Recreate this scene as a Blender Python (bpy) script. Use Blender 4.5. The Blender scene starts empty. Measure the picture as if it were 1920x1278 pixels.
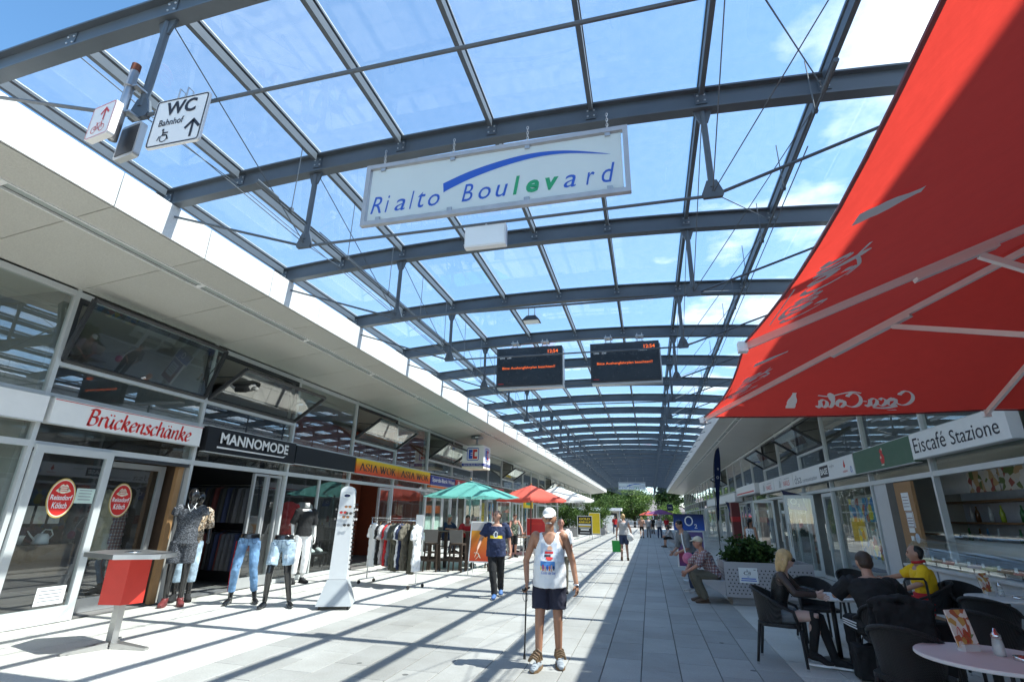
import bpy, bmesh, math, random
from mathutils import Vector, Matrix, Quaternion, noise
from mathutils.bvhtree import BVHTree
from math import sin, cos, pi, radians as rd
random.seed(7)
S = bpy.context.scene
COL = S.collection
# ------------------------------------------------------------------ camera
cam = bpy.data.cameras.new("camera"); camo = bpy.data.objects.new("camera", cam); COL.objects.link(camo)
cam.sensor_width = 36; cam.lens = 953/1920*36; cam.clip_start = .05; cam.clip_end = 3000
yaw, pit, rol = rd(14.73), rd(18.85), rd(1.15)
fw = Vector((-sin(yaw)*cos(pit), cos(yaw)*cos(pit), sin(pit))); r0 = Vector((cos(yaw), sin(yaw), 0)); u0 = r0.cross(fw)
r2 = r0*cos(rol)+u0*sin(rol); u2 = u0*cos(rol)-r0*sin(rol)
camo.matrix_world = Matrix(((r2.x, u2.x, -fw.x, 0), (r2.y, u2.y, -fw.y, 0), (r2.z, u2.z, -fw.z, 1.62), (0, 0, 0, 1)))
S.camera = camo
# ------------------------------------------------------------------ light
SUN = Vector((.635, .065, 1)).normalized()
W = bpy.data.worlds.new("World"); S.world = W; W.use_nodes = True
wn = W.node_tree.nodes; wl = W.node_tree.links; wn.clear()
def wnode(t, **k):
    n = wn.new(t)
    for a, b in k.items(): setattr(n, a, b)
    return n
wo = wnode('ShaderNodeOutputWorld'); wb = wnode('ShaderNodeBackground'); wb.inputs[1].default_value = .13
sky = wnode('ShaderNodeTexSky', sky_type='NISHITA', sun_disc=False, sun_elevation=math.asin(SUN.z), sun_rotation=math.atan2(SUN.x, SUN.y), air_density=.8, dust_density=.1, ozone_density=2.2)
tc = wnode('ShaderNodeTexCoord'); sx = wnode('ShaderNodeSeparateXYZ'); wl.new(tc.outputs['Generated'], sx.inputs[0])
zm = wnode('ShaderNodeMath', operation='MAXIMUM'); wl.new(sx.outputs[2], zm.inputs[0]); zm.inputs[1].default_value = .06
dx = wnode('ShaderNodeMath', operation='DIVIDE'); dy = wnode('ShaderNodeMath', operation='DIVIDE')
wl.new(sx.outputs[0], dx.inputs[0]); wl.new(zm.outputs[0], dx.inputs[1]); wl.new(sx.outputs[1], dy.inputs[0]); wl.new(zm.outputs[0], dy.inputs[1])
cx = wnode('ShaderNodeCombineXYZ'); wl.new(dx.outputs[0], cx.inputs[0]); wl.new(dy.outputs[0], cx.inputs[1])
cmap = wnode('ShaderNodeMapping'); cmap.inputs['Location'].default_value = (3.1, 2.4, 0); wl.new(cx.outputs[0], cmap.inputs[0])
cn = wnode('ShaderNodeTexNoise'); cn.inputs['Scale'].default_value = 1.9; cn.inputs['Detail'].default_value = 9; cn.inputs['Roughness'].default_value = .56
wl.new(cmap.outputs[0], cn.inputs['Vector'])
cr = wnode('ShaderNodeValToRGB'); cr.color_ramp.elements[0].position = .55; cr.color_ramp.elements[0].color = (0, 0, 0, 1); cr.color_ramp.elements[1].position = .74; cr.color_ramp.elements[1].color = (.92, .92, .92, 1)
bi = wnode('ShaderNodeMapRange'); bi.inputs['From Min'].default_value = -.1; bi.inputs['From Max'].default_value = .55; bi.inputs['To Min'].default_value = -.13; bi.inputs['To Max'].default_value = .09; wl.new(dx.outputs[0], bi.inputs[0])
ba = wnode('ShaderNodeMath', operation='ADD'); wl.new(cn.outputs[0], ba.inputs[0]); wl.new(bi.outputs[0], ba.inputs[1]); wl.new(ba.outputs[0], cr.inputs[0])
cmix = wnode('ShaderNodeMixRGB'); cmix.inputs[2].default_value = (6.0, 6.2, 6.5, 1)
hs = wnode('ShaderNodeHueSaturation'); hs.inputs['Saturation'].default_value = 1.12; hs.inputs['Hue'].default_value = .49; hs.inputs['Value'].default_value = 1.12; wl.new(sky.outputs[0], hs.inputs['Color'])
wl.new(cr.outputs[0], cmix.inputs[0]); wl.new(hs.outputs[0], cmix.inputs[1]); wl.new(cmix.outputs[0], wb.inputs[0]); wl.new(wb.outputs[0], wo.inputs[0])
sl = bpy.data.lights.new("sun", 'SUN'); sl.energy = 4.4; sl.angle = rd(.53); sl.color = (1, .955, .88)
so = bpy.data.objects.new("sun", sl); COL.objects.link(so); so.rotation_euler = (-SUN).to_track_quat('-Z', 'Y').to_euler(); so.location = (20, 5, 40)
vs = S.view_settings; vs.view_transform = 'Standard'; vs.look = 'None'; vs.exposure = 1.27; vs.gamma = 1; vs.use_curve_mapping = False
S.render.engine = 'CYCLES'; S.cycles.max_bounces = 7; S.cycles.transparent_max_bounces = 32; S.cycles.glossy_bounces = 4; S.cycles.diffuse_bounces = 4
# ------------------------------------------------------------------ mesh helpers
class MB:
    def __init__(s): s.v = []; s.f = []
    def add(s, v, f):
        b = len(s.v); s.v += [tuple(p) for p in v]; s.f += [tuple(b+i for i in q) for q in f]; return s
    def box(s, x0, x1, y0, y1, z0, z1):
        return s.add([(x0,y0,z0),(x1,y0,z0),(x1,y1,z0),(x0,y1,z0),(x0,y0,z1),(x1,y0,z1),(x1,y1,z1),(x0,y1,z1)],
                     [(3,2,1,0),(4,5,6,7),(0,1,5,4),(1,2,6,5),(2,3,7,6),(3,0,4,7)])
    def cbox(s, x0, x1, y0, y1, z0, z1, c=.006):        # box with chamfered upper edge
        a = [(x0,y0,z0),(x1,y0,z0),(x1,y1,z0),(x0,y1,z0),(x0,y0,z1-c),(x1,y0,z1-c),(x1,y1,z1-c),(x0,y1,z1-c),(x0+c,y0+c,z1),(x1-c,y0+c,z1),(x1-c,y1-c,z1),(x0+c,y1-c,z1)]
        return s.add(a, [(0,1,5,4),(1,2,6,5),(2,3,7,6),(3,0,4,7),(4,5,9,8),(5,6,10,9),(6,7,11,10),(7,4,8,11),(8,9,10,11)])
    def bar(s, p, q, w, h=None, up=(0,0,1)):
        h = h or w; p = Vector(p); q = Vector(q); d = (q-p).normalized(); u = Vector(up)
        if abs(d.dot(u)) > .98: u = Vector((0,1,0)) if abs(d.y) < .9 else Vector((1,0,0))
        a = d.cross(u).normalized()*w/2; b = a.cross(d).normalized()*h/2
        v = [p-a-b, p+a-b, p+a+b, p-a+b, q-a-b, q+a-b, q+a+b, q-a+b]
        return s.add(v, [(0,1,2,3),(7,6,5,4),(0,4,5,1),(1,5,6,2),(2,6,7,3),(3,7,4,0)])
    def tube(s, pts, r, n=8, closed=False, cap=True):
        pts = [Vector(p) for p in pts]; m = len(pts); rs = r if isinstance(r, (list, tuple)) else [r]*m
        rings = []; up = None
        for i, p in enumerate(pts):
            if closed: d = pts[(i+1) % m]-pts[i-1]
            else: d = pts[min(i+1, m-1)]-pts[max(i-1, 0)]
            d.normalize()
            if up is None: up = Vector((0,0,1)) if abs(d.z) < .9 else Vector((0,1,0))
            a = d.cross(up)
            if a.length < 1e-4: a = d.cross(Vector((1,.3,.2)))
            a.normalize(); b = a.cross(d); up = b
            rr = rs[i]; rx, ry = rr if isinstance(rr, (list, tuple)) else (rr, rr)
            rings.append([p+a*rx*cos(2*pi*k/n)+b*ry*sin(2*pi*k/n) for k in range(n)])
        v = [p for g in rings for p in g]; f = []
        for i in range(m if closed else m-1):
            j = (i+1) % m
            for k in range(n): f.append((i*n+k, i*n+(k+1) % n, j*n+(k+1) % n, j*n+k))
        if cap and not closed: f += [tuple(range(n))[::-1], tuple((m-1)*n+k for k in range(n))]
        return s.add(v, f)
    def lathe(s, prof, c=(0,0,0), n=20, cap=True):
        c = Vector(c); v = [c+Vector((r*cos(2*pi*k/n), r*sin(2*pi*k/n), z)) for r, z in prof for k in range(n)]; f = []
        for i in range(len(prof)-1):
            for k in range(n): f.append((i*n+k, i*n+(k+1) % n, (i+1)*n+(k+1) % n, (i+1)*n+k))
        if cap: f += [tuple(range(n))[::-1], tuple((len(prof)-1)*n+k for k in range(n))]
        return s.add(v, f)
    def prism(s, poly, o, ax, ay, az, t):                # polygon in (ax, ay) plane, extruded t along az
        o, ax, ay, az = Vector(o), Vector(ax), Vector(ay), Vector(az); n = len(poly)
        v = [o+ax*x+ay*y for x, y in poly]+[o+ax*x+ay*y+az*t for x, y in poly]
        return s.add(v, [tuple(range(n))[::-1], tuple(range(n, 2*n))]+[(i, (i+1) % n, n+(i+1) % n, n+i) for i in range(n)])
    def ell(s, c, rx, ry, rz, n=12, m=8):
        v = []; f = []
        for i in range(1, m):
            t = pi*i/m
            for k in range(n): v.append((c[0]+rx*sin(t)*cos(2*pi*k/n), c[1]+ry*sin(t)*sin(2*pi*k/n), c[2]+rz*cos(t)))
        v += [(c[0], c[1], c[2]+rz), (c[0], c[1], c[2]-rz)]; T = len(v)-2
        for i in range(m-2):
            for k in range(n): f.append((i*n+k, (i+1)*n+k, (i+1)*n+(k+1) % n, i*n+(k+1) % n))
        for k in range(n): f.append((T, k, (k+1) % n)); f.append((T+1, (m-2)*n+(k+1) % n, (m-2)*n+k))
        return s.add(v, f)
    def xf(s, M):
        s.v = [tuple(M @ Vector(p)) for p in s.v]; return s
    def mesh(s, name, mat=None, smooth=False):
        me = bpy.data.meshes.new(name); me.from_pydata(s.v, [], s.f); me.update()
        if mat: me.materials.append(mat)
        if smooth: me.shade_smooth()
        return me
def obj(name, me, parent=None, loc=(0,0,0), rot=None, world=False):
    o = bpy.data.objects.new(name, me); COL.objects.link(o); o.location = loc
    if rot: o.rotation_euler = rot
    if parent:
        o.parent = parent
        if world:
            b = parent
            while b: o.location = Vector(o.location)-Vector(b.location); b = b.parent
    return o
def B(mb, name, mat, parent=None, world=False, smooth=False, loc=(0,0,0), rot=None):
    return obj(name, mb.mesh(name, mat, smooth), parent, loc, rot, world)
def tag(o, label, cat, group=None):
    o['label'] = label; o['category'] = cat
    if group: o['group'] = group
    return o
def struct(o): o['kind'] = 'structure'; return o
def thing(name, label, cat, loc=(0,0,0), rz=0, group=None):
    o = bpy.data.objects.new(name, None); COL.objects.link(o); o.location = loc; o.rotation_euler = (0, 0, rz); o.empty_display_size = .2
    return tag(o, label, cat, group)
def dup(root, loc, rz=None, label=None, parent=None):
    r = root.copy(); COL.objects.link(r)
    if parent is None:
        r.location = loc
        if rz is not None: r.rotation_euler = (0, 0, rz)
        if label: r['label'] = label
    else: r.parent = parent
    for c in list(root.children): dup(c, None, parent=r)
    return r
# ------------------------------------------------------------------ materials
def nm(name):
    m = bpy.data.materials.new(name); m.use_nodes = True; n = m.node_tree.nodes; l = m.node_tree.links
    return m, n, l, n['Principled BSDF']
def lnk(l, a, b): l.new(a, b)
MATS = {}
def M(name, col=None, rough=.6, metal=0., var=.12, scale=6., bump=0., bscale=None, spec=.5, rand=0., coat=0., sub=0.):
    if name in MATS: return MATS[name]
    m, n, l, p = nm(name); MATS[name] = m
    c = col+(1,) if len(col) == 3 else col
    p.inputs['Roughness'].default_value = rough; p.inputs['Metallic'].default_value = metal; p.inputs['Specular IOR Level'].default_value = spec
    if coat: p.inputs['Coat Weight'].default_value = coat
    if sub: p.inputs['Subsurface Weight'].default_value = sub; p.inputs['Subsurface Radius'].default_value = (.012, .004, .002)
    t = n.new('ShaderNodeTexCoord'); ns = n.new('ShaderNodeTexNoise'); ns.inputs['Scale'].default_value = scale; ns.inputs['Detail'].default_value = 5; ns.inputs['Roughness'].default_value = .62
    l.new(t.outputs['Object'], ns.inputs['Vector'])
    h = n.new('ShaderNodeHueSaturation'); h.inputs['Color'].default_value = c
    mr = n.new('ShaderNodeMapRange'); mr.inputs['From Min'].default_value = .25; mr.inputs['From Max'].default_value = .75; mr.inputs['To Min'].default_value = 1-var; mr.inputs['To Max'].default_value = 1+var
    l.new(ns.outputs[0], mr.inputs[0])
    if rand:
        oi = n.new('ShaderNodeObjectInfo'); m2 = n.new('ShaderNodeMapRange'); m2.inputs['To Min'].default_value = 1-rand; m2.inputs['To Max'].default_value = 1+rand
        l.new(oi.outputs['Random'], m2.inputs[0]); mm = n.new('ShaderNodeMath'); mm.operation = 'MULTIPLY'
        l.new(mr.outputs[0], mm.inputs[0]); l.new(m2.outputs[0], mm.inputs[1]); l.new(mm.outputs[0], h.inputs['Value'])
    else: l.new(mr.outputs[0], h.inputs['Value'])
    l.new(h.outputs[0], p.inputs['Base Color'])
    m3 = n.new('ShaderNodeMapRange'); m3.inputs['To Min'].default_value = max(.02, rough-.12); m3.inputs['To Max'].default_value = min(1, rough+.12); l.new(ns.outputs[0], m3.inputs[0]); l.new(m3.outputs[0], p.inputs['Roughness'])
    if bump:
        b2 = n.new('ShaderNodeTexNoise'); b2.inputs['Scale'].default_value = bscale or scale*8; b2.inputs['Detail'].default_value = 4; l.new(t.outputs['Object'], b2.inputs['Vector'])
        b = n.new('ShaderNodeBump'); b.inputs['Strength'].default_value = bump; b.inputs['Distance'].default_value = .01; l.new(b2.outputs[0], b.inputs['Height']); l.new(b.outputs[0], p.inputs['Normal'])
    return m
def glassmat(name, tint, refl=1.0, dirt=.0, dscale=3., rough=.0, dirtcol=(.8,.82,.8), trans=False):
    m, n, l, p = nm(name); MATS[name] = m; n.remove(p); out = n['Material Output']
    tr = n.new('ShaderNodeBsdfTransparent'); tr.inputs[0].default_value = tint+(1,)
    gl = n.new('ShaderNodeBsdfGlossy'); gl.inputs['Roughness'].default_value = rough; gl.inputs[0].default_value = (1, 1, 1, 1)
    lw = n.new('ShaderNodeLayerWeight'); lw.inputs[0].default_value = .5
    pw = n.new('ShaderNodeMath'); pw.operation = 'POWER'; pw.inputs[1].default_value = 5; l.new(lw.outputs['Facing'], pw.inputs[0])
    mu = n.new('ShaderNodeMath'); mu.operation = 'MULTIPLY_ADD'; mu.use_clamp = True; mu.inputs[1].default_value = .9; mu.inputs[2].default_value = .045*refl; l.new(pw.outputs[0], mu.inputs[0])
    mx = n.new('ShaderNodeMixShader'); l.new(mu.outputs[0], mx.inputs[0]); l.new(tr.outputs[0], mx.inputs[1]); l.new(gl.outputs[0], mx.inputs[2]); last = mx
    if dirt:
        t = n.new('ShaderNodeTexCoord'); ns = n.new('ShaderNodeTexNoise'); ns.inputs['Scale'].default_value = dscale; ns.inputs['Detail'].default_value = 7; ns.inputs['Roughness'].default_value = .7; l.new(t.outputs['Object'], ns.inputs['Vector'])
        mr = n.new('ShaderNodeMapRange'); mr.inputs['From Min'].default_value = .3; mr.inputs['From Max'].default_value = .75; mr.inputs['To Min'].default_value = dirt*.75; mr.inputs['To Max'].default_value = dirt*1.25; l.new(ns.outputs[0], mr.inputs[0])
        oi = n.new('ShaderNodeObjectInfo'); m2 = n.new('ShaderNodeMapRange'); m2.inputs['To Min'].default_value = .75; m2.inputs['To Max'].default_value = 1.25; l.new(oi.outputs['Random'], m2.inputs[0])
        mm = n.new('ShaderNodeMath'); mm.operation = 'MULTIPLY'; l.new(mr.outputs[0], mm.inputs[0]); l.new(m2.outputs[0], mm.inputs[1])
        df = n.new('ShaderNodeBsdfTranslucent' if trans else 'ShaderNodeBsdfDiffuse'); df.inputs[0].default_value = dirtcol+(1,)
        m3 = n.new('ShaderNodeMixShader'); l.new(mm.outputs[0], m3.inputs[0]); l.new(last.outputs[0], m3.inputs[1]); l.new(df.outputs[0], m3.inputs[2]); last = m3
    l.new(last.outputs[0], out.inputs[0]); return m
def emis(name, col, e):
    m, n, l, p = nm(name); MATS[name] = m; p.inputs['Base Color'].default_value = (.02, .02, .02, 1); p.inputs['Emission Color'].default_value = col+(1,); p.inputs['Emission Strength'].default_value = e; return m
def cloth2(name, col, tr=.35, var=.08, scale=14):       # thin fabric that lets light through
    m, n, l, p = nm(name); MATS[name] = m; out = n['Material Output']; p.inputs['Roughness'].default_value = .85; p.inputs['Specular IOR Level'].default_value = .15
    t = n.new('ShaderNodeTexCoord'); ns = n.new('ShaderNodeTexNoise'); ns.inputs['Scale'].default_value = scale; ns.inputs['Detail'].default_value = 4; l.new(t.outputs['Object'], ns.inputs['Vector'])
    mr = n.new('ShaderNodeMapRange'); mr.inputs['To Min'].default_value = 1-var; mr.inputs['To Max'].default_value = 1+var; l.new(ns.outputs[0], mr.inputs[0])
    h = n.new('ShaderNodeHueSaturation'); h.inputs['Color'].default_value = col+(1,); l.new(mr.outputs[0], h.inputs['Value']); l.new(h.outputs[0], p.inputs['Base Color'])
    n2 = n.new('ShaderNodeTexNoise'); n2.inputs['Scale'].default_value = 2.6; n2.inputs['Detail'].default_value = 5; l.new(t.outputs['Object'], n2.inputs['Vector']); bu = n.new('ShaderNodeBump'); bu.inputs['Strength'].default_value = .35; bu.inputs['Distance'].default_value = .06; l.new(n2.outputs[0], bu.inputs['Height']); l.new(bu.outputs[0], p.inputs['Normal'])
    ts = n.new('ShaderNodeBsdfTranslucent'); l.new(h.outputs[0], ts.inputs[0]); l.new(bu.outputs[0], ts.inputs['Normal']); mx = n.new('ShaderNodeMixShader'); mx.inputs[0].default_value = tr
    l.new(p.outputs[0], mx.inputs[1]); l.new(ts.outputs[0], mx.inputs[2]); l.new(mx.outputs[0], out.inputs[0]); return m
def ramp_mat(name, stops, axis=2, lo=0., hi=1., rough=.5, spec=.4):   # printed colour gradient along an object axis
    m, n, l, p = nm(name); MATS[name] = m; p.inputs['Roughness'].default_value = rough; p.inputs['Specular IOR Level'].default_value = spec
    t = n.new('ShaderNodeTexCoord'); s = n.new('ShaderNodeSeparateXYZ'); l.new(t.outputs['Object'], s.inputs[0])
    mr = n.new('ShaderNodeMapRange'); mr.inputs['From Min'].default_value = lo; mr.inputs['From Max'].default_value = hi; l.new(s.outputs[axis], mr.inputs[0])
    r = n.new('ShaderNodeValToRGB'); l.new(mr.outputs[0], r.inputs[0]); e = r.color_ramp.elements
    e[0].position, e[0].color = stops[0][0], stops[0][1]+(1,); e[1].position, e[1].color = stops[-1][0], stops[-1][1]+(1,)
    for q, c in stops[1:-1]: k = e.new(q); k.color = c+(1,)
    l.new(r.outputs[0], p.inputs['Base Color']); return m
def patch_mat(name, cols, scale, rough=.7, rnd=1.0, stretch=(1,1,1), noise_mix=False):   # patches of print in several colours
    m, n, l, p = nm(name); MATS[name] = m; p.inputs['Roughness'].default_value = rough
    t = n.new('ShaderNodeTexCoord'); mp = n.new('ShaderNodeMapping'); mp.inputs['Scale'].default_value = stretch; l.new(t.outputs['Object'], mp.inputs[0])
    if noise_mix: v = n.new('ShaderNodeTexNoise'); v.inputs['Scale'].default_value = scale; v.inputs['Detail'].default_value = 3; src = v.outputs[0]
    else:
        v = n.new('ShaderNodeTexVoronoi'); v.inputs['Scale'].default_value = scale; v.inputs['Randomness'].default_value = rnd
        q = n.new('ShaderNodeSeparateColor'); l.new(v.outputs['Color'], q.inputs[0]); src = q.outputs[0]
    l.new(mp.outputs[0], v.inputs['Vector'])
    r = n.new('ShaderNodeValToRGB'); r.color_ramp.interpolation = 'CONSTANT'; l.new(src, r.inputs[0]); e = r.color_ramp.elements
    a, b = (.36, .30) if noise_mix else (0, 1)
    e[0].position = 0; e[0].color = cols[0]+(1,); e[1].position = a+b/len(cols); e[1].color = cols[1]+(1,)
    for i, c in enumerate(cols[2:], 2): k = e.new(a+b*i/len(cols)); k.color = c+(1,)
    l.new(r.outputs[0], p.inputs['Base Color']); return m
def worldmat(name, col, rough, big=.35, amt=.16, rand=.08, spots=.0, streak=None, bump=.2, dirt=(.5, .47, .42)):   # dirt laid out in world position, so neighbouring pieces differ
    m, n, l, p = nm(name); MATS[name] = m; p.inputs['Roughness'].default_value = rough; g_ = n.new('ShaderNodeNewGeometry'); mp = n.new('ShaderNodeMapping'); l.new(g_.outputs['Position'], mp.inputs[0])
    if streak: mp.inputs['Scale'].default_value = streak
    a = n.new('ShaderNodeTexNoise'); a.inputs['Scale'].default_value = big; a.inputs['Detail'].default_value = 8; a.inputs['Roughness'].default_value = .68; l.new(mp.outputs[0], a.inputs['Vector'])
    b = n.new('ShaderNodeTexNoise'); b.inputs['Scale'].default_value = 55; b.inputs['Detail'].default_value = 3; l.new(g_.outputs['Position'], b.inputs['Vector'])
    oi = n.new('ShaderNodeObjectInfo'); m2 = n.new('ShaderNodeMapRange'); m2.inputs['To Min'].default_value = 1-rand; m2.inputs['To Max'].default_value = 1+rand; l.new(oi.outputs['Random'], m2.inputs[0])
    r = n.new('ShaderNodeMapRange'); r.inputs['From Min'].default_value = .42; r.inputs['From Max'].default_value = .72; r.inputs['To Max'].default_value = amt*2.2; r.clamp = True; l.new(a.outputs[0], r.inputs[0])
    mx = n.new('ShaderNodeMixRGB'); mx.blend_type = 'MULTIPLY'; mx.inputs[1].default_value = col+(1,); mx.inputs[2].default_value = dirt+(1,); l.new(r.outputs[0], mx.inputs[0])
    r3 = n.new('ShaderNodeMapRange'); r3.inputs['From Min'].default_value = .3; r3.inputs['From Max'].default_value = .7; r3.inputs['To Min'].default_value = .9; r3.inputs['To Max'].default_value = 1.1; l.new(b.outputs[0], r3.inputs[0])
    v = n.new('ShaderNodeMath'); v.operation = 'MULTIPLY'; l.new(m2.outputs[0], v.inputs[0]); l.new(r3.outputs[0], v.inputs[1]); h = n.new('ShaderNodeHueSaturation'); l.new(mx.outputs[0], h.inputs['Color']); l.new(v.outputs[0], h.inputs['Value']); last = h.outputs[0]
    if spots:
        vo = n.new('ShaderNodeTexVoronoi'); vo.inputs['Scale'].default_value = 1.3; l.new(g_.outputs['Position'], vo.inputs['Vector']); c = n.new('ShaderNodeMath'); c.operation = 'LESS_THAN'; c.inputs[1].default_value = .045; l.new(vo.outputs['Distance'], c.inputs[0]); d = n.new('ShaderNodeMath'); d.operation = 'MULTIPLY'; d.inputs[1].default_value = spots; l.new(c.outputs[0], d.inputs[0])
        sp = n.new('ShaderNodeMixRGB'); sp.inputs[2].default_value = (.07, .07, .065, 1); l.new(d.outputs[0], sp.inputs[0]); l.new(last, sp.inputs[1]); last = sp.outputs[0]
    l.new(last, p.inputs['Base Color'])
    if bump: bb_ = n.new('ShaderNodeBump'); bb_.inputs['Strength'].default_value = bump; bb_.inputs['Distance'].default_value = .006; l.new(b.outputs[0], bb_.inputs['Height']); l.new(bb_.outputs[0], p.inputs['Normal'])
    return m
# ------------------------------------------------------------------ lettering
TXT = {}
def _queue_text(specs):
    os_ = []
    for key, (body, shear, off, sp) in specs.items():
        cu = bpy.data.curves.new('t', 'FONT'); cu.body = body; cu.shear = shear; cu.offset = off; cu.space_character = sp; cu.resolution_u = 3; cu.fill_mode = 'FRONT'
        o = bpy.data.objects.new('t', cu); COL.objects.link(o); os_.append((key, o))
    dg = bpy.context.evaluated_depsgraph_get()
    for key, o in os_:
        me = bpy.data.meshes.new_from_object(o.evaluated_get(dg)); v = [(p.co.x, p.co.y) for p in me.vertices]; f = [tuple(q.vertices) for q in me.polygons]
        TXT[key] = (v, f); cu = o.data; bpy.data.objects.remove(o); bpy.data.curves.remove(cu); bpy.data.meshes.remove(me)
def T(body, shear=0., off=0., sp=1.):
    k = (body, shear, off, sp)
    if k not in TXT: _queue_text({k: k})
    return TXT[k]
def fit2(vf, x0, x1, y0, y1=None):                       # lettering scaled into a rectangle; height free when y1 is None
    v, f = vf; xs = [p[0] for p in v]; ys = [p[1] for p in v]; a, b, c, d = min(xs), max(xs), min(ys), max(ys)
    sx_ = (x1-x0)/(b-a); sy_ = sx_ if y1 is None else (y1-y0)/(d-c)
    return [(x0+(p[0]-a)*sx_, y0+(p[1]-c)*sy_) for p in v], f
def flat(mb, vf, o, ax, ay):                             # 2D faces placed in space
    o, ax, ay = Vector(o), Vector(ax), Vector(ay); v, f = vf
    return mb.add([o+ax*x+ay*y for x, y in v], f)
def spline(pts, k=8):
    out = []; P = [Vector(p) for p in pts]
    for i in range(len(P)-1):
        a, b, c, d = P[max(i-1, 0)], P[i], P[i+1], P[min(i+2, len(P)-1)]
        for j in range(k):
            t = j/k; out.append(.5*((2*b)+(c-a)*t+(2*a-5*b+4*c-d)*t*t+(3*b-a-3*c+d)*t**3))
    return out+[P[-1]]
def nib(strokes, w=.12, ang=40, thin=.03, smooth=True):  # broad-pen strokes -> 2D faces
    v = []; f = []; n = Vector((cos(rd(ang)), sin(rd(ang))))
    for st in strokes:
        P = spline(st) if smooth and len(st) > 2 else [Vector(p) for p in st]
        L = []
        for i, p in enumerate(P):
            d = (P[min(i+1, len(P)-1)]-P[max(i-1, 0)])
            if d.length < 1e-6: d = Vector((1, 0))
            d.normalize(); q = Vector((-d.y, d.x)); ww = max(thin, abs(q.dot(n))*w)
            L.append((p+q*ww/2, p-q*ww/2))
        b = len(v); v += [tuple(x) for ab in L for x in ab]
        f += [(b+2*i, b+2*i+1, b+2*i+3, b+2*i+2) for i in range(len(L)-1)]
    return v, f
def place2(vf, dx_=0, dy_=0, s=1., sh=0.):
    return [((x+sh*y)*s+dx_, y*s+dy_) for x, y in vf[0]], vf[1]
def join2(lst):
    v = []; f = []
    for a, b in lst: k = len(v); v += a; f += [tuple(k+i for i in q) for q in b]
    return v, f
def ellipse(cx_, cy_, rx, ry, n=28): return [(cx_+rx*cos(2*pi*k/n), cy_+ry*sin(2*pi*k/n)) for k in range(n)]
def poly2(p): return (list(p), [tuple(range(len(p)))])
def ring2(cx_, cy_, rx, ry, w, n=28):
    return ellipse(cx_, cy_, rx, ry, n)+ellipse(cx_, cy_, rx-w, ry-w, n), [(k, (k+1) % n, n+(k+1) % n, n+k) for k in range(n)]
def rect2(x0, x1, y0, y1): return [(x0, y0), (x1, y0), (x1, y1), (x0, y1)], [(0, 1, 2, 3)]
# ================================================================== SETTING
LX, RX = -8.6, 5.05                     # glass fronts of the two shop rows
LF, RF = -6.24, 2.75                    # their eaves
Y0, YE = -5.83, 83.0
MOD = 2.82; YM = 5.45                   # module of the mullions
M('asphalt', (.16, .16, .155), .85, var=.2, scale=.6, bump=.2)
M('bed', (.10, .10, .095), .95, var=.2, scale=4)
worldmat('slab', (.345, .338, .316), .7, .45, .28, .12, .85)
worldmat('tile', (.56, .545, .50), .66, .5, .2, .05, .35, bump=.12)
g = struct(B(MB().add([(-900,-300,-.06),(900,-300,-.06),(900,1500,-.06),(-900,1500,-.06)], [(0,1,2,3)]), 'ground', MATS['asphalt']))
pv = struct(B(MB().box(LX-5, RX+5, Y0, YE+8, -.05, -.014), 'pavement', MATS['bed']))
DL, DR = -4.83, 1.49
def lay(name, mat, x0, x1, w, h, ya, yb, yi, stag):
    nc = round((x1-x0)/w); w = (x1-x0)/nc; far = MB(); j = .0045
    mes = MB().cbox(-w/2+j, w/2-j, -h/2+j, h/2-j, -.03, 0, .004).mesh(name, MATS[mat]); cnt = 0
    r = 0; y = ya
    while y < yb:
        for c in range(nc):
            yy = y+(h/2 if stag and c % 2 else 0); xx = x0+(c+.5)*w
            z = random.uniform(-.0012, .0012)
            if yi[0] < yy < yi[1] and cnt < 300: obj(name, mes, pv, (xx, yy, z)); cnt += 1
            else: far.add([(xx-w/2+j, yy-h/2+j, z), (xx+w/2-j, yy-h/2+j, z), (xx+w/2-j, yy+h/2-j, z), (xx-w/2+j, yy+h/2-j, z)], [(0,1,2,3)])
        y += h
    o = B(far, name, MATS[mat], pv); o['kind'] = 'stuff'
lay('dark_slab', 'slab', DL, DR, .42, .84, Y0, YE+6, (4.2, 20.8), True)
lay('light_slab', 'tile', LX+.06, DL, .47, .63, Y0, YE+6, (3.3, 26), False)
lay('pale_slab', 'tile', DR, RX-.06, .47, .63, Y0, YE+6, (5.2, 26), False)
# ------------------------------------------------------------------ glass roof
M('steel', (.085, .105, .125), .42, var=.14, scale=2.2, bump=.04, spec=.5)
M('alu', (.52, .53, .53), .38, .55, var=.06, scale=3)
M('galv', (.45, .46, .47), .42, .75, var=.15, scale=12)
M('chrome', (.75, .76, .77), .16, 1., var=.04)
glassmat('roof_glass', (.86, .945, .985), 1.1, dirt=.065, dscale=9, trans=True, dirtcol=(.84, .9, .95))
AX = -1.58
def arch(x): return 6.19-.225*((x-AX)/4.66)**2          # upper edge of the arched beams
BY = [2.57]+[4.83+2.53*k for k in range(31)]
PX = [AX+1.21*k for k in range(-4, 5)]
roof = thing('glass_roof', 'arched steel and glass roof spanning the shopping boulevard', 'roof', (AX, 2.42, 0))
bm_ = MB(); xs = [-6.75+i*(10.3/20) for i in range(21)]
def strip(mb, yo, hw, zo, h):                            # bent bar following the arch
    n = len(xs); v = []
    for x in xs:
        z = arch(x)+zo; v += [(x, yo-hw, z-h), (x, yo+hw, z-h), (x, yo+hw, z), (x, yo-hw, z)]
    f = [(0,1,2,3), tuple((n-1)*4+k for k in (3,2,1,0))]
    for i in range(n-1):
        a, b = i*4, i*4+4; f += [(a+k, b+k, b+(k+1) % 4, a+(k+1) % 4) for k in range(4)]
    mb.add(v, [q[::-1] for q in f])
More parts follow.
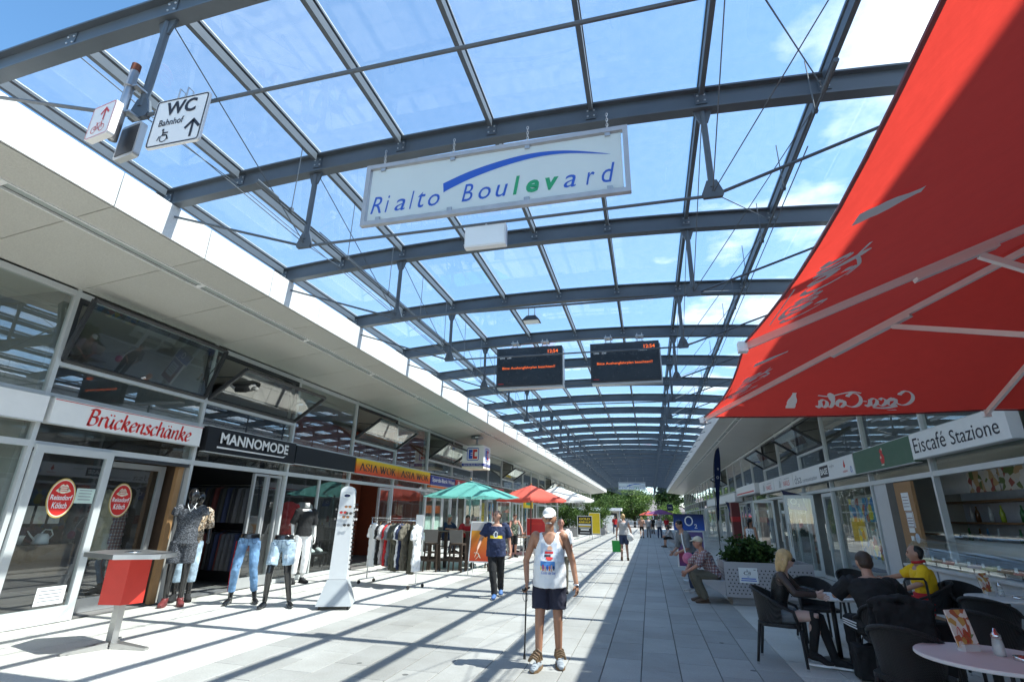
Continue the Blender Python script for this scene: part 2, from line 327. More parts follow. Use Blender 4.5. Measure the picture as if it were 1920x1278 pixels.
strip(bm_, 0, .065, 0, .022); strip(bm_, 0, .065, -.258, .022); strip(bm_, 0, .007, -.022, .236)
beam_me = bm_.mesh('beam', MATS['steel'])
bp = MB()
for x in PX[1:-1] if False else PX:
    z = arch(x)
    for s in (-1, 1):
        bp.box(x-.06, x+.06, s*.012-.006, s*.012+.006, z-.19, z-.03)
bolt_me = bp.mesh('bolt_plate', MATS['steel'])
bo = MB()
for x in PX:
    z = arch(x)
    for s in (-1, 1):
        for dxx in (-.036, .036):
            for dz in (-.075, -.15): bo.ell((x+dxx, s*.02, z+dz), .013, .009, .013, 6, 4)
bolts_me = bo.mesh('bolt', MATS['galv'])
st_me = []
for X in (AX-2.42, AX+2.42):
    z = arch(X)-.28; mb = MB(); mb.tube([(0,0,z-.02), (0,0,4.86)], .034, 10)
    mb.prism([(-.10,0),(.10,0),(.045,-.16),(-.045,-.16)], (0,-.012,z), (1,0,0), (0,0,1), (0,1,0), .024)
    mb.prism([(-.05,.10),(.05,.10),(.11,-.06),(.09,-.10),(-.09,-.10),(-.11,-.06)], (0,-.022,4.84), (1,0,0), (0,0,1), (0,1,0), .044)
    st_me.append((X, mb.mesh('strut', MATS['steel'])))
rod = MB(); XL, XR = AX-2.42, AX+2.42
rod.tube([(-6.72, 0, arch(-6.72)-.25), (XL, 0, 4.765)], .017, 6); rod.tube([(XL, 0, 4.765), (XR, 0, 4.765)], .017, 6); rod.tube([(XR, 0, 4.765), (3.5, 0, arch(3.5)-.25)], .017, 6)
rod_me = rod.mesh('tension_rod', MATS['steel'])
pane_me = {}; purl_me = {}
for k, y in enumerate(BY):
    b = obj('beam', beam_me, roof, (0, y, 0), world=True)
    if k < 14:
        obj('bolt_plate', bolt_me, b, (0, 0, 0)); 
        if k < 7: obj('bolt', bolts_me, b, (0, 0, 0))
    for X, me in st_me: obj('strut', me, roof, (X, y, 0), world=True)
    obj('tension_rod', rod_me, roof, (0, y, 0), world=True)
    if k+1 < len(BY):
        L = BY[k+1]-y; key = round(L, 2)
        if key not in purl_me:
            purl_me[key] = []
            for x in PX:
                z = arch(x); mb = MB(); mb.box(-.025, .025, .08, L-.08, z-.125, z-.02); mb.box(-.034, .034, -.005 if 0 else .004, L-.004, z+.006, z+.03)
                mb2 = MB().box(-.028, .028, .004, L-.004, z+.0425, z+.055)
                purl_me[key].append((x, mb.mesh('purlin', MATS['steel']), mb2.mesh('glazing_bar', MATS['alu'])))
            pane_me[key] = []
            for i in range(len(PX)-1):
                a, c = PX[i]+.008, PX[i+1]-.008; mb = MB(); za, zc = arch(a)+.031, arch(c)+.031
                v = [(a,.015,za),(c,.015,zc),(c,L-.015,zc),(a,L-.015,za)]; v += [(x_,y_,z_+.010) for x_,y_,z_ in v]
                mb.add(v[:4], [(0,1,2,3)]); pane_me[key].append(mb.mesh('glass_pane', MATS['roof_glass']))
        for x, me, m2 in purl_me[key]:
            p_ = obj('purlin', me, roof, (x, y, 0), world=True); obj('glazing_bar', m2, p_)
        for me in pane_me[key]: obj('glass_pane', me, roof, (0, y, 0), world=True)
# crossed bracing cables between the two lower chords, and the light conduit under two purlins
mb = MB()
for k in range(0, 9):
    y, y1 = BY[k], BY[k+1]
    for X, s in ((XL, -1), (XR, 1)):
        mb.tube([(X, y, 4.80), (X+s*1.21, y1, arch(X+s*1.21)-.2)], .006, 5); mb.tube([(X, y1, 4.80), (X+s*1.21, y, arch(X+s*1.21)-.2)], .006, 5)
        mb.tube([(X, y, arch(X)-.25), (X, y1, 4.80)], .006, 5)
B(mb, 'bracing_cable', MATS['steel'], roof, world=True)
for X, zz in ((XL, 5.08), (XR+.95, 5.35)):
    mb = MB(); mb.tube([(X, 4.0, zz), (X, 60, zz)], .014, 6); mb.tube([(X, 3.9, zz), (X, 4.25, zz)], .026, 8); mb.tube([(X+.06, 5, zz-.02), (X+.06, 60, zz-.02)], .007, 5)
    for y in [4.5+1.26*i for i in range(44)]: mb.tube([(X, y, zz), (X, y, arch(X)-.1)], .006, 5); mb.box(X-.02, X+.02, y-.02, y+.02, zz-.02, zz+.03)
    B(mb, 'light_conduit', MATS['steel'], roof, world=True)
# ------------------------------------------------------------------ the two shop rows
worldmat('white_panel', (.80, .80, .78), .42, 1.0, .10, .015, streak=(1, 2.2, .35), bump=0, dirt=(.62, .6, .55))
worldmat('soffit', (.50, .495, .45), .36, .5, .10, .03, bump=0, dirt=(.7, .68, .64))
M('frame', (.60, .62, .61), .4, .25, var=.05, scale=2)
M('darkframe', (.03, .032, .035), .4, var=.1)
M('inner_wall', (.36, .35, .32), .8, var=.2, scale=.7); M('inner_floor', (.20, .19, .18), .5, var=.2, scale=2)
M('roofing', (.3, .3, .3), .9); M('grey_strip', (.34, .38, .36), .4)
glassmat('shop_glass', (.80, .87, .85), 2.8, dirt=.015, dscale=1.2)
glassmat('upper_glass', (.74, .82, .79), 4.5, dirt=.012, dscale=1.2)
BAYS = [YM+MOD*i for i in range(-4, 28)]
def row(name, label, sx, X, F, open_w, doors, skip, parts):
    s = sx                                               # +1: shop front faces +x
    t = thing(name, label, 'building', (X, YM, 0)); back = X-s*5.2
    def bb(nm_, mat, x0, x1, y0, y1, z0, z1, par=None): return B(MB().box(min(x0, x1), max(x0, x1), y0, y1, z0, z1), nm_, MATS[mat], par or t, world=True)
    bb('back_wall', 'inner_wall', back, back-s*.2, Y0, YE, 0, 5.2); bb('shop_floor', 'inner_floor', back, X-s*.06, Y0, YE, -.012, .004)
    bb('inner_ceiling', 'soffit', back, X-s*.12, Y0, YE, 4.86, 4.9)
    bb('end_wall', 'white_panel', back-s*.2, X-s*.05, YE, YE+.2, 0, 5.2); bb('end_wall', 'white_panel', back-s*.2, X-s*.05, Y0-.2, Y0, 0, 5.2)
    for i in parts: bb('partition', 'inner_wall', back, X-s*.14, BAYS[i]-.06+MOD, BAYS[i]+.06+MOD, 0, 4.86)
    # roof slab, soffit panels, eaves panels
    bb('roof_slab', 'roofing', back-s*.3, F-s*.06, Y0-.2, YE+.2, 5.22, 5.60)
    mes = MB(); q = .006; zf, ze = 4.87, 5.16; c0, c1 = X+s*.05, F-s*.02; sl_ = X+s*1.62; s2 = sl_+s*.16
    def zz(x): return zf+(ze-zf)*(x-X)/(F-X)
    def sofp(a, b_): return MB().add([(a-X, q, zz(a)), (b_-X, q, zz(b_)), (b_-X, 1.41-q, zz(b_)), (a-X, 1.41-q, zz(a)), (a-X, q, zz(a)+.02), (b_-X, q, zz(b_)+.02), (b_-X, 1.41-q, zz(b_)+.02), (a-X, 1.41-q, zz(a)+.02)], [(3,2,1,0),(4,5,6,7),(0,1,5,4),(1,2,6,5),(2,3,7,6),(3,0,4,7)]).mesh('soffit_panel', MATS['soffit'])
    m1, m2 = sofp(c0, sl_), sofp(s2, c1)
    mf = MB().cbox(-.25, .25, q, 1.41-q, 0, .018, .004); mf.xf(Matrix.Rotation(s*pi/2, 4, 'Y') if s > 0 else Matrix.Rotation(-pi/2, 4, 'Y')); fm = mf.mesh('eaves_panel', MATS['white_panel'])
    y = YM-MOD*4
    while y < YE-.5:
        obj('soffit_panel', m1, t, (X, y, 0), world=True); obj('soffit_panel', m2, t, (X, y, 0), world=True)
        obj('eaves_panel', fm, t, (F, y, 5.41), world=True); y += 1.41
    bb('soffit_backing', 'bed', c0, c1, Y0, YE, 5.185, 5.21)
    yb_ = Y0
    for a in (sl_, s2): B(MB().bar((a, Y0, zz(a)-.004), (a, YE, zz(a)-.004), .022, .03), 'channel_rail', MATS['white_panel'], t, world=True)
    B(MB().bar(((sl_+s2)/2, Y0, zz(sl_)+.024), ((sl_+s2)/2, YE, zz(sl_)+.024), .135, .01), 'light_channel', MATS['grey_strip'], t, world=True)
    cm = MB().bar((sl_+s*.01-X, 0, zz(sl_)), (s2-s*.01-X, 0, zz(s2)), .07, .02).mesh('channel_bridge', MATS['white_panel'])
    for i in range(30): obj('channel_bridge', cm, t, (X, YM-5+i*2.82, 0), world=True)
    # glass front
    mm_ = MB().box(-.05, .05, -.032, .032, 0, 4.88).mesh('mullion', MATS['frame'])
    def tr(z, h, d): return MB().box(-d, d, .032, MOD-.032, z, z+h).mesh('transom', MATS['frame'])
    t1, t2, t3, t4, t5 = tr(2.42, .09, .045), tr(3.17, .05, .04), tr(3.64, .065, .045), tr(4.76, .09, .045), tr(0.004, .09, .045)
    gp = {}
    def pane(y, z0, z1, y0=.04, y1=MOD-.04, mat='shop_glass', nm_='glass_pane', xo=0.):
        k = (z0, z1, y0, y1, mat)
        if k not in gp: gp[k] = MB().add([(0, y0, z0), (0, y1, z0), (0, y1, z1), (0, y0, z1)], [(0,1,2,3)]).mesh('glass_pane', MATS[mat])
        return obj(nm_, gp[k], t, (X+xo, y, 0), world=True)
    smull = MB().box(-.035, .035, -.022, .022, .09, 2.42).mesh('sub_mullion', MATS['frame'])
    for i, y in enumerate(BAYS):
        obj('mullion', mm_, t, (X, y, 0), world=True)
        if y > YE-MOD: break
        for me in (t1, t2, t4): obj('transom', me, t, (X, y, 0), world=True)
        pane(y, 2.51, 2.74)
        if i in open_w:
            obj('transom', t3, t, (X, y, 0), world=True); pane(y, 3.22, 3.64, mat='upper_glass')
            dz, dx_ = open_w[i]; w = MB(); a, b_ = .05, MOD-.05; p0 = Vector((0, a, 3.74)); p1 = Vector((s*dx_, a, dz))
            wo_ = thing('x', 'x', 'x') if False else None
            fr_ = MB()
            for (A, Bq) in (((0,a,3.74),(s*dx_,a,dz)), ((0,b_,3.74),(s*dx_,b_,dz)), ((0,a,3.74),(0,b_,3.74)), ((s*dx_,a,dz),(s*dx_,b_,dz))): fr_.bar(A, Bq, .075, .05, up=(s*.7, 0, .7) if A[1] != Bq[1] else (0,1,0))
            vent = obj('vent_window', fr_.mesh('vent_window', MATS['darkframe']), t, (X+s*.05, y, 0), world=True)
            n_ = Vector((-s*(dz-3.74), 0, dx_)).normalized()*0
            obj('glass_pane', MB().add([(0,a,3.74),(0,b_,3.74),(s*dx_,b_,dz),(s*dx_,a,dz)], [(0,1,2,3)]).mesh('glass_pane', MATS['upper_glass']), vent)
            for q_ in (.09, MOD-.09): B(MB().tube([(s*.02, q_, 4.2), (s*dx_*.75, q_, 3.74+(dz-3.74)*.75)], .012, 6), 'stay', MATS['darkframe'], vent)
            ff = MB()
            ff.box(-.03, .03, .04, MOD-.04, 4.68, 4.755).box(-.03, .03, .04, .11, 3.71, 4.68).box(-.03, .03, MOD-.11, MOD-.04, 3.71, 4.68)
            obj('vent_frame', ff.mesh('vent_frame', MATS['darkframe']), t, (X, y, 0), world=True)
        else: pane(y, 3.22, 4.76, mat='upper_glass')
        if i in skip: continue
        obj('transom', t5, t, (X, y, 0), world=True)
        if i in doors:                                   # framed door leaves, a pair per bay, one of them ajar
            for q_, (a, w_) in enumerate(((.06, .92), (1.02, .86), (1.92, .84))):
                if q_ == 1 and doors[i] == 'open': continue
                fm_ = MB(); fm_.box(-.03, .03, 0, .09, 0, 2.36).box(-.03, .03, w_-.09, w_, 0, 2.36).box(-.03, .03, .09, w_-.09, 2.26, 2.36).box(-.03, .03, .09, w_-.09, 0, .16)
                d_ = obj('door', fm_.mesh('door', MATS['frame']), t, (X, y+a, .03), world=True)
                if q_ == 2 and doors[i] == 'open': d_.rotation_euler = (0, 0, s*rd(-72))
                B(MB().add([(0, .09, .16), (0, w_-.09, .16), (0, w_-.09, 2.26), (0, .09, 2.26)], [(0,1,2,3)]), 'glass_pane', MATS['shop_glass'], d_)
                B(MB().tube([(s*.06, w_-.05, .8), (s*.06, w_-.05, 1.5)], .013, 8), 'handle', MATS['chrome'], d_)
        elif i % 3 == 0:
            pane(y, .1, 2.42, .04, MOD/2-.022); pane(y, .1, 2.42, MOD/2+.022, MOD-.04); obj('sub_mullion', smull, t, (X, y+MOD/2, 0), world=True)
        else: pane(y, .1, 2.42)
    return t
# left: bays index 4 = 5.45.., 5 = 8.27.., 6 = 11.09.., 7 = 13.91.., 8 = 16.73..
lrow = row('shop_row', 'long low row of glazed shops with white eaves on the left side', 1, LX, LF,
    {4: (4.70, .30), 5: (4.31, .80), 7: (4.30, .80), 9: (4.3, .8), 10: (4.3, .8), 13: (4.3, .8), 18: (4.3, .8)}, {9: 'shut', 10: 'open', 12: 'open', 14: 'shut', 16: 'open', 18: 'shut', 21: 'open'}, {4, 5, 7}, (0, 3, 4, 5, 8, 9, 11, 13, 16, 19, 22, 25))
rrow = row('shop_row', 'long low row of glazed shops with shaded eaves on the right side', -1, RX, RF,
    {8: (4.22, .72), 10: (4.22, .72), 15: (4.22, .72)}, {8: 'open', 10: 'open', 13: 'shut', 17: 'open', 20: 'shut'}, {5, 6}, (1, 6, 8, 10, 12, 14, 17, 20, 23))
# ================================================================== SIGNS
M('white_paint', (.82, .82, .80), .4, var=.03); M('black_paint', (.012, .012, .014), .35, var=.1); M('red_ink', (.62, .025, .02), .5, var=.05)
M('blue_ink', (.02, .10, .50), .45, var=.05); M('green_ink', (.02, .33, .14), .45, var=.05); M('blue_panel', (.03, .05, .28), .4, var=.05); M('red_panel', (.55, .03, .03), .45)
M('green_panel', (.055, .13, .075), .5, var=.05); M('gold_ink', (.62, .45, .14), .4, .3); M('cream', (.78, .72, .56), .6); M('orange_panel', (.85, .19, .02), .5)
M('grey_ink', (.25, .26, .28), .6); M('dark_ink', (.02, .02, .03), .6); M('yellow_ink', (.85, .6, .02), .5); M('paper', (.80, .80, .78), .7, var=.04); M('navy', (.012, .02, .07), .6)
ramp_mat('wok_panel', [(0, (.72, .03, .015)), (.45, (.80, .18, .015)), (.8, (.86, .52, .02)), (1, (.86, .62, .02))], 2, 2.7, 3.18)
LA = ((0, 1, 0), (0, 0, 1)); RA = ((0, -1, 0), (0, 0, 1)); FA = ((1, 0, 0), (0, 0, 1))
def lsign(label, y0, y1, z0, z1, mat, name='shop_sign', side=1, depth=.12, group='signs above the shop fronts'):
    X = (LX if side > 0 else RX); x0 = X+side*.055; x1 = x0+side*depth
    t = thing(name, label, 'sign', (X, (y0+y1)/2, z0), group=group)
    B(MB().box(min(x0, x1), max(x0, x1), y0, y1, z0, z1), 'panel', MATS[mat], t, world=True)
    B(MB().box(min(x0, x1+side*.002), max(x0, x1+side*.002), y0-.012, y1+.012, z1, z1+.012).box(min(x0, x1+side*.002), max(x0, x1+side*.002), y0-.012, y1+.012, z0-.012, z0), 'frame', MATS['frame'], t, world=True)
    return t, x1+side*.004
def letter(t, vf, x, y, z, mat, side=1, name='lettering', lift=0.):
    A = LA if side > 0 else RA
    return B(flat(MB(), vf, (x+side*lift, y, z), *A), name, MATS[mat], t, world=True)
# pen-drawn alphabet for the tavern sign
PEN = {
 'B': [[(.06,0),(.2,.98)], [(.02,.9),(.25,.99),(.5,.93),(.52,.72),(.38,.56),(.2,.52)], [(.2,.52),(.46,.5),(.52,.28),(.4,.06),(.18,-.01),(.0,.05)]],
 'r': [[(.08,0),(.17,.6)], [(.12,.35),(.26,.55),(.4,.62),(.44,.56)]],
 'u': [[(.1,.6),(.06,.2),(.14,.02),(.28,.12),(.42,.4)], [(.46,.6),(.38,.12),(.46,.0),(.54,.07)]],
 'c': [[(.42,.5),(.32,.61),(.14,.46),(.06,.2),(.16,.0),(.4,.12)]],
 'k': [[(.06,0),(.22,1.02)], [(.14,.32),(.34,.6),(.44,.54),(.36,.38),(.16,.32)], [(.2,.32),(.34,.1),(.44,-.01),(.56,.1)]],
 'e': [[(.08,.28),(.3,.34),(.42,.48),(.32,.61),(.14,.46),(.06,.2),(.16,.0),(.42,.14)]],
 'n': [[(.06,0),(.14,.6)], [(.1,.3),(.28,.56),(.42,.6),(.44,.45),(.38,.1),(.45,.0),(.54,.07)]],
 's': [[(.4,.52),(.28,.62),(.15,.52),(.22,.36),(.34,.2),(.28,.02),(.1,.0),(.02,.1)]],
 'h': [[(.06,0),(.22,1.02)], [(.12,.3),(.3,.56),(.44,.6),(.46,.45),(.4,.1),(.47,.0),(.56,.07)]],
 'a': [[(.44,.56),(.26,.6),(.1,.4),(.06,.14),(.16,.0),(.32,.16),(.46,.6)], [(.46,.6),(.4,.12),(.46,.0),(.55,.07)]],
}
W_ = {'B': .6, 'r': .44, 'u': .56, 'c': .44, 'k': .54, 'e': .46, 'n': .56, 's': .44, 'h': .57, 'a': .57}
def pen_text(s, w=.19, ang=35):
    x = 0; out = []
    for ch in s:
        base = {'ü': 'u', 'ä': 'a'}.get(ch, ch); out.append(place2(nib(PEN[base], w, ang, .05), x))
        if ch in 'üä':
            for d in (.2, .4): out.append(place2(nib([[(d, .78), (d+.05, .86)]], .13, 35, .1), x))
        x += W_[base]
    return join2(out)
t, x = lsign('white blank shop sign at the left edge of the picture', 2.66, 5.42, 2.77, 3.13, 'white_paint')
t, x = lsign('white tavern sign with red italic lettering Brückenschänke', 5.5, 8.21, 2.77, 3.13, 'white_paint')
letter(t, fit2(pen_text('Brückenschänke'), 6.02, 7.98, 2.805, 3.09), x, 0, 0, 'red_ink')
letter(t, rect2(5.5, 8.21, 3.112, 3.122), x, 0, 0, 'red_ink', name='red_line')
t, x = lsign('black fashion shop sign with raised white letters MANNOMODE', 8.36, 11.10, 2.70, 3.19, 'black_paint')
letter(t, fit2(T('MANNOMODE', 0, .03), 8.68, 10.80, 2.885, 3.11), x, 0, 0, 'white_paint', lift=.02)
letter(t, ([(8.62, 2.82), (10.62, 2.82), (10.74, 2.85), (10.66, 2.795), (8.62, 2.785)], [(4, 3, 2, 1, 0)]), x, 0, 0, 'white_paint', name='underline', lift=.02)
t, x = lsign('plain black sign board beside the fashion shop lettering', 11.14, 13.92, 2.72, 3.16, 'black_paint')
CAP = {
 'A': ([[(.05,.02),(.32,1.0)], [(.32,1.0),(.62,.02)], [(.15,.36),(.5,.36)], [(-.04,.01),(.16,.01)], [(.48,.01),(.74,.01)]], .72),
 'S': ([[(.46,.72),(.44,.94),(.26,1.0),(.08,.86),(.1,.66),(.3,.5),(.48,.34),(.48,.12),(.28,-.01),(.06,.08),(.04,.3)]], .58),
 'I': ([[(.15,.02),(.15,.98)], [(.02,.01),(.28,.01)], [(.02,.99),(.28,.99)]], .36),
 'W': ([[(.02,1.0),(.26,.0)], [(.26,.0),(.46,.9)], [(.4,1.0),(.64,.0)], [(.64,.0),(.86,1.0)], [(-.08,.99),(.14,.99)], [(.3,.99),(.52,.99)], [(.76,.99),(.96,.99)]], .98),
 'O': ([[(.36,1.0),(.1,.82),(.04,.5),(.1,.18),(.36,.0),(.62,.18),(.68,.5),(.62,.82),(.36,1.0)]], .76),
 'K': ([[(.13,.02),(.13,.98)], [(.13,.42),(.5,.98)], [(.26,.58),(.58,.02)], [(.0,.01),(.26,.01)], [(.0,.99),(.26,.99)], [(.4,.99),(.62,.99)], [(.46,.01),(.72,.01)]], .72)}
def cap_text(s):
    x = 0; out = []
    for ch in s:
        if ch == ' ': x += .32; continue
        st, w = CAP[ch]; out.append(place2(nib(st, .15, 12, .035), x)); x += w+.05
    return join2(out)
for a, b, w in ((13.98, 16.74, 'nearer'), (16.78, 19.58, 'farther')):
    t, x = lsign('yellow to red sign reading ASIA WOK, the %s of the pair' % w, a, b, 2.71, 3.15, 'wok_panel')
    letter(t, fit2(cap_text('ASIA WOK'), a+.2, b-.16, 2.80, 3.04), x, 0, 0, 'dark_ink')
t, x = lsign('blue bank sign with white letters Sparda-Bank West', 19.66, 22.44, 2.71, 3.07, 'blue_panel')
letter(t, fit2(T('Sparda-Bank West', 0, .015, .95), 19.8, 22.36, 2.79, 3.0), x, 0, 0, 'white_paint')
t, x = lsign('thin orange band under the blue bank sign', 19.66, 22.44, 2.60, 2.68, 'orange_panel', depth=.14)
t, x = lsign('red shop sign behind the green parasol', 22.5, 25.26, 2.71, 3.08, 'red_panel')
letter(t, fit2(T('Re', .2, .02), 22.75, 23.35, 2.8, 3.02), x, 0, 0, 'white_paint')
t, x = lsign('red sign band far down the left row behind the red parasol', 25.3, 30.8, 2.71, 3.05, 'red_panel')
t, x = lsign('yellow green shop sign far down the left row', 36.5, 39.2, 2.1, 2.75, 'yellow_ink')
letter(t, rect2(36.9, 38.7, 2.3, 2.5), x, 0, 0, 'green_ink', name='green_band')
# right hand row
t, x = lsign('white ice cream parlour sign with black letters Eiscafé Stazione', 8.42, 11.23, 2.74, 3.18, 'white_paint', side=-1, depth=.16)
letter(t, fit2(T('Eiscafé'), -11.12, -10.02, 2.83, 3.10), x, 0, 0, 'dark_ink', -1); letter(t, fit2(T('Stazione'), -9.88, -8.62, 2.83, 3.06), x, 0, 0, 'dark_ink', -1)
t, x = lsign('plain dark green sign board with a small red ice cream emblem', 11.29, 14.24, 2.70, 3.19, 'green_panel', side=-1)
e = join2([poly2([(-12.72,2.80),(-12.58,2.80),(-12.54,2.92),(-12.60,3.0),(-12.70,3.0),(-12.76,2.92)]), poly2(ellipse(-12.66, 3.05, .07, .05, 12))])
letter(t, e, x, 0, 0, 'red_ink', -1, 'emblem'); letter(t, join2([poly2(ellipse(-12.70, 2.93, .03, .03, 8)), rect2(-12.73, -12.60, 2.76, 2.785), poly2(ellipse(-12.6, 3.09, .025, .03, 8))]), x, 0, 0, 'cream', -1, 'emblem', .002)
t, x = lsign('white phone shop sign with BASE block and red and blue network marks', 14.30, 17.03, 2.71, 3.18, 'white_paint', side=-1)
letter(t, rect2(-16.95, -16.2, 2.79, 3.1), x, 0, 0, 'dark_ink', -1, 'block'); letter(t, fit2(T('BASE', 0, .03), -16.88, -16.27, 2.86, 3.03), x, 0, 0, 'white_paint', -1, lift=.003)
letter(t, fit2(T('e-plus'), -16.05, -15.7, 2.98, 3.08), x, 0, 0, 'grey_ink', -1)
letter(t, join2([poly2([(-15.0,2.95),(-14.93,3.12),(-14.86,2.95),(-14.93,2.9)]), fit2(T('vodafone'), -15.1, -14.75, 2.8, 2.86)]), x, 0, 0, 'red_ink', -1, 'network_mark')
letter(t, join2([ring2(-14.5, 2.84, .06, .075, .02), fit2(T('2'), -14.43, -14.39, 2.76, 2.81)]), x, 0, 0, 'blue_ink', -1, 'network_mark')
t, x = lsign('white phone shop sign lettered dsa communication', 17.06, 20.0, 2.71, 3.18, 'white_paint', side=-1)
letter(t, fit2(T('dsa'), -19.8, -18.95, 2.78, 3.05), x, 0, 0, 'grey_ink', -1); letter(t, fit2(T('communication'), -18.85, -17.3, 2.79, 2.9), x, 0, 0, 'grey_ink', -1)
for a, w in ((20.05, 'nearer'), (23.0, 'farther')):
    t, x = lsign('white nail studio sign with red letters NAILS, the %s of two' % w, a, a+2.86, 2.71, 3.18, 'white_paint', side=-1)
    letter(t, fit2(T('NAILS'), -a-1.35, -a-.45, 2.8, 2.98), x, 0, 0, 'red_ink', -1)
    letter(t, join2([ring2(-a-1.75, 3.0, .2, .12, .02), rect2(-a-1.2, -a-.4, 3.03, 3.06), poly2([(-a-2.1,2.78),(-a-1.7,2.78),(-a-1.75,3.0),(-a-1.95,3.06)])]), x, 0, 0, 'alu', -1, 'flower_print')
t, x = lsign('white sign with red stripe farther along the right row', 25.95, 31.2, 2.78, 3.2, 'white_paint', side=-1, depth=.3)
letter(t, rect2(-31.0, -26.2, 2.84, 2.9), x, 0, 0, 'red_ink', -1, 'stripe')
t, x = lsign('grey white awning band far along the right row', 31.3, 46, 2.55, 3.0, 'white_paint', side=-1, depth=.4)
# ------------------------------------------------------------------ hanging boulevard sign
M('frosted', (.80, .86, .87), .35, var=.03); M('sign_frame', (.44, .45, .47), .45, .4)
cloth2('frosted_glass', (.86, .91, .90), .55, .03, 1.5); MATS['frosted_glass'].node_tree.nodes['Principled BSDF'].inputs['Roughness'].default_value = .25
def boulevard_sign(label, x0, x1, z0, z1, y):
    t = thing('hanging_sign', label, 'sign', ((x0+x1)/2, y, z0), group='boulevard signs hung from the roof'); w, h = x1-x0, z1-z0
    mb = MB(); f = .055
    mb.box(x0, x1, y-.03, y+.03, z0, z0+f).box(x0, x1, y-.03, y+.03, z1-f, z1).box(x0, x0+f, y-.03, y+.03, z0+f, z1-f).box(x1-f, x1, y-.03, y+.03, z0+f, z1-f)
    B(mb, 'frame', MATS['sign_frame'], t, world=True)
    B(MB().box(x0+f+.02, x1-f-.02, y-.006, y+.006, z0+f+.02, z1-f-.02), 'panel', MATS['frosted_glass'], t, world=True)
    for i in range(4):
        xc = x0+w*(.07+.287*i)
        for zc in (z0+f+.012, z1-f-.012): B(MB().box(xc-.03, xc+.03, y-.022, y+.022, zc-.035, zc+.035), 'clamp', MATS['galv'], t, world=True)
        c = MB(); zt = arch(xc)-.28; k = 0; z = z1
        while z < zt:
            c.tube([(xc+(.012*cos(a) if k % 2 else 0), y+(0 if k % 2 else .012*cos(a)), z+.022+.022*sin(a)) for a in [i_*pi/4 for i_ in range(8)]], .0045, 5, closed=True); z += .036; k += 1
        B(c, 'chain', MATS['galv'], t, world=True)
    U = lambda a: x0+w*a
    V = lambda b: z0+h*b
    blue = []; green = []
    for ch, a, wd in (('R',.035,.045),('i',.095,.016),('a',.135,.042),('l',.195,.016),('t',.228,.03),('o',.27,.045),('B',.402,.042),('o',.466,.045),('u',.53,.045),('a',.775,.042),('r',.852,.03),('d',.905,.045)):
        hh = {'R': .27, 'B': .27, 'l': .285, 'd': .285, 'i': .27, 't': .25}.get(ch, .185); blue.append(fit2(T(ch, .25), U(a), U(a+wd), V(.185), V(.185+hh)))
    for ch, a, wd in (('l',.594,.024),('e',.642,.046),('v',.71,.048)):
        green.append(fit2(T(ch, .22, .035), U(a), U(a+wd), V(.185), V(.185+(.285 if ch == 'l' else .19))))
    A = (1, 0, 0), (0, 0, 1)
    B(flat(MB(), join2(blue), (0, y-.010, 0), *A), 'lettering', MATS['blue_ink'], t, world=True)
    B(flat(MB(), join2(green), (0, y-.010, 0), *A), 'lettering', MATS['green_ink'], t, world=True)
    P = spline([(.325, .50), (.43, .64), (.56, .745), (.68, .785), (.80, .74), (.94, .60)], 6); n = len(P); v = []
    for i, p in enumerate(P): th = .15*(1-i/(n-1))**.8; v += [(U(p.x), V(p.y+th*.15)), (U(p.x+(.004 if i == 0 else 0)), V(p.y-th*.85))]
    B(flat(MB(), (v, [(2*i, 2*i+1, 2*i+3, 2*i+2) for i in range(n-1)]), (0, y-.010, 0), *A), 'blue_arc', MATS['blue_ink'], t, world=True)
    return t
boulevard_sign('large white hanging sign lettered Rialto Boulevard with a blue arc', -3.14, .03, 4.845, 5.70, 4.70)
boulevard_sign('small far hanging boulevard sign at the open end of the roof', -3.3, -.2, 4.55, 5.42, 62.0)
